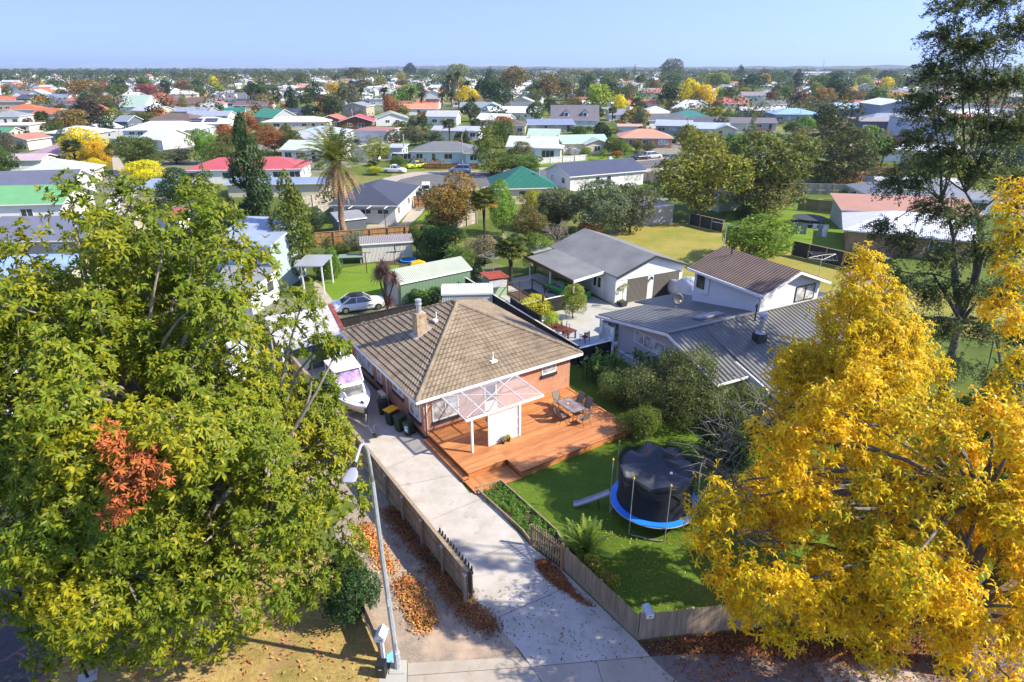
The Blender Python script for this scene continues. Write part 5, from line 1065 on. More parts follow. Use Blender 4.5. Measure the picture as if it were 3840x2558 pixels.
board_fence('short dark fence with a bright white cap beside the broad leaved plants',HW(14.15,2.95),HW(16.9,2.75),1.5, 'wood_dark',(.25,.75),.15,2.4,1,True,capmat='white')
board_fence('dark fence with a white cap below the carport, beside the brown post',HW(15.6,13.1),HW(20.6,12.9),1.35, 'wood_dark',(.25,.75),.15,2.4,1,True,capmat='white')
m=MB();m.tube([(0,0,0),(0,0,2.1)],.11,10);tag(m.build('timber_post',M['wood_brown'],None,HW(17.9,12.5)), 'stout round brown timber post standing by the yellow leaved hedge', 'post')
pnl=board_fence('dark green privacy panel raised above the fence beside the yellow hedge',HW(14.75,8.6),HW(15.1,13.4),2.1, 'wood_dark',(.7,.9),.3,2.4,1,False)
cp=thing('garden_coop', 'small green shed with a rusty red tin roof and sloping hood', 'shed',HW(17.6,19.9),HA+rad(-5));m=MB();m.box(-.9,.9,-.8,.8,0,1.7);m.build('wall',M['w_paint'],cp,color=(.30,.40,.27));m=MB();slab(m,[(-1.1,-1.0,1.95),(1.1,-1.0,1.85),(1.1,1.0,1.95),(-1.1,1.0,2.05)],.05);m.build('roof',M['tin_red'],cp);m=MB();slab(m,[(-1.0,-1.6,1.35),(.5,-1.6,1.35),(.5,-.82,1.68),(-1.0,-.82,1.68)],.08);m.build('hood',M['grey'],cp);window(cp,.5,-.802,.9,.7,.6,0,1, 'glass', 'cream')
fn_=thing('chicken_run', 'brown timber framed wire run beside the green garden shed', 'animal run',HC,HA);m=MB()
for a,b in(((18.3,14.6),(18.6,19.2)),((18.6,19.2),(21.2,18.8)),((21.2,18.8),(20.9,14.4))):
 m.bar((*a,1.15),(*b,1.15),.08,.08);m.bar((*a,.12),(*b,.12),.06,.15);[m.bar((a[0]+(b[0]-a[0])*f,a[1]+(b[1]-a[1])*f,0),(a[0]+(b[0]-a[0])*f,a[1]+(b[1]-a[1])*f,1.15),.08,.08)for f in(.0,.5,1)]
m.build('frame',M['wood_brown'],fn_);m=MB();m.poly([(18.35,14.6,.012),(20.85,14.4,.012),(21.15,18.75,.012),(18.65,19.15,.012)]);m.build('bare_soil',M['soil'],fn_)
rk=thing('carport', 'lean to carport with white iron roof streaked with rust beside the brick house', 'carport',HC,HA)
t=NT('rust_streaked_iron');tc=t.n('TexCoord');mp=t.n('Mapping');mp.inputs['Scale'].default_value=(.35,2.2,1);t.l(tc.outputs['Object'],mp.inputs[0]);nx=t.n('TexNoise',i_Scale=1.6,i_Detail=6,i_Roughness=.7);t.l(mp.outputs[0],nx.inputs['Vector'])
c=t.mix(t.ramp(nx.outputs['Fac'],grey((.54,.66),0,.9)),(.62,.60,.56),(.36,.14,.06));sx=t.n('SeparateXYZ');t.l(tc.outputs['Object'],sx.inputs[0]);h=t.math('SINE',t.math('MULTIPLY',sx.outputs[1],2*math.pi/.23));t.bump(h,1.0,.05);t.base(c,.6);M['rust']=t.m
m=MB();slab(m,[(-4.2,13.0,2.35),(.4,13.2,2.5),(1.45,19.0,2.5),(-3.5,19.6,2.35)],.06);rk_r=m.build('roof',M['rust'],rk);m=MB();m.bar((.55,13.6,2.53),(1.5,19.1,2.53),.28,.06);m.build('ridge_flashing',M['tin_red'],rk_r)
m=MB();slab(m,[(-3.4,12.4,2.25),(.35,12.3,2.38),(.38,13.15,2.44),(-3.4,13.0,2.3)],.05);m.build('lower_roof',M['galv'],rk)
m=MB();m.box(-4.0,.3,13.3,13.42,0,2.25);m.build('wall',M['w_board'],rk,color=(.09,.11,.15))
for a,b in((-4,12.8),(.2,13.2),(1.2,18.7),(-3.4,19.3)):m=MB();m.box(a-.05,a+.05,b-.05,b+.05,0,2.3);m.build('post',M['white'],rk)
car('white sedan with a black roof and dark windows parked behind the dark paling fence',G(6,1065,1315),rad(22),4.7,1.82,1.42,(.78,.78,.78), 'sedan',roofcol=(.012,.012,.014))
board_fence('low dark paling fence between the white sedan and the brick house',HW(1.7,18.3),HW(8.5,18.2),1.35, 'wood_dark',(.25,.75),.1,2.2,-1,True)
gs=hs('green shed with pale green ribbed roof and a cream roller door behind the brick house',Vector((-7.0,55.9,0)),7.4,3.6,math.atan2(59.83-55.19,-4.14+10.45), 'gx',(.42,.46,.36),(.16,.25,.16),2.15,22, 'r_ribs', 'w_vert',wins=[],side=0,o=.15,name='shed',cat='shed')
m=MB();m.box(-3.75,-3.702,.6,3.0,.02,1.95);m.build('garage_door',M['roller_white'],gs)
hs('small white ribbed metal garden shed between the brick house and the green shed',Vector((-3.9,52.0,0)),4.4,2.6,rad(4), 'gx', 'white',(.52,.58,.60),1.75,14, 'r_ribs', 'w_vert',wins=[],side=0,o=.08,name='shed',cat='shed')
def rotary_line(label,loc,h=2.0,r=1.7,rz=0):
 c_=thing('rotary_clothesline',label, 'clothesline',loc,rz);m=MB();m.tube([(0,0,0),(0,0,h+.25)],.03,8);m.build('pole',M['galv'],c_)
 for k in range(4):a=k*math.pi/2;m=MB();m.tube([(0,0,h-.35),(r*math.cos(a),r*math.sin(a),h+.1)],.018,5);m.tube([(0,0,h+.2),(r*math.cos(a),r*math.sin(a),h+.1)],.01,4);m.build('arm',M['galv'],c_)
 m=MB()
 for q in(.5,.75,1):ps=[(r*q*math.cos(k*math.pi/2),r*q*math.sin(k*math.pi/2),h+.1-.25*(1-q))for k in range(5)];m.tube(ps,.008,4)
 m.build('line',M['galv'],c_);return c_
rotary_line('bare rotary clothesline on the dry lawn beside the dark ribbed fence',G(8,890,822),2.0,1.9,.4)
rotary_line('rotary clothesline beside the small green garden shed',G(7,535,910)*1.0,1.9,1.6,.2)
an=thing('tv_antenna', 'tall television antenna mast with a long toothed boom behind the brown roofed upper storey', 'antenna',HW(30.4,4.3));m=MB();m.tube([(0,0,0),(0,0,8.2)],.035,6);m.build('mast',M['galv'],an);m=MB();m.tube([(-1.0,.5,8.25),(1.0,-.5,8.0)],.02,5);[m.tube([(-1+i*.17,.5-i*.085-.2,8.25-i*.02),(-1+i*.17,.5-i*.085+.2,8.25-i*.02)],.012,4)for i in range(12)];m.build('boom',M['galv'],an)
# ================================================================ THE SUBURB: HOUSES
TAKEN=[]
def H_(k,x,y,w,D,ang,lab,kind='hip',rc='grey',wc='white',**kw):
 p=G(k,x,y);kw.setdefault('wh',2.5);t=hs(lab,p,w*mpp(k,p),D,rad(ang),kind,rc,wc,**kw)
 a=rad(ang);TAKEN.append((p.x-math.sin(a)*D/2,p.y+math.cos(a)*D/2,max(w*mpp(k,p),D)/2));return t
def W_(x,y,W,D,ang,lab,kind='hip',rc='grey',wc='white',**kw):
 a=rad(ang);TAKEN.append((x-math.sin(a)*D/2,y+math.cos(a)*D/2,max(W,D)/2));return hs(lab,Vector((x,y,0)),W,D,a,kind,rc,wc,**kw)
RT=dict(rm='r_tile')
# --- middle, close
W_(-20.3,86.4,8.6,14.5,-3, 'white clad house with dark slate hip roof behind the tall palm', 'hip',(.062,.068,.085),(.62,.62,.60),wm='w_board',pitch=20,wins=[(-2.4,1.6,.7),(.2,1.6,.7),(2.6,1.6,.7)],side=4,o=.6,wh=2.7,door=False)
W_(17.2,115.1,15.8,8.5,27, 'low white weatherboard house with long slate blue gable roof behind the grey green hedge trees', 'gx',(.085,.095,.14), 'white',wm='w_board',pitch=20,wins=[(-5.5,3,1.1),(-2.2,1,1.2),(.2,1,1.2),(2.8, 'door'),(4.6,1.8,1.2),(6.6,1.6,1.4)],chim=(4.5,6,1.2, 'white'))
W_(2.2,100.5,9.5,10,8, 'cream house with bright green metal hip roof among the shrubs near the cul de sac', 'hip',(.025,.15,.095), 'cream',pitch=27,chim=(2.5,2.5,1.6, 'flue'),wing=(-4.2,4,-2, 'flat')if False else None)
H_(6,58,205,960,9,6, 'long white house with coral red hip roof behind the tall dark conifers', 'hip',(.50,.10,.10), 'white',wins=[(-10,2.2,1),(-3,2.2,1.2),(3,1.6,1.1),(6,2,1.2),(9,2,1.2)],pitch=18)
H_(6,330,325,830,6,4, 'low carport building with blue ribbed roof in front of the coral red roof', 'gx',(.26,.33,.45), 'cream',wh=2.1,pitch=8,wins=[],door=False,rm='r_ribs')
H_(5,1370,372,300,5,-4, 'pale yellow shed with blue ribbed roof beside the long concrete driveway', 'mono',(.28,.36,.46), 'yellow',wh=2.0,pitch=8,wins=[],side=0,name='shed',cat='shed',o=.2)
H_(5,1505,660,180,3.5,-8, 'small white garden shed with a dark red roof behind the big left tree', 'mono', 'brick', 'white',wh=2.0,pitch=10,wins=[(0.2,1.0,.8)],side=0,door=False,name='shed',cat='shed',o=.15)
H_(5,440,262,560,11,14, 'cream house with pale green hip roof behind the slate roofed house', 'hip',(.50,.54,.44), 'cream',side=3)
H_(5,270,372,700,9,12, 'white house with slate grey roof wedged between the pale green and bright green roofs', 'gx',(.14,.15,.20), 'white')
H_(5,170,565,780,9,8, 'white house with bright green roof and a single white framed window', 'gx',(.16,.40,.16), 'white',wins=[(1.4,1.6,1.1),(-4,1.6,1.1)],wh=2.7)
H_(5,420,905,1060,10,2, 'long grey house with slate blue roof behind the top of the big left tree', 'gx',(.17,.18,.23), 'beige',wins=[(-9.2,1.8,1.3),(-6,1.4,1.2),(2,1.8,1.2),(7,1.6,1.2)],pitch=16)
H_(5,120,1330,900,9,3, 'low house with sky blue roof half hidden by the left edge of the big tree', 'gx',(.30,.44,.62), 'cream',pitch=12)
W_(-25.2,57.2,5.6,6.5,-8, 'tall pale blue house block with silver blue ribbed roof behind the rusty carport', 'mono',(.33,.40,.50),(.38,.49,.54),wh=4.8,pitch=8,wins=[],side=0,o=.35,door=False)
W_(-25.0,52.0,4.6,4.5,-10, 'low white lean to with metal roof in front of the tall pale blue block', 'mono', 'grey', 'pale',wh=2.2,pitch=6,wins=[(1.0,1.4,1.0)],door=False,o=.3)
W_(-22.5,28.5,12,11,6, 'white house with pale roof hidden behind the crown of the big left tree', 'gx',(.70,.70,.68), 'white',pitch=10,wh=2.6)
W_(-13.9,68.4,5.5,2.4,14, 'old white corrugated iron shed in front of the orange brown fence', 'mono',(.30,.27,.24),(.62,.60,.54),wh=2.0,pitch=4,wm='w_vert',wins=[],side=0,o=.2,name='shed',cat='shed',door=False)
W_(-20.6,80.6,3.6,3,30, 'small shed with grey ribbed roof behind the brown fence near the tall palm', 'mono', 'grey', 'dgrey',wh=1.9,pitch=8,wins=[],side=0,wm='w_vert',name='shed',cat='shed',o=.15,door=False)
W_(20.3,86.4,4.6,3,24, 'bare concrete shed with a dark doorway at the edge of the dry lawn', 'flat',(.42,.39,.34),(.42,.39,.34),wh=2.4,wins=[],side=0,name='shed',cat='shed',o=.03,door=False)
W_(45.3,70.4,12.5,9,-25, 'tan brick house with brilliant white hip roof behind the tall feathery tree', 'hip',(.78,.79,.80), 'tan',wm=M['brick_tan'],pitch=18,wins=[(3,2,1.2)],side=1,o=.7)
W_(31.2,52.2,3.6,4.5,-30, 'small pale blue shed with rusty roof and dark door behind the yellow tree', 'gy',(.42,.25,.18), 'blue',wh=2.1,pitch=10,wins=[(0, 'roller',2.6, 'charcoal')],side=0,o=.2,name='shed',cat='shed')
W_(52,82,16,6,-12, 'white outbuilding with rust brown roof on the vivid far lawn', 'mono',(.50,.26,.16), 'pale',wh=2.5,pitch=8,wins=[(-4, 'door'),(2,1.2,.8)],side=0,o=.5)
W_(61,92,16,10,-8, 'white house with mid grey hip roof behind the tall feathery tree', 'hip',(.26,.28,.30), 'white',pitch=18)
W_(66,103,12,7,-8, 'shed roofed house with white roof streaked by rust at the right', 'gx',(.66,.63,.60), 'white',pitch=9)
W_(33,95,4.5,3.5,20, 'small pale shed under the trees beside the dark ribbed fence', 'mono', 'grey', 'mint',wh=2.2,pitch=6,wins=[(0.8,.8,.8)],side=1,name='shed',cat='shed',o=.2,door=False)
# --- left, zoom 1
H_(1,470,1118,400,9,4, 'orange brick house with mauve pink hip roof beside the golden conifer', 'hip',(.37,.26,.30), 'brick',wm=M['brick_tan'],wins=[(-2.2,2.4,1.4),(3,1.6,1.2)],side=1)
H_(1,225,1172,300,6,8, 'small white house with pale pink roof and one dark window at the left', 'gx',(.52,.40,.41), 'white',wins=[(-1.8,2.2,1.1)],side=0,pitch=14,door=False)
H_(1,140,972,260,8,-6, 'cream garage with a wide pale yellow door and rust streaked red roof', 'gy',(.46,.21,.13), 'cream',wins=[(0, 'roller',5.2, 'roller_yellow')],side=0,pitch=16,name='garage',cat='garage')
H_(1,610,908,420,11,-6, 'dark grey house with wide white hip roof behind the golden conifer', 'hip', 'white', 'grey',pitch=15)
H_(1,850,862,170,8,-10, 'white gabled garage with grey walls and white trim', 'gy', 'white', 'grey',wins=[(0, 'roller',2.6)],side=0,name='garage',cat='garage')
H_(1,205,692,260,10,6, 'white two storey house with terracotta tiled hip roof at the left', 'hip', 'terracotta', 'white',wh=3.4,**RT)
H_(1,400,700,200,9,0, 'low house with terracotta roof and orange solar cylinders', 'gx', 'terracotta', 'ochre',wh=2.2,**RT)
H_(1,565,748,300,10,2, 'dark blue house with slate hip roof behind the copper brown tree', 'hip', 'slate', 'dgrey',pitch=22)
H_(1,110,628,260,9,4, 'beige flat topped two storey house at the far left', 'flat', 'tan', 'beige',wh=4.2)
H_(1,225,585,180,9,-18, 'house with slate roof and dark red upper walls at the left', 'gx', 'slate', 'red',wh=4.0)
H_(1,60,750,230,10,10, 'white house with grey hip roof at the left picture edge', 'hip', 'grey', 'white',wh=3.0)
H_(1,115,826,300,8,3, 'cream house with low white roof at the left picture edge', 'flat', 'white', 'cream')
H_(1,30,880,130,6,3, 'small green roofed shed at the left picture edge', 'gx', 'green', 'cream',wh=2.0,name='shed',cat='shed',wins=[])
H_(1,1430,872,640,12,4, 'large white villa with a white hip roof and columned porch', 'hip',(.74,.76,.78), 'lblue',pitch=18,wing=(2.5,9,2.5, 'hip'),wins=[(-8.4,1.6,.9),(-6,1.6,1.2),(-.6,1.6,1.4),(1.4,1,2.0,.1),(3.6,1.6,1.4),(6,1.6,1.4),(8.8,1.6,1.4)],door=False)
H_(1,1820,810,380,11,8, 'white wing with solar panels on its white hip roof beside the villa', 'hip',(.74,.76,.78), 'white',pitch=17)
H_(1,1350,958,330,9,-32, 'white steep gabled building in front of the villa', 'gx', 'white', 'white',wh=2.4,pitch=26,wins=[],side=1)
H_(1,1835,728,360,9,4, 'long house with pale blue grey roof behind the white villa', 'gx',(.33,.37,.46), 'white',pitch=16)
H_(1,1690,684,330,9,2, 'house with wide grey blue roof behind the orange tree', 'gx',(.30,.33,.40), 'grey',pitch=15)
H_(1,1175,642,230,13,-8, 'white house with a tall mint green gable roof', 'gx',(.42,.56,.44), 'white',wh=2.6,pitch=36)
H_(1,780,618,240,10,0, 'house with chestnut brown roof and white gable behind the copper tree', 'gx',(.20,.11,.085), 'white',pitch=30,**RT)
H_(1,1010,620,160,9,0, 'narrow house with chestnut brown roof left of the mint green gable', 'gx',(.20,.11,.085), 'cream',pitch=30,**RT)
H_(1,320,528,190,9,6, 'white house with swept white gable roof at the left', 'gy', 'white', 'white',pitch=26)
H_(1,545,510,150,10,-4, 'white house with steep white gable behind the blue roof', 'gy', 'white', 'white',pitch=32)
H_(1,185,526,130,8,6, 'white walled house with brown gable at the left', 'gy', 'brown', 'white',pitch=30)
H_(1,505,545,210,9,0, 'house with slate blue roof between white gables at the left', 'gx', 'bluegrey', 'white')
H_(1,500,620,330,11,4, 'low house with wide dark brown grey roof at the left', 'gx',(.12,.10,.10), 'cream',pitch=15)
H_(1,1090,808,110,8,-4, 'small grey blue house beside the curved street lamp', 'gx', 'bluegrey', 'dgrey',wh=3.2)
H_(1,2085,572,330,10,3, 'long white two storey house with three dormers in its grey brown roof', 'gx',(.17,.16,.17), 'white',wh=3.2,pitch=30)
H_(1,2130,600,240,9,0, 'house with charcoal hip roof in front of the dormered house', 'hip',(.05,.055,.065), 'white')
H_(1,1720,602,330,12,6, 'house with wide brown tiled roof beside the pink tree', 'hip',(.17,.105,.085), 'cream',pitch=22,**RT)
H_(1,1690,500,230,10,0, 'brown tiled house above the pink tree', 'gx',(.19,.13,.105), 'tan',**RT)
H_(1,2000,492,300,9,4, 'long flat white building beyond the dark shrubs', 'flat', 'lgrey', 'white',wh=3.2)
H_(1,2075,700,160,9,14, 'low house with dull green roof left of the green gabled house', 'gx', 'dgreen', 'white')
H_(1,2230,625,320,9,3, 'long house with wine brown tiled roof', 'gx',(.17,.12,.12), 'cream',**RT)
# --- centre, zoom 2
H_(2,215,742,250,11,-28, 'grey house with bright green gable roof left of the cream roof', 'gx',(.05,.25,.15), 'grey',pitch=24)
H_(2,490,792,560,11,3, 'house with very wide cream hip roof above a clipped hedge', 'hip',(.66,.60,.49), 'cream',pitch=14)
H_(2,470,700,320,7,3, 'house with dark blue solar panels along its roof behind the cream roof', 'gx',(.06,.07,.10), 'cream')
H_(2,1030,792,270,10,6, 'brown timber chalet with scarlet red gable roof and white window frames', 'gy',(.55,.09,.09), 'brown',wm='w_vert',wins=[(-2.2,1.6,1.1),(1.6,2.2,1.6,.5)],pitch=17,o=.8,wh=2.7)
H_(2,1345,758,280,13,12, 'white house with olive green gable roof and a dark red gable', 'gy',(.36,.38,.24), 'white',wins=[(-1.6,1.6,1.0),(2,1.6,1.0)],pitch=18)
H_(2,1010,690,230,10,-8, 'two storey beige house with grey gable roof behind the red chalet', 'gy', 'grey', 'beige',wh=4.6,pitch=14,wins=[(-1.6,1.4,1.2,3.1),(1.6,1.4,1.2,3.1),(0,1.6,1.1,.9)])
H_(2,1160,907,300,9,-14, 'white plastered house with a rust red flat roof', 'flat',(.40,.17,.10), 'white',wh=3.2,wins=[(-.8,1.8,1.1),(3,1.0,1)])
H_(2,690,905,420,11,-6, 'house with pale blue ribbed hip roof in front of the dark red garage', 'hip',(.44,.53,.65), 'lblue',pitch=14)
H_(2,600,940,200,6,-4, 'low outbuilding with white ribbed roof by the crown of the tall palm', 'gx', 'lgrey', 'white',wh=2.0,wins=[],name='shed',cat='shed')
H_(2,600,1076,480,10,-10, 'white house with pale green roof behind the tall palm', 'gx',(.52,.60,.46), 'white',pitch=17)
H_(2,1060,1072,150,9,-22, 'white gabled wing beside the crown of the tall palm', 'gy', 'pale', 'white')
H_(2,1790,1087,560,9,-3, 'pale blue weatherboard house with mottled grey hip roof facing the cul de sac', 'hip',(.19,.19,.18), 'lblue',wm='w_board',wins=[(-8,1.8,1.3),(-5.2,1.6,1.2),(-2,.9,1.9,.2),(1.3,1.9,1.2),(7.2,1.6,1.2)],chim=(-9.5,4,2.2, 'flue'),door=False,pitch=19,wing=(8.2,5.5,2, 'hip'))
H_(2,1370,1050,130,6,-4, 'narrow pale garage beside the mottled grey roof', 'flat', 'lgrey', 'lblue',wins=[],name='garage',cat='garage')
H_(2,1780,752,270,9,-5, 'white box like house with light grey roof in the middle of the suburb', 'gx', 'lgrey', 'white',wh=3.0,wins=[(-2.6,1.8,1.2),(.2,1,.9),(2.4,1.6,1)])
H_(2,1900,882,420,10,-8, 'white house with wide pale grey skillion roof beside the small fan palm', 'gx',(.45,.46,.49), 'white',pitch=10)
H_(2,630,548,210,9,0, 'dark red two storey house with white hip roof', 'hip', 'white', 'red',wh=4.5)
H_(2,800,772,200,8,-4, 'garage with orange gable roof left of the red chalet', 'gy',(.56,.17,.08), 'brown',wins=[(1.4, 'roller',2.2)],name='garage',cat='garage')
H_(2,1100,575,330,9,4, 'low white flat roofed building behind the queen palms', 'flat', 'lgrey', 'white',wh=3)
H_(2,1665,466,220,10,0, 'white house with white hip roof in front of the far tree belt', 'hip', 'white', 'white')
H_(2,1790,470,160,9,6, 'teal roofed pale house in the distance', 'gx',(.20,.33,.33), 'white')
H_(2,2020,590,280,9,3, 'brown roofed house with orange fascia right of the palms', 'gx', 'brown', 'white',**RT)
H_(2,2060,640,220,9,3, 'pale house with green grey roof right of the palms', 'gx',(.24,.32,.30), 'white')
H_(2,2225,655,200,12,0, 'blue house with sky blue gable roof and white trim', 'gy',(.38,.50,.64), 'blue',pitch=22)
H_(2,2300,682,190,8,14, 'white stepped house right of the dark round tree', 'gx', 'white', 'white')
H_(2,2270,565,250,10,4, 'house with long brown roof and cream gable', 'gx', 'brown', 'cream',**RT)
H_(2,415,444,150,9,0, 'white pavilion roofed house at the edge of the far trees', 'hip', 'white', 'white')
H_(2,590,442,190,10,4, 'white house with pale orange tiled roof in the distance', 'gx', 'orange', 'white',**RT)
H_(2,800,425,190,9,2, 'long white house behind the lime yellow trees', 'gx', 'white', 'white')
H_(2,1340,395,100,9,0, 'small white house cluster below the white church', 'gy', 'white', 'white')
# --- centre right, zoom 3
H_(3,835,762,415,9.5,-3, 'steep mauve grey roofed house with two white dormers', 'gx',(.165,.15,.17), 'pale',wh=2.2,pitch=44,o=.3,wins=[(-6,1.6,1.1),(2,1.6,1.1),(5.5,1.4,1.1)])
H_(3,385,708,300,9,-8, 'white house with brilliant white gable roof left of the dormered house', 'gx', 'white', 'white',wh=2.8,pitch=24,wins=[(-2.4,2.2,1.4),(.8,1,.9),(3.4,1,.9)])
H_(3,630,812,400,8,2, 'low house with blue grey striped roof in front of the dormered house', 'mono',(.24,.29,.40), 'grey',wh=2.3,pitch=7)
H_(3,265,838,260,9,-4, 'cream house with dark brown hip roof and a timber fence below', 'hip',(.16,.12,.095), 'cream',wh=2.8)
H_(3,930,1003,400,9,10, 'cream brick house with mint green roof beside the white picket wall', 'gx',(.42,.56,.45), 'cream',wing=(2.5,6,2, 'gy'),wins=[(-4.5,1,1.2),(2.4,1.6,1.3)],door=False,pitch=18)
H_(3,555,922,260,8,-8, 'small white garage with pale mint roof left of the mint green house', 'gx',(.44,.55,.44), 'white',wh=2.2,name='garage',cat='garage',wins=[(1.5, 'door')])
H_(3,450,1042,420,10,-10, 'white house with silver grey roof and tall white windows by the street', 'gx',(.58,.60,.62), 'white',wing=(4.2,6,1.5, 'hip'),wins=[(-4.5,2,1.2),(4.2,3,1.7)],door=False,chim=(-1,4,1.2, 'flue'))
H_(3,1460,952,450,10,-5, 'tan brick house with peach orange hip roof and an orange chimney', 'hip',(.66,.31,.18), 'tan',wm=M['brick_tan'],wins=[(-6.2,1,.9),(-3.6,1.8,1.4),(.4,2.4,1.4),(4.6,2.6,1.3)],chim=(1.5,6,1.4, 'brick_tan'),pitch=19)
H_(3,1320,830,200,6,-5, 'carport with orange and white striped roof behind the peach orange roof', 'gx',(.66,.38,.26), 'pale',wh=2.3,pitch=8,wins=[])
H_(3,1700,832,300,10,-16, 'house with light blue grey roof behind the parked black car', 'gx',(.40,.46,.53), 'grey',pitch=15)
H_(3,2020,862,330,10,-12, 'cream house with pale blue roof and a satellite dish', 'gx',(.42,.49,.58), 'cream',pitch=15)
H_(3,2030,790,330,9,-8, 'long house with dark grey brown roof at the right of the suburb', 'gx',(.12,.105,.10), 'cream',pitch=14)
H_(3,2250,800,300,9,-10, 'house with mid brown grey roof right of the dark grey roof', 'gx',(.20,.165,.14), 'cream',pitch=14)
H_(3,1855,742,330,11,-4, 'cream house with deep teal green hip roof and white striped lean to', 'hip',(.05,.22,.17), 'cream',pitch=19)
H_(3,1560,688,210,10,0, 'house with bright white hip roof behind the golden round tree', 'hip', 'white', 'cream')
H_(3,1555,735,230,8,0, 'house with creamy white low roof behind the golden round tree', 'gx', 'offwhite', 'white')
H_(3,400,562,200,12,-24, 'white gabled house with steep slate blue roof', 'gy',(.28,.33,.44), 'white',pitch=30)
H_(3,1690,530,190,9,2, 'white house with lilac white roof left of the big golden tree', 'gx',(.60,.60,.66), 'white')
H_(3,1765,612,190,9,-3, 'dark walled house with pale flat roof below the big golden tree', 'flat', 'lgrey', 'dgrey',wh=3)
H_(3,1050,606,280,9,2, 'house with long white roof behind the dormered house', 'gx', 'white', 'white',pitch=14)
H_(3,1215,716,150,9,0, 'house with dusky violet roof left of the golden round tree', 'gx',(.27,.27,.34), 'white')
H_(3,2150,585,200,10,4, 'white house with rose red hip roof right of the big golden tree', 'hip',(.58,.13,.12), 'white')
H_(3,2270,572,180,10,-20, 'cream house with coral red gable roof at the right of the suburb', 'gy',(.58,.14,.12), 'cream')
H_(3,1490,322,230,40,0, 'very large grey roofed hall beside the red spire', 'gx', 'grey', 'grey',wh=5,pitch=12,name='hall',cat='building')
for(x,y,w_,D,lab)in((890,250,110,40, 'white warehouse below the low hill'),(1030,258,160,40, 'long white warehouse right of the low hill'),(435,308,80,20, 'white block building behind the bronze poplars'),(600,300,210,18, 'long low white building in the far trees')):
 H_(3,x,y,w_,D,0,lab, 'flat', 'white', 'white',wh=8,detail=False,name='warehouse',cat='building')
 # --- right, zoom 4
H_(4,600,640,350,14,-4, 'blue grey building with sky blue hip roof right of the centre', 'hip',(.30,.50,.72), 'bluegrey',wh=3,pitch=14)
H_(4,330,602,330,14,-8, 'long dark walled house with pale grey white roof', 'gx',(.55,.53,.49), 'dgrey',wh=2.8,pitch=8)
H_(4,1080,600,320,16,-6, 'long building with pale sky blue roof behind the dark conifer', 'gx',(.38,.56,.68), 'bluegrey',wh=3.4,pitch=14)
H_(4,1380,632,300,22,-6, 'tall grey industrial hall with white gable roof', 'gy', 'white', 'bluegrey',wh=6,pitch=13,wins=[],name='industrial_hall',cat='building')
H_(4,1250,742,330,12,-8, 'black fronted commercial building with flat tan roof and a sign board before it', 'flat',(.36,.30,.24), 'dgrey',wh=4.2,wins=[(-4,2.4,2.0,.2),(-1,2.4,2.0,.2),(3,1.4,2.2,.1),(6,1.4,2.2,.1)],door=False,name='commercial_building',cat='building')
H_(4,1620,790,360,14,-8, 'pale grey and white workshop with tall white doors behind the utility pole', 'flat', 'grey',(.50,.56,.62),wh=6,wins=[(-7, 'roller',3)],door=False,name='workshop',cat='building')
H_(4,1440,945,800,9,-9, 'very long white building with a long plain white roof at the right', 'gx',(.70,.70,.72), 'white',pitch=10,wins=[(-8,1.2,.8),(0,1.4,.8),(8,1.6,.8),(14,1.6,.8)],door=False)
H_(4,1090,942,220,10,-4, 'low house with terracotta orange hip roof beside the fan palm at the right', 'hip',(.58,.28,.15), 'brown',wh=2.2)
H_(4,90,532,240,10,-4, 'white house with coral roof below the maroon tree', 'gx',(.56,.15,.13), 'white')
H_(4,255,486,170,10,-6, 'two storey house with taupe roof behind the maroon tree', 'gx',(.30,.27,.25), 'pale',wh=4)
H_(4,690,345,190,12,0, 'house with bright orange tiled roofs in the distance right of centre', 'hip',(.60,.22,.12), 'white',**RT)
H_(4,1240,350,120,12,0, 'house with orange hip roof at the far right', 'hip',(.60,.24,.12), 'cream',**RT)
H_(4,1000,352,130,12,3, 'pale blue white house beside the orange roofs', 'gx',(.6,.66,.72), 'white')
H_(4,1215,406,100,10,0, 'small house with red roof at the far right', 'gx',(.50,.12,.10), 'white')
H_(4,1420,445,90,9,0, 'small white house with grey gable at the far right', 'gy', 'grey', 'white')
H_(4,210,700,420,10,-8, 'low house with brown grey roof left of the dark conifer', 'gx',(.19,.165,.145), 'grey',pitch=13)
H_(4,40,762,160,9,-10, 'cream house with light blue roof at the left of the round olive tree', 'gy',(.42,.48,.56), 'cream')
H_(4,865,292,420,60,0, 'huge white warehouse on the right horizon', 'flat',(.66,.66,.64), 'white',wh=9,detail=False,name='warehouse',cat='building')
cp_=G(2,1230,330);chh=hs('small white church with a white pointed steeple',cp_,46*mpp(2,cp_),20,0, 'gy', 'white', 'white',wh=6,pitch=35,detail=False,name='church',cat='church');k_=mpp(2,cp_)
m=MB();x_=-13*k_;m.box(x_-6*k_,x_+6*k_,-1,4,0,30*k_);m.loft([[(x_+a*5*k_,1.5+b*3,30*k_)for a,b in((-1,-1),(1,-1),(1,1),(-1,1))],[(x_+a*.4,1.5+b*.3,62*k_)for a,b in((-1,-1),(1,-1),(1,1),(-1,1))]]);m.build('steeple',M['white'],chh)
sp_=G(3,1363,310);k_=mpp(3,sp_);st=thing('red_spire', 'slender dark red pyramid spire rising above the far trees', 'spire',sp_);m=MB();q=13*k_;m.loft([[(a*q,b*q,0)for a,b in((-1,-1),(1,-1),(1,1),(-1,1))],[(q*.1+a*.2,b*.2,92*k_)for a,b in((-1,-1),(1,-1),(1,1),(-1,1))]]);m.build('spire',M['tin_red'],st)
def find(lab):return next(o for o in bpy.data.objects if o.get('label', '').startswith(lab))
dh=find('steep mauve');
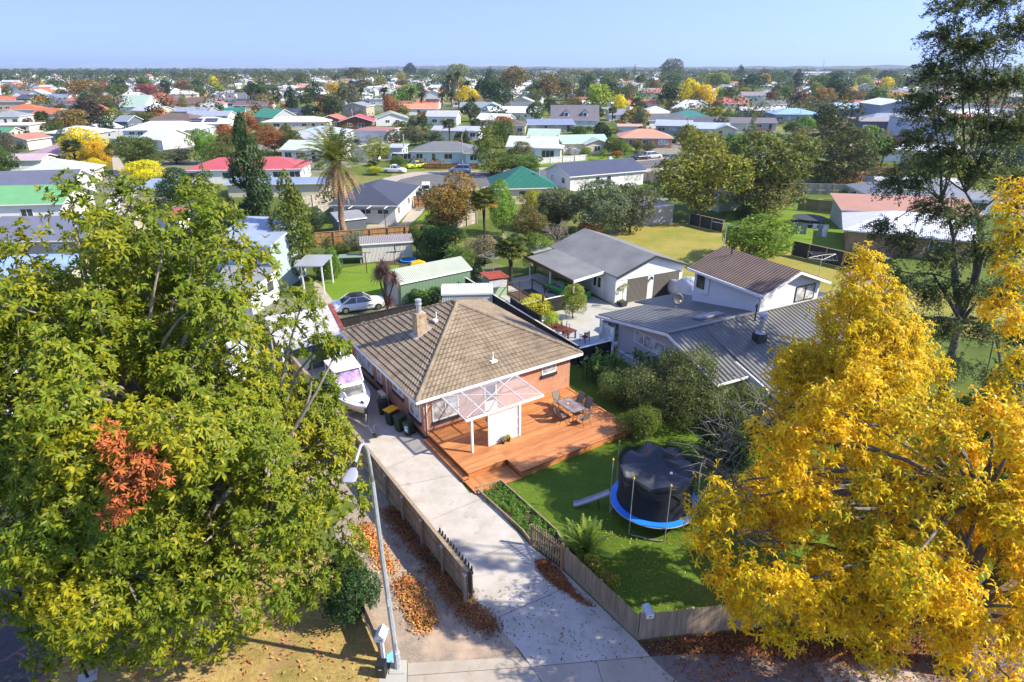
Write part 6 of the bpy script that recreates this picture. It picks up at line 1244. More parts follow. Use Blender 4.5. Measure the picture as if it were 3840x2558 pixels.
for x in(-3.1,3.7):
 m=MB();m.extr([(x-.95,3.2),(x+.95,3.2),(x+.95,4.7),(x,5.6),(x-.95,4.7)], 'y',.9,3.8);d_=m.build('dormer',M['white'],dh);m=MB();m.extr([(x-1.2,4.62),(x,5.72),(x+1.2,4.62),(x+1.2,4.74),(x,5.86),(x-1.2,4.74)], 'y',.6,4.6);m.build('dormer_roof',M['grey'],d_);window(dh,x,.898,3.35,1.3,1.2,0,1, 'glass')
dh=find('long white two storey')
for x in(-7,0,7):m=MB();m.extr([(x-1.3,3.4),(x+1.3,3.4),(x,5.6)], 'y',.3,3.5);m.build('dormer',M['white'],dh);window(dh,x,.298,3.5,1.0,1.0,0,1, 'glass')
M['solar']=plain('solar_panel',(.012,.014,.03),.15,spec=.6)
sh=find('white wing with solar');m=MB();sl=math.tan(rad(17));f=lambda y:2.5-.27*sl+.16+(y+.45)*sl+.04
for x0_ in(-5.5,-.5):
 for j in range(2):m.add([(x0_+a,y,f(y))for a,y in((0,.8+j*1.7),(4.2,.8+j*1.7),(4.2,2.3+j*1.7),(0,2.3+j*1.7))],[(0,1,2,3)])
m.build('solar_panels',M['solar'],sh)
# ---------------------------------------------------------------- fences, lamps, poles, cars of the suburb
def fpx(lab,k,a,b,h,mat,**kw):return board_fence(lab,G(k,*a),G(k,*b),h,mat,**kw)
M['fence_white']=timber('white_fence',(.62,.62,.60),.6,.12);M['fence_pale']=timber('pale_grey_fence',(.42,.38,.32),.8,.25);M['fence_red']=timber('red_brown_fence',(.20,.06,.04),.7,.3);M['fence_ribbed']=ocmat('dark_ribbed_fence',.5,.1,pattern='boards',per=.09,amp=.02)
board_fence('new orange brown board fence in front of the slate roofed white house',(-23.6,74.2),(-11.2,78.2),1.75, 'wood_new',(.3,.7),.15,2.3,1,True)
board_fence('dark board fence along the right side of the vivid back lawn',(-11.1,78.0),(-6.0,64.5),1.7, 'wood_dark',(.3,.7),.15,2.3,1,True)
fpx('long brown picket fence at the head of the cul de sac',2,(1630,1142),(2105,1140),1.2, 'fence_red',bw=.25,post=3,cap=False,gap=.05)
fpx('white picket wall stepping along the street below the silver grey roof',3,(510,1096),(940,1062),1.25, 'fence_white',post=3)
fpx('white fence between the silver roofed house and the mint green house',3,(620,960),(890,1034),1.5, 'fence_white',post=3)
fpx('pale grey board fence zigzagging behind the far vivid lawn',8,(690,240),(1190,250),1.7, 'fence_pale',post=2.4)
fpx('weathered fence from the olive tree towards the red brown fence',8,(675,215),(940,185),1.6, 'fence_pale',post=2.4)
fpx('dark red brown fence with pale posts behind the dark conifer',4,(800,1145),(1300,1060),1.8, 'fence_red',post=2.6,postmat='fence_pale')
fpx('grey brown board fence along the neighbour lawn behind the round trampoline',8,(740,355),(1490,430),1.75, 'wood_grey',post=2.2)
fpx('dark ribbed metal fence in timber frame along the dry lawn near the concrete shed',8,(-30,462),(210,520),1.6, 'charcoal',bw=2.2,post=2.2,cap=True,capmat='wood_grey',postmat='wood_grey')
fpx('dark ribbed metal fence in timber frame beside the bare rotary clothesline',8,(700,680),(1060,765),1.7, 'charcoal',bw=2.2,post=2.2,cap=True,capmat='wood_grey',postmat='wood_grey')
fpx('dark ribbed metal fence in timber frame continuing behind the yellow tree',8,(1060,765),(1330,830),1.7, 'charcoal',bw=2.2,post=2.2,cap=True,capmat='wood_grey',postmat='wood_grey')
fpx('white panel fence behind the golden conifer',1,(870,925),(1110,930),1.7, 'fence_white',post=3)
fpx('pale concrete coloured fence left of the slate roofed house by the tall palm',6,(525,440),(860,360),1.8, 'fence_pale',post=2.4)
fpx('pale timber fence corner behind the shrubs left of the tall palm',6,(690,500),(800,470),1.6, 'fence_pale',post=2.4)
fpx('timber fence behind the small fan palm and orange shrubs',7,(240,550),(400,510),1.7, 'fence_pale',post=2.2)
fpx('orange brown fence beside the patio of the slate roofed house',6,(1535,420),(1690,415),1.7, 'wood_new',post=2.2)
fpx('tall pale fence right of the long slate blue roof',7,(1705,165),(1890,200),1.8, 'fence_pale',post=2.2)
def lamp(lab,k,x,yb,yt,dx):
 p=G(k,x,yb);h=AT(k,x,yt,p.y).z;L=thing('street_lamp',lab, 'street lamp',p);s=1 if dx>0 else-1
 m=MB();m.tube([(0,0,0),(0,0,h*.86),(s*.3,0,h*.96),(s*1.0,0,h),(s*2.0,0,h*.99)],[.12,.09,.07,.06,.05],6);m.build('pole',M['galv'],L);m=MB();m.box(min(s*1.9,s*2.6),max(s*1.9,s*2.6),-.14,.14,h*.98,h*.98+.12);m.build('lantern',M['grey'],L)
lamp('plain street lamp rising in front of the mottled grey roof',2,1965,1100,800,1);lamp('curved street lamp beside the small grey blue house at the left',1,1075,940,755,-1);lamp('street lamp beside the pale blue roofs right of centre',3,1815,880,690,1);lamp('tall curved street lamp in front of the commercial building',4,1425,745,545,-1);lamp('thin street lamp left of the beige two storey house',2,1003,775,605,-1)
lamp('curved street lamp among the brown roofs at the left',1,625,610,552,-1)
def upole(lab,k,x,yb,yt,arms=1):
 p=G(k,x,yb);h=AT(k,x,yt,p.y).z;L=thing('utility_pole',lab, 'utility pole',p);m=MB();m.tube([(0,0,0),(0,0,h)],[.17,.12],6);m.build('pole',M['concrete_lt'],L)
 for i in range(arms):m=MB();m.box(-1.4,1.4,-.06,.06,h-.5-i*1.1,h-.36-i*1.1);m.build('crossarm',M['wood_grey'],L)
upole('thick pale utility pole in front of the pale workshop',4,1510,800,610,1);upole('pale utility pole left of the golden round tree',3,922,560,430,2);upole('utility pole between the far gum trees',3,705,525,415,2);upole('utility pole right of the small golden tree',3,1365,570,460,2);upole('plain wooden pole in front of the pale green roofs',3,1545,620,495,0);upole('wooden pole beside the sky blue roof',4,610,640,520,1);upole('wooden pole below the rose red roofs',3,2042,590,500,0)
mt=thing('lattice_mast', 'pale telecommunications mast on the right horizon', 'mast',G(4,790,265));k_=mpp(4,G(4,790,265));m=MB();m.tube([(0,0,0),(0,0,100*k_)],[.9,.6],6);m.build('mast',M['grey'],mt);m=MB();m.box(-2,2,-1,1,88*k_,104*k_);m.build('antenna_panel',M['white'],mt)
c0=lambda lab,k,x,y,rz,**kw:car(lab,G(k,x,y),rad(rz),**kw)
c0('silver people carrier parked on the cul de sac in front of the brown picket fence',6,1945,112,176,L=4.6,H=1.65,color=(.50,.51,.56),kind='mpv')
c0('white flat deck utility vehicle parked at the entrance of the cul de sac',6,1360,112,-8,L=5.0,H=1.6,color=(.74,.74,.74),kind='ute',tray='wood_brown',name='utility_vehicle')
c0('lime yellow sedan parked in front of the pale blue weatherboard house',6,1560,70,215,L=4.7,color=(.55,.55,.02),kind='sedan')
c0('white van parked beside the pale garage left of the mottled grey roof',2,1430,1075,-20,L=4.8,H=1.9,color=(.74,.74,.74),kind='van',name='parked_van',cat='van')
c0('white van with dark rear window behind the patio of the slate roofed house',6,1645,300,95,L=4.8,H=1.9,color=(.72,.74,.76),kind='van',name='parked_van',cat='van')
c0('white hatchback parked on the long concrete driveway',5,1010,455,-62,L=4.3,H=1.55,color=(.76,.76,.77),kind='mpv')
c0('silver estate car on the street below the peach orange roofed house',3,1520,1045,20,L=4.6,H=1.6,color=(.52,.54,.58),kind='mpv')
c0('black car tucked beside the silver estate car on the street',3,1420,1055,25,L=4.5,color=(.03,.03,.04),kind='sedan')
c0('black sport utility car parked beside the peach orange roofed house',3,1735,910,120,L=4.6,H=1.7,color=(.03,.03,.035),kind='suv')
c0('white sport utility car in front of the pale blue roofs',3,1810,925,8,L=4.7,H=1.7,color=(.72,.72,.74),kind='suv')
c0('maroon people carrier parked on the street in front of the workshop',4,1400,792,-8,L=4.9,H=1.75,color=(.11,.015,.035),kind='mpv')
c0('white sport utility car half hidden behind the dark conifer',4,985,752,150,L=4.5,H=1.65,color=(.72,.73,.75),kind='suv');c0('white hatchback behind the low hedge at the commercial building',4,1035,728,170,L=4.2,H=1.5,color=(.72,.72,.73),kind='mpv')
c0('dark red hatchback parked beside the sky blue hip roof',4,405,652,190,L=4.2,color=(.12,.05,.07),kind='mpv');c0('dark grey hatchback parked beside the sky blue hip roof',4,450,650,190,L=4.2,color=(.06,.06,.08),kind='mpv')
c0('white sedan parked at the villa behind the clipped shrubs',1,1550,893,180,L=4.5,color=(.72,.72,.74),kind='sedan');c0('dark blue car at the far end of the long driveway',1,995,1010,80,L=4.3,color=(.04,.06,.12),kind='mpv')
sg=thing('sign_board', 'white and red notice board on posts in front of the commercial building', 'sign',G(4,1133,745),rad(-8));m=MB();m.box(-1.6,1.6,-.06,.06,1.6,3.3);m.build('panel',M['white'],sg);m=MB();m.box(-1.6,1.6,-.055,.055,1.0,1.58);m.build('lower_panel',M['tin_red'],sg);m=MB();m.box(-1.3,1.3,-.066,-.062,2.7,3.0);m.build('printed_band',M['charcoal'],sg)
for s in(-1.2,1.2):m=MB();m.box(s-.07,s+.07,-.05,.05,0,1.0);m.build('post',M['wood_brown'],sg)
t2=thing('trampoline', 'round dark trampoline without a net on the lawn behind the ribbed fence', 'trampoline',(41.3,86.9,0));R=2.2;m=MB();m.lathe([(R,.78),(R,.84),(.01,.82)],32);m.build('mat',plain('dark_blue_mat',(.05,.055,.075),.7),t2)
for k in range(4):a=k*math.pi/2+.4;m=MB();p0=(R*.95*math.cos(a),R*.95*math.sin(a));p1=(R*.95*math.cos(a+.8),R*.95*math.sin(a+.8));m.tube([(*p0,.78),(*p0,.03),(*p1,.03),(*p1,.78)],.035,6);m.build('leg',M['galv'],t2)
wl_=thing('washing_line', 'straight washing line hung with towels and clothes on the neighbour lawn', 'clothesline',G(8,820,560),rad(-20));m=MB()
for x in(-2,2):m.tube([(x,0,0),(x,0,1.9)],.04,6)
m.build('post',M['galv'],wl_);m=MB();[m.tube([(-2,y,1.85),(2,y,1.85)],.015,4)for y in(-.3,.3)];m.build('line',M['galv'],wl_)
for i,(x,y,w_,h,c_)in enumerate(((-1.6,-.3,.7,1.3,(.12,.13,.22)),(-.8,-.3,.7,1.3,(.22,.27,.24)),(-.1,.3,.5,.6,(.03,.03,.04)),(.5,.3,.5,.7,(.6,.6,.62)),(1.1,-.3,.5,1.4,(.28,.24,.32)),(1.65,-.3,.5,1.4,(.72,.72,.74)))):
 m=MB();m.box(-w_/2,w_/2,-.02,.02,-h,0);o=m.build('hung_cloth',M['w_paint'],None,tuple(wl_.location+Matrix.Rotation(rad(-20),3, 'Z')@Vector((x,y,1.86))),(0,0,rad(-20)),color=c_);tag(o,('navy towel at the left end of the washing line', 'grey green towel second from the left on the washing line', 'small black garment in the middle of the washing line', 'white garment in the middle of the washing line', 'lilac grey towel on the washing line', 'long white towel at the right end of the washing line')[i], 'laundry')
sw=thing('swing_set', 'small black and yellow swing set beside the white corrugated shed', 'swing set',G(6,1470,890),rad(15));m=MB()
for x in(-1.2,1.2):m.tube([(x-.2,-.9,0),(x,0,1.9),(x+.2,.9,0)],.03,6)
m.tube([(-1.2,0,1.9),(1.2,0,1.9)],.035,6);m.build('frame',M['black'],sw);m=MB();m.box(-.5,.5,-.15,.15,.5,.55);m.build('seat',M['yellow'],sw);m=MB();[m.tube([(x,0,.55),(x,0,1.88)],.012,4)for x in(-.4,.4)];m.build('rope',M['yellow'],sw)
m=MB();m.lathe([(.85,0),(.95,.22),(.8,.24),(.75,.08),(.01,.06)],18);tag(m.build('paddling_pool',plain('blue_toy_plastic',(.02,.25,.62),.4),None,G(6,1470,885)+Vector((.3,-.5,.01))), 'blue plastic paddling pool under the swing set', 'paddling pool')
m=MB();m.extr([(-.9,0),(-.7,.35),(.2,.5),(.9,.2),(.9,0)], 'y',-.35,.35);tag(m.build('toy_car',M['yellow'],None,G(6,1570,925),(0,0,.3),bevel=.05), 'bright yellow plastic toy on the paving behind the green shed', 'toy')
tt=thing('tennis_table', 'weathered green table tennis table covered with scraps beside the white corrugated shed', 'table',G(6,990,905),rad(8));m=MB();m.box(-1.4,1.4,-.75,.75,.74,.78);m.build('tabletop',M['w_paint'],tt,color=(.20,.27,.20));
for x in(-1,1):m=MB();m.box(x-.06,x+.06,-.5,.5,0,.735);m.build('leg',M['grey'],tt)
m=MB();m.tube([(0,0,0),(0,0,2.3)],.05,6);m.bar((-.6,0,2.25),(.6,0,2.25),.05,.05);tag(m.build('line_post',M['wood_brown'],None,G(6,1122,1002)), 'slim timber clothesline post standing on the vivid back lawn', 'post')
um=thing('patio_umbrella', 'furled purple patio umbrella beside the slate roofed white house', 'umbrella',G(6,1578,425));m=MB();m.lathe([(.03,.0),(.03,1.0),(.16,1.05),(.12,1.9),(.03,2.5)],10);m.build('canopy',plain('purple_fabric',(.06,.035,.08),.8),um)
porch=thing('porch', 'white posted porch with a weathered slatted screen beside the vivid back lawn', 'porch',G(6,720,1180));m=MB();m.box(-2.2,.45,-.3,3.6,2.75,2.85);m.build('roof',M['galv'],porch)
for x,y in((.3,.0),(.3,3.2),(-1.6,0)):m=MB();m.box(x-.06,x+.06,y-.06,y+.06,0,2.74);m.build('post',M['white'],porch)
pg2=thing('pergola', 'dark steel pergola frame against the slate roofed white house', 'pergola',G(6,1130,600));m=MB()
for x in(-2.6,2.4):m.box(x-.04,x+.04,-.04,.04,0,2.5)
m.box(-2.6,2.4,-.05,.05,2.5,2.6);m.build('frame',M['charcoal'],pg2);m=MB();[m.bar((x,0,2.55),(x+.3,1.6,2.62),.06,.08)for x in(-2.5,0,2.3)];m.build('rafter',M['white'],pg2)
dish('pale satellite dish on a pole beside the rusty carport',G(6,545,1120),rad(200),.45,2.2)
# ================================================================ TREES AND SHRUBS
NOMH=dict(broad=8.0,far=8.2,column=10.4,cone=10.0,shrub=1.95,bush_far=1.9,tiered=12.0);NOMW=dict(broad=7.6,far=7.8,column=2.7,cone=5.2,shrub=2.5,bush_far=2.7,tiered=5.0)
COLR=dict(green=(.070,.120,.020),bright=(.125,.20,.025),dark=(.030,.055,.016),olive=(.105,.110,.024),yolive=(.17,.17,.022),lime=(.22,.26,.025),yellow=(.58,.42,.015),gold=(.52,.34,.02),greyg=(.105,.120,.060),silver=(.15,.165,.10),brown=(.17,.095,.035),orange=(.40,.16,.03),copper=(.075,.045,.038),red=(.28,.085,.085),salmon=(.42,.19,.12),maroon=(.13,.025,.035),rust=(.24,.10,.03),tan=(.23,.19,.10),bronze=(.19,.135,.035),spruce=(.045,.075,.06))
TN=[0]
def put_tree(lab,p,h,w_,kind,col,cat=None,single=False,group=None,name=None):
 TN[0]+=1;n={'broad':4, 'far':4, 'column':3, 'cone':3, 'shrub':3, 'bush_far':3}.get(kind);key=kind+(str(TN[0]%n)if n else '')
 cr,tr_=PROTO[key];c=COLR[col]if isinstance(col,str)else col;rr=random.Random(TN[0]);c=tuple(min(.8,q*1.6*rr.uniform(.9,1.12))for q in c)
 s=(w_*1.15/NOMW[kind],w_*1.15/NOMW[kind]*rr.uniform(.9,1.1),h*1.03/NOMH[kind]);nm=name or{'column':'columnar_conifer', 'cone':'conifer', 'tiered':'norfolk_pine', 'shrub':'shrub', 'bush_far':'shrub'}.get(kind, 'broadleaf_tree')
 rz=rr.uniform(0,6.28)
 if single:
  k2=key+'_joined'
  if k2 not in PROTO:
   me=cr.copy();bm=bmesh.new();bm.from_mesh(me);n0=len(bm.faces);bm.from_mesh(tr_);bm.faces.ensure_lookup_table()
   for f in bm.faces[n0:]:f.material_index=1
   bm.to_mesh(me);bm.free();me.materials.append(M['bark']);PROTO[k2]=me
  o=link(nm,PROTO[k2],None,p,(0,0,rz),c,s);return tag(o,lab,cat or('shrub' if nm=='shrub' else 'tree'),group)
 t=thing(nm,lab,cat or('shrub' if nm=='shrub' else 'tree'),p,rz,group);t.scale=s
 link('crown' if nm!='shrub' else 'foliage',cr,t,color=c);link('trunk' if nm!='shrub' else 'stem',tr_,t);return t
def T(lab,k,x,yb,yt,w_,kind='broad',col='green',**kw):
 p=G(k,x,yb);h=max(.6,AT(k,x,yt,p.y+0.0).z);m_=mpp(k,p+Vector((0,0,h/2)))
 if p.y>190 and kind=='broad':kind='far'
 return put_tree(lab,p,h,w_*m_,kind,col,**kw)
NEAR=[('tall slender dark conifer, taller of the two in front of the coral red roof',6,150,600,-380,300, 'column',(.05,.075,.022)),('slender conifer with olive tips rising in front of the pale blue block',6,515,1045,125,360, 'column',(.10,.125,.022)),('bright green feathery conifer left of the tall dark conifer',5,1900,700,70,330, 'cone',(.085,.13,.02)),('dark conifer tucked between the bright conifer and the tall dark one',5,2070,720,290,190, 'cone', 'dark'),('rounded fine leaved dark tree beside the pale yellow shed',5,1580,440,75,310, 'broad',(.035,.075,.02)),('low rounded green bush beside the long driveway',5,775,225,115,165, 'shrub', 'bright'),('clipped flat topped green bush below the pale yellow shed',5,1365,362,308,115, 'shrub', 'green'),('pale clipped box bush below the pale yellow shed',5,1400,505,440,100, 'shrub', 'lime'),('dark bush beside the pale clipped box bush',5,1530,520,455,110, 'shrub', 'dark'),('small grey green bush under the fine leaved dark tree',5,1370,440,360,120, 'shrub', 'greyg'),('dark spreading bush between the olive tipped conifer and the grey ribbed shed',6,670,640,445,210, 'broad',(.05,.085,.03)),('pale green fern like shrub against the porch post',6,820,1050,800,200, 'shrub',(.12,.20,.03)),('shrub beside the vivid lawn under the porch',6,735,1060,900,130, 'shrub',(.06,.11,.025)),('pale variegated shrub at the foot of the tall palm',6,1030,790,640,210, 'shrub', 'silver'),('green shrub in front of the brown fence left of the tall palm',6,900,830,740,190, 'shrub', 'green'),('large glossy dark green bush right of the white corrugated shed',6,1790,870,555,410, 'broad',(.055,.105,.018)),('fine leaved pale green bush behind the green shed',6,1900,960,770,270, 'broad',(.11,.17,.035)),('climber bush over the corner of the brown fence',6,1545,740,580,150, 'shrub', 'green'),('spreading tree with orange brown leaves left of the bright green roof',6,1880,610,150,500, 'broad',(.20,.13,.03)),('dark fan leaved shrub under the orange brown tree',6,1770,600,470,240, 'shrub', 'olive'),('upright lime green tree behind the slim fan palm',7,610,600,178,250, 'broad',(.15,.22,.028)),('green bush with yellow top before the cream house with the green roof',7,850,440,235,220, 'broad', 'lime'),('dark bush with reddish leaves between fan palm and bare shrub',7,820,650,385,290, 'broad',(.115,.10,.028)),('left one of the three grey green hedge trees',7,1060,560,200,400, 'broad', 'greyg'),('middle and largest of the three grey green hedge trees',7,1370,615,175,450, 'broad',(.115,.13,.065)),('right and darkest of the three grey green hedge trees',7,1630,580,175,390, 'broad',(.075,.095,.04)),('orange brown bush between the bare shrub and the hedge trees',7,1040,540,395,210, 'broad', 'rust'),('rust orange bush behind the garage roof ridge',7,1300,640,490,230, 'broad',(.27,.115,.03)),('small round tree with a bent trunk by the carport',7,870,900,590,230, 'broad',(.10,.16,.02)),('fine green bamboo like shrub behind the small fan palm',7,290,900,700,220, 'broad',(.09,.145,.03)),('dry tan coloured bush behind the slim fan palm',7,470,830,615,290, 'broad', 'tan'),('leafy shrub against the back of the green shed',7,390,1000,830,130, 'broad',(.09,.14,.03)),('small dark shrub in front of the green shed wall',6,1560,1290,1150,170, 'shrub',(.05,.10,.02)),('glossy shrub between the green shed and the white garden shed',6,1710,1280,1135,170, 'shrub',(.06,.12,.02)),('yellow leaved clipped hedge bush behind the dark fence',7,880,1255,1100,240, 'shrub',(.40,.37,.035)),('yellow green bush at the lower end of the clipped hedge',7,995,1345,1225,160, 'shrub',(.30,.31,.035)),('slim light green tree beside the white topped table',7,1170,1270,1005,190, 'broad',(.19,.25,.03)),('dense round green tree on the dry lawn behind the brown roofed upper storey',8,440,730,385,600, 'broad',(.10,.165,.014)),('tall yellow olive tree beside the concrete shed', 'D',1600,506,322,205, 'broad', 'yolive'),('tallest olive tree beyond the dark ribbed fence', 'D',1745,492,286,220, 'broad',(.095,.105,.024)),('pale leaved tree in front of the tallest olive tree', 'D',1755,500,392,130, 'broad',(.17,.17,.05)),('big dark pyramid conifer in front of the sky blue roofs', 'D',1908,424,226,165, 'cone',(.06,.078,.022)),('olive shrub at the right foot of the pyramid conifer', 'D',1975,400,345,70, 'broad', 'olive'),('shrub on the dry lawn side of the ribbed fence',8,380,420,330,210, 'broad', 'olive'),('small dark round tree right of the long plain white roof',4,1760,960,835,180, 'broad', 'dark'),('clump of bright green bamboo behind the white rusty roof',4,1725,1010,935,110, 'broad', 'bright'),('olive tipped conifer standing at the cul de sac beside the silver people carrier', 'D',1128,402,268,80, 'cone',(.115,.14,.02)),('round fresh green tree right of the conifer at the cul de sac', 'D',1198,402,352,100, 'broad',(.10,.165,.03)),]
for a in NEAR:T(*a)
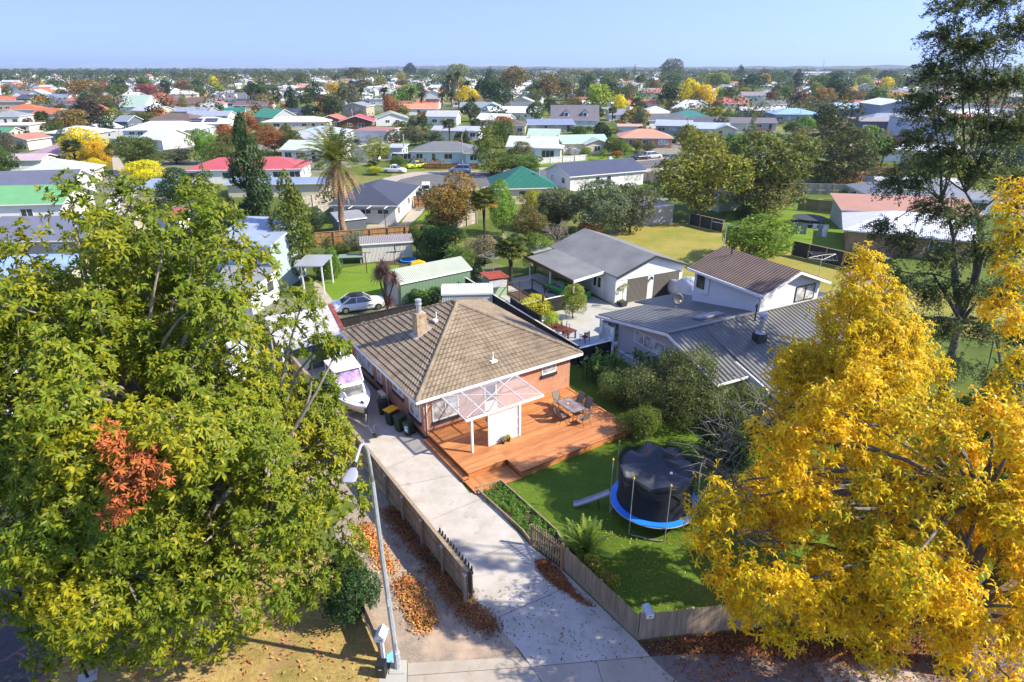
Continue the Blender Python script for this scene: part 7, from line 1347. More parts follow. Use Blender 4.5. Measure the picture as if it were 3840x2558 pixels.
MID=[(1,790,1110,780,330, 'broad', 'yellow', 'large golden yellow conifer left of the long driveway'),(1,920,1130,880,190, 'broad', 'gold', 'lower golden lobe conifer against the long driveway'),(1,840,1160,1050,190, 'broad', 'yellow', 'small golden bush below the large golden conifer'),(1,1240,1180,825,420, 'broad', 'green', 'big fresh green tree right of the long driveway'),(5,1290,240,10,340, 'broad', 'yellow', 'golden conifer right of the long driveway'),(1,1230,1160,1000,210, 'broad', 'lime', 'yellow green conifer in front of the big fresh green tree'),(1,800,765,530,270, 'broad', 'copper', 'copper brown round tree at the left'),(1,740,535,350,270, 'broad', 'bronze', 'bronze olive poplar clump left of the pink tree'),(1,1040,525,385,200, 'broad', 'olive', 'olive tree behind the mint green gable'),(1,970,640,528,130, 'broad', 'green', 'green tree left of the mint green gable'),(1,1010,760,610,190, 'broad', 'yolive', 'yellow olive tree right of the copper tree'),(1,1330,520,385,230, 'broad', 'red', 'pink red autumn tree in the left suburb'),(1,1450,615,470,240, 'broad', 'salmon', 'salmon pink thin autumn tree below the pink red one'),(1,1640,465,355,160, 'broad', 'brown', 'reddish brown tree right of the pink red one'),(1,1385,705,608,190, 'broad', 'orange', 'bright orange tree behind the white villa'),(1,1260,740,640,260, 'broad', 'olive', 'olive shrubs left of the orange tree'),(1,960,870,690,140, 'broad', 'dark', 'dark green tree behind the golden conifer'),(1,1810,1095,770,240, 'broad', 'bright', 'bright green tree right of the white villa'),(1,2000,1130,915,260, 'broad', 'olive', 'olive shrub beside the tall dark conifer'),(1,1560,1095,955,280, 'broad', 'greyg', 'grey green hedge below the villa street'),(1,2010,890,745,200, 'broad', 'rust', 'rust brown tree right of the villa'),(1,480,835,722,180, 'broad', 'green', 'round green bush beside the white hip roof at left'),(1,620,790,690,220, 'broad', 'dark', 'dark hedge in front of the dark blue house'),(1,1950,660,572,95, 'broad', 'green', 'green tree in front of the charcoal hip roof'),(1,320,955,860,120, 'broad', 'bright', 'shrub right of the rust streaked garage'),(1,385,905,820,95, 'broad', 'green', 'green bush behind the rust streaked garage'),(1,60,1200,960,230, 'broad', 'green', 'leafy tree at the left edge below the street'),(1,1470,905,820,90, 'broad', 'yolive', 'clipped shrub before the white villa porch'),(1,1650,890,812,170, 'broad', 'lime', 'pale hedge in front of the white villa'),(1,1730,665,620,130, 'broad', 'dark', 'dark tree before the grey blue roofs'),(1,1560,705,662,130, 'broad', 'green', 'hedge right of the orange tree'),(1,1780,605,545,90, 'broad', 'olive', 'small olive tree by the brown tiled roof'),(1,545,625,565,100, 'broad', 'olive', 'olive shrub between slate roofs at left'),(1,2080,780,690,120, 'broad', 'olive', 'olive tree left of the tall dark conifer top'),(1,250,760,690,80, 'broad', 'copper', 'purple shrub by the terracotta house'),(2,465,650,390,100, 'column', 'dark', 'dark column conifer above the cream roof'),(2,760,670,560,180, 'broad', 'rust', 'orange brown tree left of the two storey beige house'),(2,830,520,360,140, 'broad',(.42,.36,.03), 'lime yellow tree in the middle distance'),(2,920,520,370,150, 'broad', 'lime', 'lime green tree right of the lime yellow one'),(2,1040,370,240,190, 'broad', 'olive', 'large olive dome tree on the middle skyline'),(2,550,425,288,120, 'broad', 'olive', 'upright olive tree behind the white pavilion'),(2,220,830,740,170, 'broad', 'yolive', 'yellowish bush left of the rust brown tree'),(2,310,1000,780,340, 'broad', 'rust', 'wide rust brown tree right of the tall dark conifer'),(2,420,910,735,120, 'broad', 'olive', 'olive tree at the end of the clipped hedge'),(2,1220,1070,868,220, 'broad',(.17,.21,.025), 'round yellow green tree left of the mottled grey roof'),(2,1380,925,785,210, 'broad', 'greyg', 'left part of the grey green hedge by the white skillion house'),(2,1550,930,775,210, 'broad',(.09,.10,.05), 'middle part of the grey green hedge by the white skillion house'),(2,1710,925,785,200, 'broad', 'greyg', 'right part of the grey green hedge by the white skillion house'),(2,1480,570,400,230, 'broad', 'bright', 'bright green dome tree behind the queen palms'),(2,1930,345,208,190, 'broad', 'yolive', 'tall olive dome tree on the skyline left of the poplars'),(2,2030,720,555,190, 'broad',(.06,.075,.025), 'dark round tree right of the white box like house'),(2,1620,700,625,110, 'broad', 'rust', 'rust brown ball tree beside the white box like house'),(2,1440,690,580,120, 'broad', 'yolive', 'pale olive tree above the olive green roof'),(2,1420,790,715,120, 'broad', 'olive', 'shrubs right of the olive green roofed house'),(2,1540,790,690,130, 'broad', 'greyg', 'grey shrub left of the small fan palm'),(2,1200,1190,1110,160, 'broad',(.30,.32,.02), 'yellow green bush at the bend of the cul de sac footpath'),(2,1410,1125,1035,150, 'broad', 'green', 'green bush behind the white flat deck vehicle'),(2,1180,1110,1055,120, 'broad', 'dark', 'dark hedge left of the white flat deck vehicle'),(2,640,700,580,160, 'broad', 'dark', 'dark shrubs under the palm by the dark red house'),(2,260,500,390,190, 'broad', 'green', 'dark green tree mass at the left of the far suburb'),(2,120,520,400,180, 'broad', 'dark', 'dark tree left of the white pavilion roof'),(2,560,500,420,160, 'broad', 'olive', 'olive trees in front of the orange tiled far house'),(2,1100,460,360,160, 'broad', 'dark', 'dark trees below the olive dome'),(2,1240,440,320,110, 'broad', 'yolive', 'yellowish tree right below the church'),(2,1430,420,340,130, 'broad', 'bronze', 'bronze tree right of the church'),(2,1410,360,285,110, 'broad',(.30,.26,.04), 'yellow topped tree beyond the church'),(2,1500,330,212,130, 'broad', 'dark', 'dark dome tree on the skyline right of the church'),(2,1690,480,420,100, 'broad', 'green', 'round green tree before the white hip roof'),(2,990,450,350,80, 'column', 'dark', 'dark conifer left of the queen palms'),(2,600,740,660,80, 'broad', 'green', 'small tree behind the cream roof'),(2,2330,700,620,120, 'broad', 'green', 'green tree at the corner of the white stepped house'),(2,1000,560,470,160, 'broad', 'lime', 'pale tree at the left of the queen palms'),(3,300,470,235,270, 'broad', 'bronze', 'large gold brown poplar group right of centre'),(3,90,450,240,120, 'cone', 'dark', 'dark conifer left of the gold brown poplars'),(3,600,540,320,170, 'broad', 'bronze', 'upright brown green tree right of the poplars'),(3,760,535,330,220, 'broad', 'greyg', 'dark grey gum tree behind the dormered house'),(3,960,550,305,230, 'cone', 'dark', 'broad dark conifer behind the dormered house'),(3,1140,550,370,190, 'broad', 'dark', 'dark gum tree right of the broad conifer'),(3,1300,540,395,160, 'broad', 'greyg', 'gum tree left of the utility pole'),(3,1500,460,325,120, 'cone', 'spruce', 'blue green spruce beside the fan palm'),(3,1690,345,168,210, 'broad',(.09,.09,.025), 'large dark dome tree on the right skyline'),(3,2080,440,288,200, 'broad', 'lime', 'lime green tree behind the big golden tree'),(3,1850,620,362,200, 'broad',(.62,.40,.015), 'big golden yellow tree in the right suburb'),(3,1985,625,390,170, 'broad',(.60,.37,.015), 'lower golden yellow tree leaning right of the big one'),(3,1225,660,485,140, 'broad',(.65,.44,.01), 'small brilliant yellow tree behind the dormered house'),(3,1080,600,512,150, 'broad',(.36,.34,.03), 'yellow green bush left of the small brilliant yellow tree'),(3,1360,790,600,240, 'broad',(.22,.18,.03), 'golden olive round tree right of the dormered house'),(3,840,600,498,150, 'broad', 'bronze', 'bronze round tree above the dormered house'),(3,620,670,520,150, 'broad', 'dark', 'dark ball tree left of the dormered house'),(3,680,840,768,130, 'broad', 'silver', 'silver grey round bush in front of the blue grey striped roof'),(3,860,830,765,190, 'broad', 'dark', 'dark hedge right of the silver bush'),(3,1180,1020,845,200, 'broad', 'green', 'green tree at the corner of the mint green house'),(3,930,1040,950,130, 'broad', 'bright', 'light green bush beside the white picket wall'),(3,1210,1040,975,90, 'broad', 'rust', 'brown bush below the mint green house'),(3,1480,1000,900,140, 'broad', 'greyg', 'grey green bush before the peach orange roofed house'),(3,1380,985,880,110, 'broad', 'olive', 'olive bush before the peach orange roofed house'),(3,1280,1010,915,110, 'broad', 'bright', 'bright bush left of the peach orange roofed house'),(3,2040,720,588,200, 'broad', 'yolive', 'yellow olive round tree right of the teal green roof'),(3,2180,725,603,110, 'cone', 'green', 'small green conifer right of the teal green roof'),(3,1740,690,590,130, 'broad', 'silver', 'pale grey tree above the teal green roof'),(3,2210,520,418,170, 'broad', 'olive', 'olive tree above the rose red roofs'),(3,2040,620,540,170, 'broad', 'maroon', 'dark maroon hedge below the golden trees'),(3,2020,965,828,180, 'broad', 'green', 'fresh green tree beside the pale blue roof'),(3,2310,520,425,120, 'broad', 'yolive', 'pale olive tree above the rose red hip roof'),(3,1560,600,500,130, 'broad', 'green', 'green tree by the plain wooden pole'),(3,1420,650,550,110, 'broad', 'dark', 'dark shrubs below the utility pole'),(3,1680,430,300,170, 'broad', 'green', 'green tree mass under the large dark dome'),(3,2290,350,220,80, 'cone', 'dark', 'dark pointed conifer on the right skyline'),(3,1240,350,290,130, 'broad', 'spruce', 'blue green trees left of the red spire'),(3,860,330,255,190, 'broad', 'yolive', 'pale olive trees below the low hill'),(3,40,480,350,80, 'cone', 'dark', 'narrow dark conifer at the left of the poplars'),(3,470,500,360,60, 'column', 'dark', 'slim dark cypress right of the poplars'),(3,350,1120,900,230, 'broad', 'olive', 'olive tree covering the front of the silver grey roof'),(3,380,1190,1020,260, 'broad', 'bright', 'fresh green bush by the street corner'),(3,1040,700,600,90, 'broad', 'dark', 'dark shrub at the right gable of the dormered house'),(3,200,690,640,90, 'broad', 'bright', 'bright bush before the brilliant white gable house'),(4,390,515,403,115, 'broad', 'maroon', 'maroon red tree beside the taupe roof'),(4,595,560,380,170, 'broad',(.12,.08,.055), 'brown nearly bare tree above the sky blue roof'),(4,905,500,318,120, 'cone', 'dark', 'dark conifer on the right above the pyramid conifer'),(4,800,525,365,190, 'broad', 'bronze', 'ochre tree left of the dark conifer on the right'),(4,885,335,238,155, 'broad', 'dark', 'dark dome tree among the orange roofs'),(4,1125,310,213,150, 'broad', 'olive', 'olive dome tree on the right horizon'),(4,1110,380,280,160, 'broad', 'lime', 'lime green tree right of the orange roofs'),(4,1250,520,415,190, 'broad',(.24,.23,.03), 'yellow green tree above the grey industrial hall'),(4,1365,490,418,95, 'broad', 'lime', 'small lime tree above the industrial hall'),(4,250,400,262,210, 'broad', 'dark', 'dark green dome tree above the maroon tree'),(4,345,370,268,120, 'broad',(.36,.27,.03), 'yellow tree behind the dark green dome'),(4,150,310,193,75, 'cone', 'dark', 'black green pointed conifer on the right skyline'),(4,590,380,228,75, 'column', 'dark', 'slim dark tree left of the orange roofs'),(4,1010,510,390,180, 'broad',(.11,.08,.05), 'brown tree right of the dark conifer'),(4,1085,500,385,90, 'broad', 'yolive', 'pale tree beside the brown tree on the right'),(4,60,460,360,140, 'broad', 'olive', 'olive tree left of the taupe roof'),(4,180,455,368,120, 'broad', 'yolive', 'yellow olive tree left of the taupe roof'),(4,560,750,630,160, 'broad', 'green', 'green tree below the sky blue hip roof'),(4,665,740,598,140, 'broad', 'bright', 'bright green tree right below the sky blue hip roof'),(4,640,770,665,160, 'broad', 'greyg', 'grey green bush left of the pyramid conifer'),(4,1500,290,232,80, 'broad', 'olive', 'olive tree at the far right'),(4,1290,340,235,130, 'broad', 'dark', 'dark tree right of the orange roofs'),(4,420,470,360,120, 'broad', 'dark', 'dark trees right of the maroon tree'),(4,520,460,350,100, 'broad', 'green', 'green tree left of the brown bare tree'),(4,720,400,325,130, 'broad', 'olive', 'olive tree below the bright orange roofs'),(4,450,330,262,140, 'broad', 'dark', 'dark trees behind the slim tree'),(4,330,320,218,140, 'cone',(.07,.045,.03), 'row of dark brown cypresses on the right horizon'),(4,515,300,232,60, 'broad', 'dark', 'small dark dome on the right horizon'),]
for k,x,yb,yt,w_,kind,col,lab in MID:
 single=G(k,x,yb).y>230;t_=T(lab,k,x,yb,yt,w_,kind,col,single=single);TAKEN.append((t_.location.x,t_.location.y,3.5))
 # ---------------------------------------------------------------- palms
def feather_palm(lab,p,h,L,nf=42,seed=1,dead=26,r=.38,col=(.20,.23,.04),deadcol=(.30,.20,.10),name='palm_tree',lw=.16,wl=.62):
 rr=np.random.RandomState(seed);t=thing(name,lab, 'palm tree',p);m=MB();n=14
 m.tube([(.12*math.sin(i),.1*math.cos(i*1.3),h*i/n)for i in range(n+1)],[r*(1.25 if i==0 else 1.0+.06*(i%2)-.12*i/n)for i in range(n+1)],12);m.lathe([(r,0),(r*1.7,.5),(r*1.5,1.1),(r*.6,1.5)],12,(0,0,h-.6));m.build('trunk',M['trunk_palm'],t)
 V=[];
 for i in range(nf):a=i*2.399;e=rad(78-75*(i/nf)**.9);V+=frond_quads(rr,(0,0,h+.6),(math.cos(a)*math.cos(e),math.sin(a)*math.cos(e),math.sin(e)),L*rr.uniform(.85,1.1),22,wl,.42,lw)
 quads_mesh('crown',V,M['leaf'],t,col)
 if dead:
  V=[]
  for i in range(dead):a=i*2.399+1;e=rad(-15-45*rr.uniform());V+=frond_quads(rr,(0,0,h+.2),(math.cos(a)*math.cos(e),math.sin(a)*math.cos(e),math.sin(e)),L*rr.uniform(.75,1.0),16,wl*.6,.9,lw*.9)
  quads_mesh('dry_fronds',V,M['dead'],t,deadcol)
 return t
feather_palm('tall date palm with a skirt of dry fronds over the slate roofed white house',G(6,925,735),9.3,5.0,66,1,56)
def fan_leaf(rr,V,base,d,L,R,n=11):
 d=np.array(d,float);d/=np.linalg.norm(d);side=np.cross(d,[0,0,1.]);side/=max(1e-6,np.linalg.norm(side));up=np.cross(side,d);c=np.array(base)+d*L
 V+=[np.array(base)-side*.02,np.array(base)+side*.02,c+side*.02,c-side*.02]
 for i in range(n):
  a=rad(-115+230*i/(n-1));q=d*math.cos(a)+side*math.sin(a)-up*(.18+.1*rr.uniform());q/=np.linalg.norm(q);s2=np.cross(q,up);s2/=np.linalg.norm(s2);w_=R*.15
  V+=[c,c+q*R*.6+s2*w_,c+q*R+np.array([0,0,-.1*R]),c+q*R*.6-s2*w_]
def fan_palm(lab,p,h,R=.75,nf=26,seed=2,col=(.16,.19,.045),lowcol=(.42,.26,.05),r=.13,name='fan_palm'):
 rr=np.random.RandomState(seed);t=thing(name,lab, 'palm tree',p);m=MB();m.tube([(0,0,-.05),(.05,0,h*.5),(0,.04,h)],[r,r*.85,r*1.5],10);m.build('trunk',M['bark_dark'],t);V=[];V2_=[]
 for i in range(nf):
  a=i*2.399;e=rad(75-95*i/nf);fan_leaf(rr,V if i<nf*.78 else V2_,(0,0,h),(math.cos(a)*math.cos(e),math.sin(a)*math.cos(e),math.sin(e)),R*.95,R)
 quads_mesh('crown',V,M['leaf'],t,col);quads_mesh('old_fronds',V2_,M['leaf'],t,lowcol);return t
def hpx(k,x,yb,yt):p=G(k,x,yb);return p,AT(k,x,yt,p.y).z
p,h=hpx(7,465,830,330);fan_palm('slim fan palm with a dark thin trunk and yellowing lower fronds',p,h,.95,30,2)
p,h=hpx(7,672,1005,720);fan_palm('stout fan palm behind the small green garden shed',p,h,1.0,32,3,(.15,.19,.05),(.25,.26,.06),.22)
for i,(k,x,yb,yt,R,lab)in enumerate(((2,1615,800,715,1.3, 'small fan palm beside the grey shrubs left of the white box like house'),(2,1850,890,755,1.3, 'fan palm before the white skillion house'),(4,1240,1000,850,1.6, 'fan palm before the very long white building'),(1,690,1150,960,1.3, 'cabbage palm in front of the large golden conifer'),(1,1880,1,1,1, ''),(2,2080,810,745,1.3, 'cabbage palm right of the white skillion house'),(3,1165,730,630,1.2, 'cabbage palm left of the dusky violet roof'),(3,1410,450,355,3.0, 'large far fan palm behind the utility pole'),(2,600,660,540,2.0, 'palm in front of the dark red two storey house'),(1,395,770,690,1.6, 'pale palm between the terracotta roof and the dark hedge'))):
 if lab:p,h=hpx(k,x,yb,yt);fan_palm(lab,p,h,R,26,10+i,(.13,.16,.05),(.22,.20,.05),.2)
QP=[(1080,600,470, 'queen palm left of the row, above the beige two storey house'),(1285,630,470, 'queen palm second from the left of the palm row'),(1520,640,480, 'queen palm in the middle of the palm row'),(1610,630,515, 'queen palm just right of the middle of the palm row'),(1790,640,515, 'queen palm fourth from the right of the palm row'),(1870,630,510, 'queen palm third from the right of the palm row'),(1930,610,330, 'tallest palm standing above the palm row'),(1855,560,345, 'tall palm just left of the tallest palm'),(2010,590,410, 'palm at the right end of the palm row')]
for i,(x,yb,yt,lab)in enumerate(QP):p,h=hpx(2,x,yb,yt);feather_palm(lab,p,h,3.0,22,20+i,8,.28,(.14,.16,.04),name='queen_palm',lw=.35,wl=.9)['group']='palm row in the middle distance'
def spiky(lab,p,heads,trunk_r=.09,col=(.10,.055,.045),n=70,L=.75,seed=5,name='cabbage_tree'):
 rr=np.random.RandomState(seed);t=thing(name,lab, 'cabbage tree',p);m=MB();z0=min(h[2]for h in heads)*.55;m.tube([(0,0,-.05),(.03,0,z0)],[trunk_r*1.2,trunk_r],8)
 for hx,hy,hz in heads:m.tube([(.03,0,z0-.05),(hx*.5,hy*.5,(z0+hz)/2),(hx,hy,hz)],[trunk_r,trunk_r*.8,trunk_r*.75],7)
 m.build('trunk',M['bark'],t)
 for hx,hy,hz in heads:
  V=[]
  for i in range(n):
   a=i*2.399;e=rad(85-130*i/n);d=np.array((math.cos(a)*math.cos(e),math.sin(a)*math.cos(e),math.sin(e)));s=np.cross(d,[0,0,1.0]);s/=max(1e-6,np.linalg.norm(s));b=np.array((hx,hy,hz));l_=L*rr.uniform(.8,1.15);mid=b+d*l_*.55;tip=b+d*l_+np.array([0,0,-.18*l_]);w_=.035
   V+=[b-s*w_*.6,mid-s*w_,mid+s*w_,b+s*w_*.6,mid-s*w_,tip-s*.004,tip+s*.004,mid+s*w_]
  quads_mesh('leaf_head',V,M['leaf'],t,col)
 return t
spiky('purple brown cabbage tree with several spiky heads beside the white sedan',G(6,1305,1380),[(-.55,.2,3.7),(.15,-.1,4.0),(.75,.2,3.3),(-.2,.4,4.2),(.2,-.1,1.3)],.10,(.19,.11,.085),130,1.0)
spiky('upper dark green spiky yucca beside the black corrugated roof',HW(23.2,-11.0),[(0,0,3.6),(.6,.4,3.9)],.16,(.035,.06,.03),110,1.1,7, 'yucca');spiky('lower dark green spiky yucca in front of the white house windows',HW(21.4,-12.0),[(0,0,2.0),(-.5,.3,1.7)],.16,(.035,.065,.03),110,1.05,8, 'yucca')
spiky('dark red spiky cabbage shrub beside the long driveway',G(5,860,175),[(0,0,1.7),(.6,.2,1.2)],.1,(.10,.035,.035),50,1.0,9)
def fern(lab,p,n=22,L=1.3,h=.25,col=(.15,.23,.035),seed=4,name='fern',wl=.20,droop=.35,cat='fern'):
 rr=np.random.RandomState(seed);V=[]
 for i in range(n):a=i*2.399;e=rad(rr.uniform(30,80));V+=frond_quads(rr,(0,0,h),(math.cos(a)*math.cos(e),math.sin(a)*math.cos(e),math.sin(e)),L*rr.uniform(.8,1.15),20,wl,droop,.05)
 t=thing(name,lab,cat,p);quads_mesh('frond',V,M['leaf'],t,col);m=MB();m.tube([(0,0,-.05),(0,0,h)],.07,8);m.build('stem',M['bark'],t);return t
fern('feathery light green shrub on the lawn beside the picket gate',Vector((3.3,22.0,0)),46,1.55,.2,(.27,.38,.06),4, 'feathery_shrub',.26,.25, 'shrub')
fern('bronze tipped tree fern at the foot of the brown fence',G(6,770,860),26,1.9,1.0,(.13,.17,.04),5, 'tree_fern',.3,.5)
fern('low pale fern in the bed beside the vivid back lawn',G(6,830,1000),30,1.4,.2,(.16,.25,.03),6)
def canna(lab,p,n=34,seed=3,R=1.3):
 rr=np.random.RandomState(seed);t=thing('canna_plant',lab, 'plant',p);V=[];m=MB()
 for i in range(n):
  a=rr.uniform(0,6.28);r0=R*math.sqrt(rr.uniform());b=np.array((r0*math.cos(a),r0*math.sin(a),0.));top=b+np.array((rr.normal()*.15,rr.normal()*.15,rr.uniform(.8,1.9)));m.tube([tuple(b),tuple(top)],.025,5)
  for q in range(4):
   a2=rr.uniform(0,6.28);e=rad(rr.uniform(15,70));d=np.array((math.cos(a2)*math.cos(e),math.sin(a2)*math.cos(e),math.sin(e)));s=np.cross(d,[0,0,1.]);s/=np.linalg.norm(s);l_=rr.uniform(.45,.75);w_=l_*.2;c=top-np.array((0,0,.2*q));p1=c+d*l_*.5;p2=c+d*l_+np.array((0,0,-.14))
   V+=[c-s*.02,p1-s*w_,p1+s*w_,c+s*.02,p1-s*w_,p2-s*.02,p2+s*.02,p1+s*w_]
 quads_mesh('leaf',V,M['leaf'],t,(.17,.30,.03));m.build('stem',M['bin_lidgreen'],t);return t
canna('clump of big bright green canna leaves by the white capped dark fence',HW(14.4,.6),36,3,1.5)
canna('smaller clump of broad leaves behind the large shrub',HW(17.0,-1.0),20,8,1.1);canna('low broad leaved plant against the green shed',G(6,1640,1300),12,9,.8)
# ---------------------------------------------------------------- shrubs round the front lawn
def bigshrub(lab,p,blobs,n,leaf,col,seed,asp=.5,name='large_shrub',twigs=40,tw=(.10,.08,.05)):
 rr=np.random.RandomState(seed);P_,N_=blob_points(blobs,n,rr,.2,(.6,1.06),.66,.8);t=thing(name,lab, 'shrub',p);link('foliage',leafmesh('foliage',P_,N_,leaf,asp,M['leaf'],rr),t,color=col);m=MB()
 for b in blobs:limb(m,(rr.normal()*.15,rr.normal()*.15,-.05),b[0],.06,.02,rr)
 for i in range(twigs):b=blobs[rr.randint(len(blobs))];d=norm(rr.normal(size=(1,3))+[[0,0,.6]])[0];limb(m,b[0],np.array(b[0])+d*(np.max(b[1])*1.35),.018,.006,rr,.12,4,4)
 m.build('stem',M['bark'],t);return t
bigshrub('large loose shrub with long brownish shoots between the deck and the white house',HW(14.3,-5.6),sphere_blobs(301,32,(.2,-.2,2.1),(2.9,2.7,2.0),.95,.9,-.9),18000,.12,(.17,.21,.06),1)
bigshrub('tall dense dark shrub at the wall of the white house',HW(16.5,-5.0),sphere_blobs(302,22,(0,-.3,2.3),(2.0,2.0,2.1),.95,1,-.9),12000,.12,(.11,.16,.04),2)
bigshrub('drooping light green shrub left of the large loose shrub',HW(12.9,-2.9),sphere_blobs(303,16,(0,0,1.0),(1.5,1.5,1.0),.6,.9),7000,.12,(.16,.22,.05),3)
bigshrub('round bright green shrub overhanging the corner of the deck',HW(11.2,-6.2),sphere_blobs(304,16,(0,0,1.2),(1.2,1.2,1.1),.6,.95),8000,.10,(.17,.24,.04),4)
bigshrub('low leafy shrub under the canna leaves by the side lawn',HW(14.0,-1.6),sphere_blobs(305,14,(0,0,.9),(1.2,1.3,.9),.6,.9),6000,.13,(.10,.16,.035),5)
bigshrub('dark shrub behind the trampoline under the yellow tree',Vector((11.8,29.0,0)),sphere_blobs(306,18,(0,0,1.3),(2.2,1.6,1.3),.8,.9),9000,.12,(.04,.07,.02),6)
bigshrub('light green hedge shrub in front of the white house windows',Vector((13.4,33.0,0)),sphere_blobs(307,16,(0,0,1.3),(1.9,1.3,1.3),.75,.9),8000,.11,(.18,.25,.04),7)
bigshrub('shrub at the right side of the white house below the yuccas',Vector((17.5,33.0,0)),sphere_blobs(308,16,(0,0,1.5),(2.2,1.6,1.6),.8,.9),8000,.13,(.07,.11,.025),8)
bigshrub('dark bushes at the right behind the yellow tree trunk',Vector((21,25.5,0)),sphere_blobs(309,18,(0,0,1.4),(2.6,1.8,1.5),.9,.9),8000,.14,(.05,.08,.022),9)
bigshrub('yellowing vine scrambling along the picket fence',Vector((3.75,19.6,.2)),[((-.5+.22*i*.9,.75-.33*i*.9,.95+.1*math.sin(i*2)),(.28,.28,.22))for i in range(5)],900,.12,(.36,.30,.03),10,.7, 'climbing_vine',6)
rr=np.random.RandomState(31)
bigshrub('upright dark green glossy shrub beside the low rope fence and gravel drive',Vector((-6.35,18.35,0)),sphere_blobs(310,26,(0,0,1.7),(.95,.95,1.6),.42,1.3,-.9),7500,.15,(.055,.13,.035),11,.36, 'dark_shrub',60)
bt=bare_tree(4,3.2);o=link('twigs',bt,None,G(7,1060,690));o.name='bare_shrub';o.scale=(1.5,1.5,1.35);tag(o, 'bare pale branched shrub between the orange brown bushes behind the garage', 'shrub')
# ---------------------------------------------------------------- the three foreground trees
def rosettes(P,A,K,L,wd,rr,droop=.35,el=(5,55)):
 """whorls of long leaves: K leaves round the axis A at each point P, each leaf two quads bent in the middle"""
 n=len(P);A=norm(A);r=rr.normal(size=(n,3));U=norm(np.cross(A,r));W=np.cross(A,U);V=[]
 for k in range(K):
  ang=2*math.pi*k/K+rr.uniform(-.3,.3,n);e=np.radians(rr.uniform(*el,n));d=(U*np.cos(ang)[:,None]+W*np.sin(ang)[:,None])*np.cos(e)[:,None]+A*np.sin(e)[:,None];s=norm(np.cross(d,A));up=np.cross(s,d);l_=(L*rr.uniform(.7,1.2,n))[:,None]
  b=P+d*l_*.06;m1=P+d*l_*.58+up*l_*.03;t=P+d*l_-A*l_*droop*.5-np.array([0,0,1.0])*l_*droop*.35;w1=wd*l_
  V.append(np.stack([b-s*w1*.25,m1-s*w1*.5,m1+s*w1*.5,b+s*w1*.25,m1-s*w1*.5,t-s*w1*.06,t+s*w1*.06,m1+s*w1*.5],1))
 return np.concatenate(V,0).reshape(-1,3)
def ell_blobs(rr,n,c,R,r,kmin=.5,kmax=1.0,low=-.7):
 out=[]
 while len(out)<n:
  d=rr.normal(size=3);d/=np.linalg.norm(d)
  if d[2]<low:continue
  k=rr.uniform(kmin,kmax);out.append((np.array(c)+d*np.array(R)*k,r*rr.uniform(.7,1.25),d))
 return out
M['leaf_whorl']=leafmat('whorled_leaf_foliage',.5,.48,.02,.36,.3,alt=[((.52,.46,.02),.66,.92),((.45,.24,.03),1.0,1.06)],altscale=.3)
M['leaf_ash']=leafmat('autumn_ash_foliage',.5,.45,.022,.3,.3,alt=[((.30,.36,.018),.72,.95),((.72,.26,.012),.985,1.03)],altscale=.33)
M['leaf_feather']=leafmat('feathery_foliage',.3,.5,.02,.4,.3,altscale=.8)
def skeleton(m,base,fork,blobs,rr,r0,limbs=9,twig=.5,pts=None):
 base=np.array(base);fork=np.array(fork);m.tube([tuple(base),tuple(base*.5+fork*.5+rr.normal(size=3)*.1),tuple(fork)],[r0*1.35,r0,r0*.85],12)
 C=np.array([b[0]for b in blobs]);hubs=[];sel=rr.permutation(len(blobs))[:limbs]
 for i in sel:q=fork+(C[i]-fork)*.6;limb(m,fork+(rr.normal(size=3)*.05),q,r0*.55,r0*.26,rr,.12,6,8);hubs.append(q)
 hubs=np.array(hubs)
 for c in C:j=np.argmin(((hubs-c)**2).sum(1));limb(m,hubs[j],c,r0*.24,r0*.07,rr,.12,5,6)
 if pts is not None:
  for p in pts:j=np.argmin(((C-p)**2).sum(1));limb(m,C[j],p,r0*.07,.008,rr,.1,3,4)
rr=np.random.RandomState(77);LB=np.array((-11.6,17.2,0));LC=(-12.0,17.6,8.7)
bl=ell_blobs(rr,200,LC,(6.3,5.3,6.9),.95,.62,.98,-.95)+ell_blobs(rr,40,LC,(6.0,5.0,6.4),1.3,.2,.6,-.9)
for x,y,dd in((170,470,18),(300,470,19),(440,480,18.5),(500,520,18),(60,580,17),(590,610,18),(230,540,16),(380,560,17),(690,710,18),(800,1140,17.5),(790,1250,17),(770,1060,17.5),(720,1330,16.5),(660,1380,16),(560,1420,15.2),(480,1460,14.8),(380,1470,14.4),(250,1470,14.5),(100,1420,14.8),(130,1500,14.0),(480,1500,16.5),(320,1490,15.5),(30,700,17),(20,900,16),(30,1100,15.5),(40,1250,15),(200,1380,14),(520,600,17),(450,700,16),(620,1250,15),(520,1330,14.2),(420,1380,13.8),(320,1400,13.6),(690,1200,15.5)):
 p=np.array(AT('D',x,y,dd));bl.append((p,.8,norm((p-np.array(LC))[None])[0]))
for x,y in((775,803),(745,795),(715,800)):bl.append((np.array(AT('D',x,y,18.2)),.42,np.array((1.,0,0))))
P_=[];A_=[]
for c,r,d in bl:
 k=int(74*(r/1.0)**2)+8;q=norm(rr.normal(size=(k,3))+d*.5+[0,0,.25]);P_.append(c+q*r*rr.uniform(.45,1.12,(k,1)));A_.append(q+d*.5+[0,0,.35])
P_=np.concatenate(P_);A_=np.concatenate(A_);keep=P_[:,2]>1.0;P_=P_[keep];A_=A_[keep]
deadc=[np.array(AT('D',x,y,dd))for x,y,dd in((265,1015,13.2),(270,1090,12.8),(300,1130,12.7),(340,1080,12.9),(270,1170,12.6),(320,1050,13.2))]
dm=np.min([((P_-q)**2).sum(1)for q in deadc],0)<.62**2
lt=thing('broadleaf_tree', 'huge green and yellow tree with whorled leaves and one dead orange branch, left foreground', 'tree',tuple(LB));
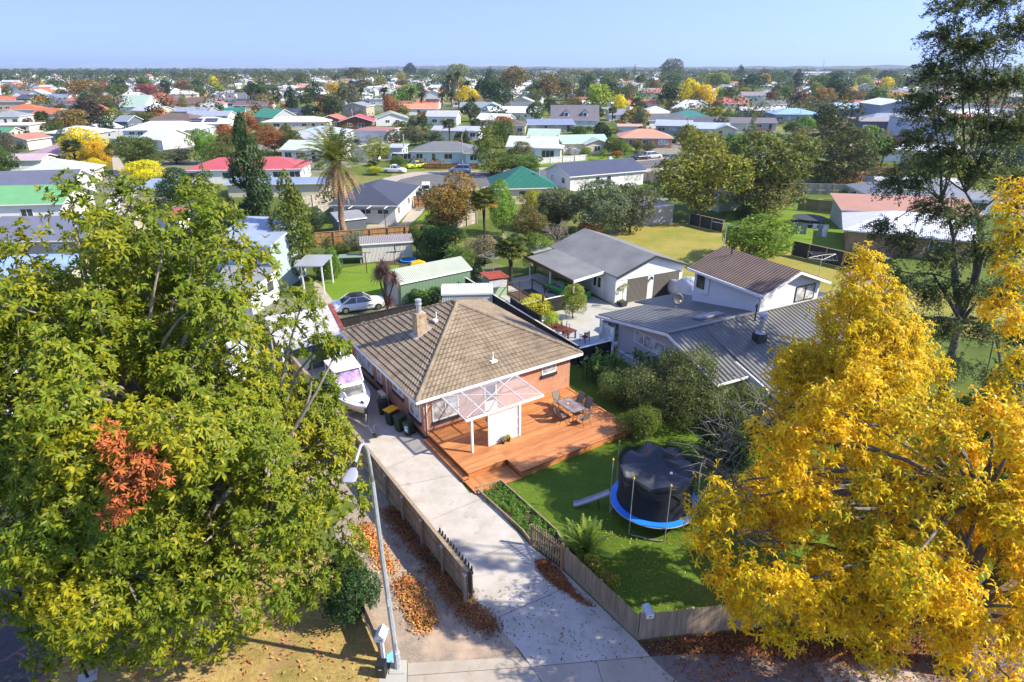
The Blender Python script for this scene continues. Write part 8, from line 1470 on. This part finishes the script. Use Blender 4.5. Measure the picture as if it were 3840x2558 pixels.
def whorl_part(nm,P,A,mat,col,K=9,L=.25,wd=.27,dr=.32):return link(nm,mesh_np(nm,(V:=rosettes(P-LB,A,K,L,wd,rr,dr)),np.arange(len(V)).reshape(-1,4),mat),lt,color=col)
whorl_part('crown',P_[~dm],A_[~dm],M['leaf_whorl'],(.18,.245,.018))
dp=[];
for q in deadc:dp.append(q+rr.normal(size=(22,3))*.21)
dp=np.concatenate(dp);whorl_part('dead_branch',dp,rr.normal(size=dp.shape)+[0,0,-.6],M['dead'],(.44,.135,.035),8,.24,.26,.7)
m=MB();skeleton(m,(0,0,-.1),(0.1,.1,2.6),[(c-LB,r,d)for c,r,d in bl],rr,.34,11,pts=(P_-LB)[rr.permutation(len(P_))[:1500]]);m.build('trunk',M['bark_pale'],lt,smooth=True)
M['bark_lichen']=plain('lichened_bark',(.17,.155,.125),.9,var=.55,scale=6,bump=.7)
def ash(lab,seed,YB,YC,bl,extra,r_,kd,L,fork,r0,bare=(),col=(.88,.59,.012),alt=None):
 rr=np.random.RandomState(seed);YB=np.array(YB,float);YC=np.array(YC);bl=ell_blobs(rr,*bl)
 for x,y,dd in extra:p=np.array(AT('D',x,y,dd));bl.append((p,r_,norm((p-YC)[None])[0]))
 P_=[];A_=[]
 for c,r,d in bl:
  k=int(kd*r**2)+20;q=norm(rr.normal(size=(k,3))+d*.4);P_.append(c+q*r*rr.uniform(.25,1.2,(k,1)));A_.append(q*.8+d*.3+[0,0,.55]+rr.normal(size=(k,3))*.35)
 P_=np.concatenate(P_);A_=np.concatenate(A_);bq=[np.array(AT('D',*b))for b in bare];keep=P_[:,2]>1.4
 for q in bq[:3]:keep&=((P_-q)**2).sum(1)>.8**2
 P_=P_[keep];A_=A_[keep];t=thing('autumn_tree',lab, 'tree',tuple(YB));V=rosettes(P_-YB,A_,6,L,.30,rr,.5,(-25,50))
 link('crown',mesh_np('crown',V,np.arange(len(V)).reshape(-1,4),M['leaf_ash']),t,color=col)
 m=MB();skeleton(m,(0,0,-.1),fork,[(c-YB,r,d)for c,r,d in bl],rr,r0,10,pts=(P_-YB)[rr.permutation(len(P_))[:1100]])
 for q in bq:
  for i in range(30):d=norm(rr.normal(size=(1,3))+[[-.9,-.1,.55]])[0];limb(m,q-YB+rr.normal(size=3)*.3,q-YB+d*rr.uniform(.8,1.9),.022,.006,rr,.15,4,4)
 m.build('trunk',M['bark_lichen'],t,smooth=True)
ash('large golden autumn tree at the street with lichened branches, right foreground',78,(16.3,16.2,0),(13.4,16.6,5.2),(100,(13.4,16.6,5.2),(7.0,4.8,4.4),.75,.5,1.0,-.5),((1850,1000,16.5),(1760,1010,17),(1660,1110,16.5),(1630,1180,16.3),(1640,1250,16),(1680,1330,15.8),(1720,1400,15.5),(1800,1440,15.2),(2020,1490,14.4),(2330,1450,13.6),(2200,1330,13.6),(1980,1250,15.2),(1900,1280,15.4),(2060,1330,14.6),(1960,1380,14.8),(1700,1170,16.5),(2330,1180,14),(2330,1010,14.6),(2200,1120,15),(2110,1160,14.8),(2280,1180,14.8),(2150,1260,14.2),(2020,1100,15.3),(1930,1000,16),(1900,1150,15.5),(1820,1080,16),(2060,980,16),(2150,1010,15.5),(2260,960,15.5),(1900,940,16.5),(1980,900,16.5)),.75,120,.235,(-.35,.2,3.0),.36,((1680,1010,17.5),(1740,950,18),(1650,1080,17),(1700,1120,16.5),(1760,1240,16)))
ash('golden and lime green autumn tree with a pointed top, behind the street one',80,(15.6,25.4,0),(15.3,25.4,6.6),(60,(15.3,25.4,6.2),(3.6,3.6,4.6),.85,.4,.98,-.8),((1990,600,25),(1960,650,25),(2010,640,25.5),(1940,700,25),(2000,700,24.5),(2050,690,25),(1910,760,25),(1970,760,24),(2040,760,24),(2100,770,25),(1870,830,25),(1930,830,24),(2000,830,23.5),(2080,830,24),(2150,850,25),(1840,890,25),(1900,890,24),(1980,890,23.5),(2060,890,23.5),(2150,920,24),(1790,950,25)),.7,150,.21,(0,0,3.0),.24,(),(.80,.58,.014))
ash('sparse yellow boughs of a third autumn tree at the right picture edge',81,(21.0,19.5,0),(21,19.5,8),(14,(20.5,19.5,8),(2.4,2.2,5),.7,.5,.95,-.6),((2345,440,19),(2330,480,18.5),(2345,540,18.5),(2310,590,18.5),(2345,640,18),(2300,700,18),(2335,740,18),(2345,830,18),(2310,880,18)),.55,70,.22,(0,0,5.5),.2)
rr=np.random.RandomState(79);DB=np.array((28.2,36.3,0))
bl=[]
for x,y,dd,r in((2200,20,29,1.1),(2300,10,29,1.2),(2180,90,29,1.1),(2260,120,28.5,1.2),(2345,80,29,1.2),(2160,170,29,1.1),(2230,210,29,1.3),(2320,200,28,1.3),(2130,250,29,1.2),(2190,290,28,1.2),(2280,300,29,1.3),(2345,300,28,1.2),(2120,330,30,1.1),(2200,360,28,1.2),(2060,420,29,.9),(2120,420,28,1.1),(2260,390,28,1.2),(2330,420,29,1.2),(2160,480,28,1.1),(2230,500,28,1.1),(2040,520,29,.8),(2100,550,28,1.0),(2180,580,28,1.1),(2270,560,28,1.2),(2340,540,28,1.2),(2020,600,28.5,.75),(2080,640,28,1.0),(2150,660,28,1.1),(2230,660,27.5,1.1),(2310,650,28,1.2),(2100,730,27.5,.9),(2180,740,27.5,1.0),(2260,740,27.5,1.1),(2200,830,27.5,1.0),(2300,850,28,1.1),(2340,760,28,1.1),(2250,920,28,1.0),(2330,950,28,1.0),(2400,250,29,1.3),(2300,330,31,1.2),(2150,380,31,1.0),(2230,120,31,1.1)):
 p=np.array(AT('D',x,y,dd+7));bl.append((p,r*1.18,norm((p-np.array((28,36.2,12)))[None])[0]))
P_=[];D_=[]
for c,r,d in bl:
 ns=int(58*r*r)+14
 for i in range(ns):
  q=norm(rr.normal(size=(1,3))+d*.6)[0];st_=c+q*r*rr.uniform(.1,.95)*[1,1,.6];ax=norm((q+d*.5+[0,0,-.15]+rr.normal(size=3)*.25)[None])[0];t_=np.linspace(0,1,20)[:,None];rach=st_+ax*t_*.6+np.array([0,0,-.28])*t_**2;P_.append(rach+rr.normal(size=(20,3))*.05);D_.append(np.tile(ax,(20,1))+rr.normal(size=(20,3))*.7)
P_=np.concatenate(P_);D_=np.concatenate(D_);dt=thing('feathery_tree', 'very tall dark feathery leaved tree rising out of the picture at the right', 'tree',tuple(DB))
N_=rr.normal(size=P_.shape)*.6+[0,0,1.0];link('crown',leafmesh('crown',P_-DB,N_,.22,.24,M['leaf_feather'],rr,norm(D_)),dt,color=(.11,.15,.04))
k=rr.permutation(len(bl))[:22];V=[];Nn=[]
for i in k:q=bl[i][0]+rr.normal(size=(170,3))*[.5,.5,.22]*bl[i][1]+[0,0,-.25];V.append(q);Nn.append(rr.normal(size=(170,3)))
link('seed_pods',leafmesh('seed_pods',np.concatenate(V)-DB,np.concatenate(Nn),.14,.4,M['dead'],rr),dt,color=(.075,.045,.028))
m=MB();skeleton(m,(0,0,-.1),(-.4,0,5.5),[(c-DB,r,d)for c,r,d in bl],rr,.24,10,pts=(P_-DB)[rr.permutation(len(P_))[:500]]);m.build('trunk',M['bark_lichen'],dt,smooth=True)
put_tree('dark trunked tree behind the yellow tree at the right',Vector((22.5,24.5,0)),8.5,5.0, 'broad',(.09,.13,.022));put_tree('young tree on the strip of lawn at the far right',Vector((25.5,22.2,0)),5.0,3.5, 'broad',(.13,.15,.02))
# ---------------------------------------------------------------- the farther suburb
rf=random.Random(11)
def free(x,y,r):
 return all((x-a)**2+(y-b)**2>(r+c)**2 for a,b,c in TAKEN)
WCOL=[('white', 'white'),('grey', 'white'),('lgrey', 'cream'),('brown', 'cream'),('terracotta', 'white'),('white', 'cream'),('bluegrey', 'white'),('brick', 'cream'),('dgrey', 'white'),('orange', 'white'),('white', 'grey')]
NMS=dict(white='white',grey='grey',lgrey='pale grey',brown='brown',terracotta='terracotta',bluegrey='blue grey',brick='brick red',dgrey='dark grey',orange='orange')
def far_house_mesh(kind,W,D,wh,pitch):
 m=MB();m.m=2;wall_geo(m,-W/2,W/2,0,D,wh,pitch,kind);m2=MB();roof_geo(m2,-W/2,W/2,0,D,wh,pitch,kind);o=len(m.v);m.v+=m2.v;m.f+=[tuple(i+o for i in f)for f in m2.f];m.mi+=m2.mi
 rw=random.Random(int(W*10));m.m=3
 for i in range(3):x=-W/2+W*(i+.5)/3;m.box(x-.7,x+.7,-.04,-.01,1.0,2.1)
 return m
FM={}
nh=0;tries=0
while nh<185 and tries<6000:
 tries+=1;y=230+(rf.random()**1.3)*900;x=rf.uniform(-.84,.84)*y
 if not free(x,y,8):continue
 rc,wc=rf.choice(WCOL);kind=rf.choice(['hip', 'gx', 'gx', 'gy']);W=rf.choice([11,14,17]);key=(kind,W,rc,wc)
 if key not in FM:
  mw_=plain('far_wall_'+wc,WC[wc],.6)if('fw',wc)not in FM else FM[('fw',wc)];FM[('fw',wc)]=mw_
  mr_=plain('far_roof_'+rc,RC[rc],.55,var=.25,scale=.4)if('fr',rc)not in FM else FM[('fr',rc)];FM[('fr',rc)]=mr_
  FM[key]=far_house_mesh(kind,W,9,2.7,21).mesh('far_house',[mr_,M['white'],mw_,M['glass']])
 o=link('house',FM[key],None,(x,y,0),(0,0,rad(rf.uniform(-35,35))));tag(o, 'distant low house with a %s roof among the far trees'%NMS[rc], 'house', 'distant %s roofed houses'%NMS[rc]);TAKEN.append((x,y,7));nh+=1
mats_=[plain('far_roofs_'+c,RC[c],.6,scale=.3)for c in('white', 'lgrey', 'grey', 'terracotta', 'offwhite', 'brown')];mats_.append(plain('far_walls',WC['white'],.6));DV=MB();k=0
while k<420:
 y=430+(rf.random()**1.2)*1500;x=rf.uniform(-.86,.86)*y
 if not free(x,y,6):continue
 h_=MB();h_.m=6;kind=rf.choice(['gx', 'gy', 'hip']);W=rf.uniform(10,20);wall_geo(h_,-W/2,W/2,0,9,3,22,kind);q=MB();roof_geo(q,-W/2,W/2,0,9,3,22,kind);o=len(h_.v);h_.v+=q.v;h_.f+=[tuple(i+o for i in f)for f in q.f];ci=rf.choice([0,0,0,1,1,2,3,4,5]);h_.mi+=[ci]*len(q.f)
 a=rf.uniform(-.6,.6);o=len(DV.v);DV.v+=[(x+p[0]*math.cos(a)-p[1]*math.sin(a),y+p[0]*math.sin(a)+p[1]*math.cos(a),p[2])for p in h_.v];DV.f+=[tuple(i+o for i in f)for f in h_.f];DV.mi+=h_.mi;TAKEN.append((x,y,7));k+=1
tag(DV.build('distant_houses',mats_),kind='stuff')
FC=['green', 'dark', 'olive', 'yolive', 'green', 'olive', 'dark', 'bronze', 'lime', 'greyg', 'dark', 'green', 'rust', 'yellow', 'spruce'];FCN=dict(green='green',dark='dark green',olive='olive',yolive='yellowish olive',bronze='bronze',lime='lime green',greyg='grey green',rust='rust brown',yellow='golden yellow',spruce='blue green')
nt_=0;tries=0
while nt_<150 and tries<9000:
 tries+=1;y=120+(rf.random()**1.15)*520;x=rf.uniform(-.84,.84)*y
 if not free(x,y,2.2)or(y<175 and-30<x<40):continue
 c=rf.choice(FC);h=rf.uniform(4,9)if y<260 else rf.uniform(6,14);kd=rf.choice(['far', 'far', 'far', 'far', 'cone', 'bush_far']);h=h if kd!='bush_far' else rf.uniform(1.6,3)
 put_tree('%s %s among the rooftops of the suburb'%(FCN[c],{'far':'round tree', 'cone':'pointed conifer', 'bush_far':'low shrub'}[kd]),Vector((x,y,0)),h,h*{'far':rf.uniform(.75,1.1), 'cone':.45, 'bush_far':1.4}[kd],kd,c,single=True,group='%s %s in the suburb'%(FCN[c],{'far':'trees', 'cone':'conifers', 'bush_far':'shrubs'}[kd]));TAKEN.append((x,y,2.5));nt_+=1
def wood(name,n,ymin,ymax,hr,leafs,size,seed,cols,yp=1.0,avoid=True,wr=.5,xr=.86):
 rr=np.random.RandomState(seed);groups={c:([],[])for c in cols};k=0;tr=0
 while k<n and tr<n*30:
  tr+=1;y=ymin+(rr.uniform()**yp)*(ymax-ymin);x=rr.uniform(-xr,xr)*y
  if avoid and not free(x,y,1.0):continue
  if 100<y<185 and-32<x<75 and(abs(x-8)<45 and abs(y-(128+.35*x))<16):continue
  h=rr.uniform(*hr);w_=h*rr.uniform(wr*.8,wr*1.2);c=cols[rr.randint(len(cols))];nb=4
  for b in range(nb):
   q=norm(rr.normal(size=(leafs//nb,3))+[0,0,.3]);ce=np.array((x,y,h*.55))+rr.normal(size=3)*[w_*.35,w_*.35,h*.14];groups[c][0].append(ce+q*[w_*.6,w_*.6,h*.36]*rr.uniform(.7,1.05,(len(q),1)));groups[c][1].append(q+rr.normal(size=q.shape)*.6)
  k+=1
 for c,(P,N)in groups.items():
  if P:tag(link(name,leafmesh(name,np.concatenate(P),np.concatenate(N),size,.62,M['leaf_far'],rr),color=COLR[c]),kind='stuff')
wood('garden_shrubs',420,95,300,(1.2,3.2),110,.5,21,['green', 'olive', 'bright', 'dark', 'yolive', 'rust'],1.0,True,.95)
wood('suburban_trees',300,260,800,(5,11),130,1.1,22,['green', 'dark', 'olive', 'yolive', 'bronze', 'greyg'],1.1,True,.85)
wood('far_woodland',800,650,1700,(7,14),90,2.2,23,['dark', 'green', 'olive', 'green', 'yolive'],1.2,True,.95)
wood('horizon_woodland',1300,1300,4200,(7,14),60,4.5,24,['green', 'spruce', 'olive', 'green'],1.4,False,1.1)
# ---------------------------------------------------------------- haze: one even box of air round everything up to the hills
t=NT('haze_air');t.t.nodes.remove(t.p);pv=t.n('VolumePrincipled');pv.inputs['Color'].default_value=(.62,.80,1.0,1);pv.inputs['Density'].default_value=.00012;pv.inputs['Anisotropy'].default_value=.2;t.l(pv.outputs[0],t.out.inputs['Volume'])
m=MB();m.box(-14000,14000,-400,14500,-3,150);hz=m.build('haze',t.m);tag(hz,kind='stuff')
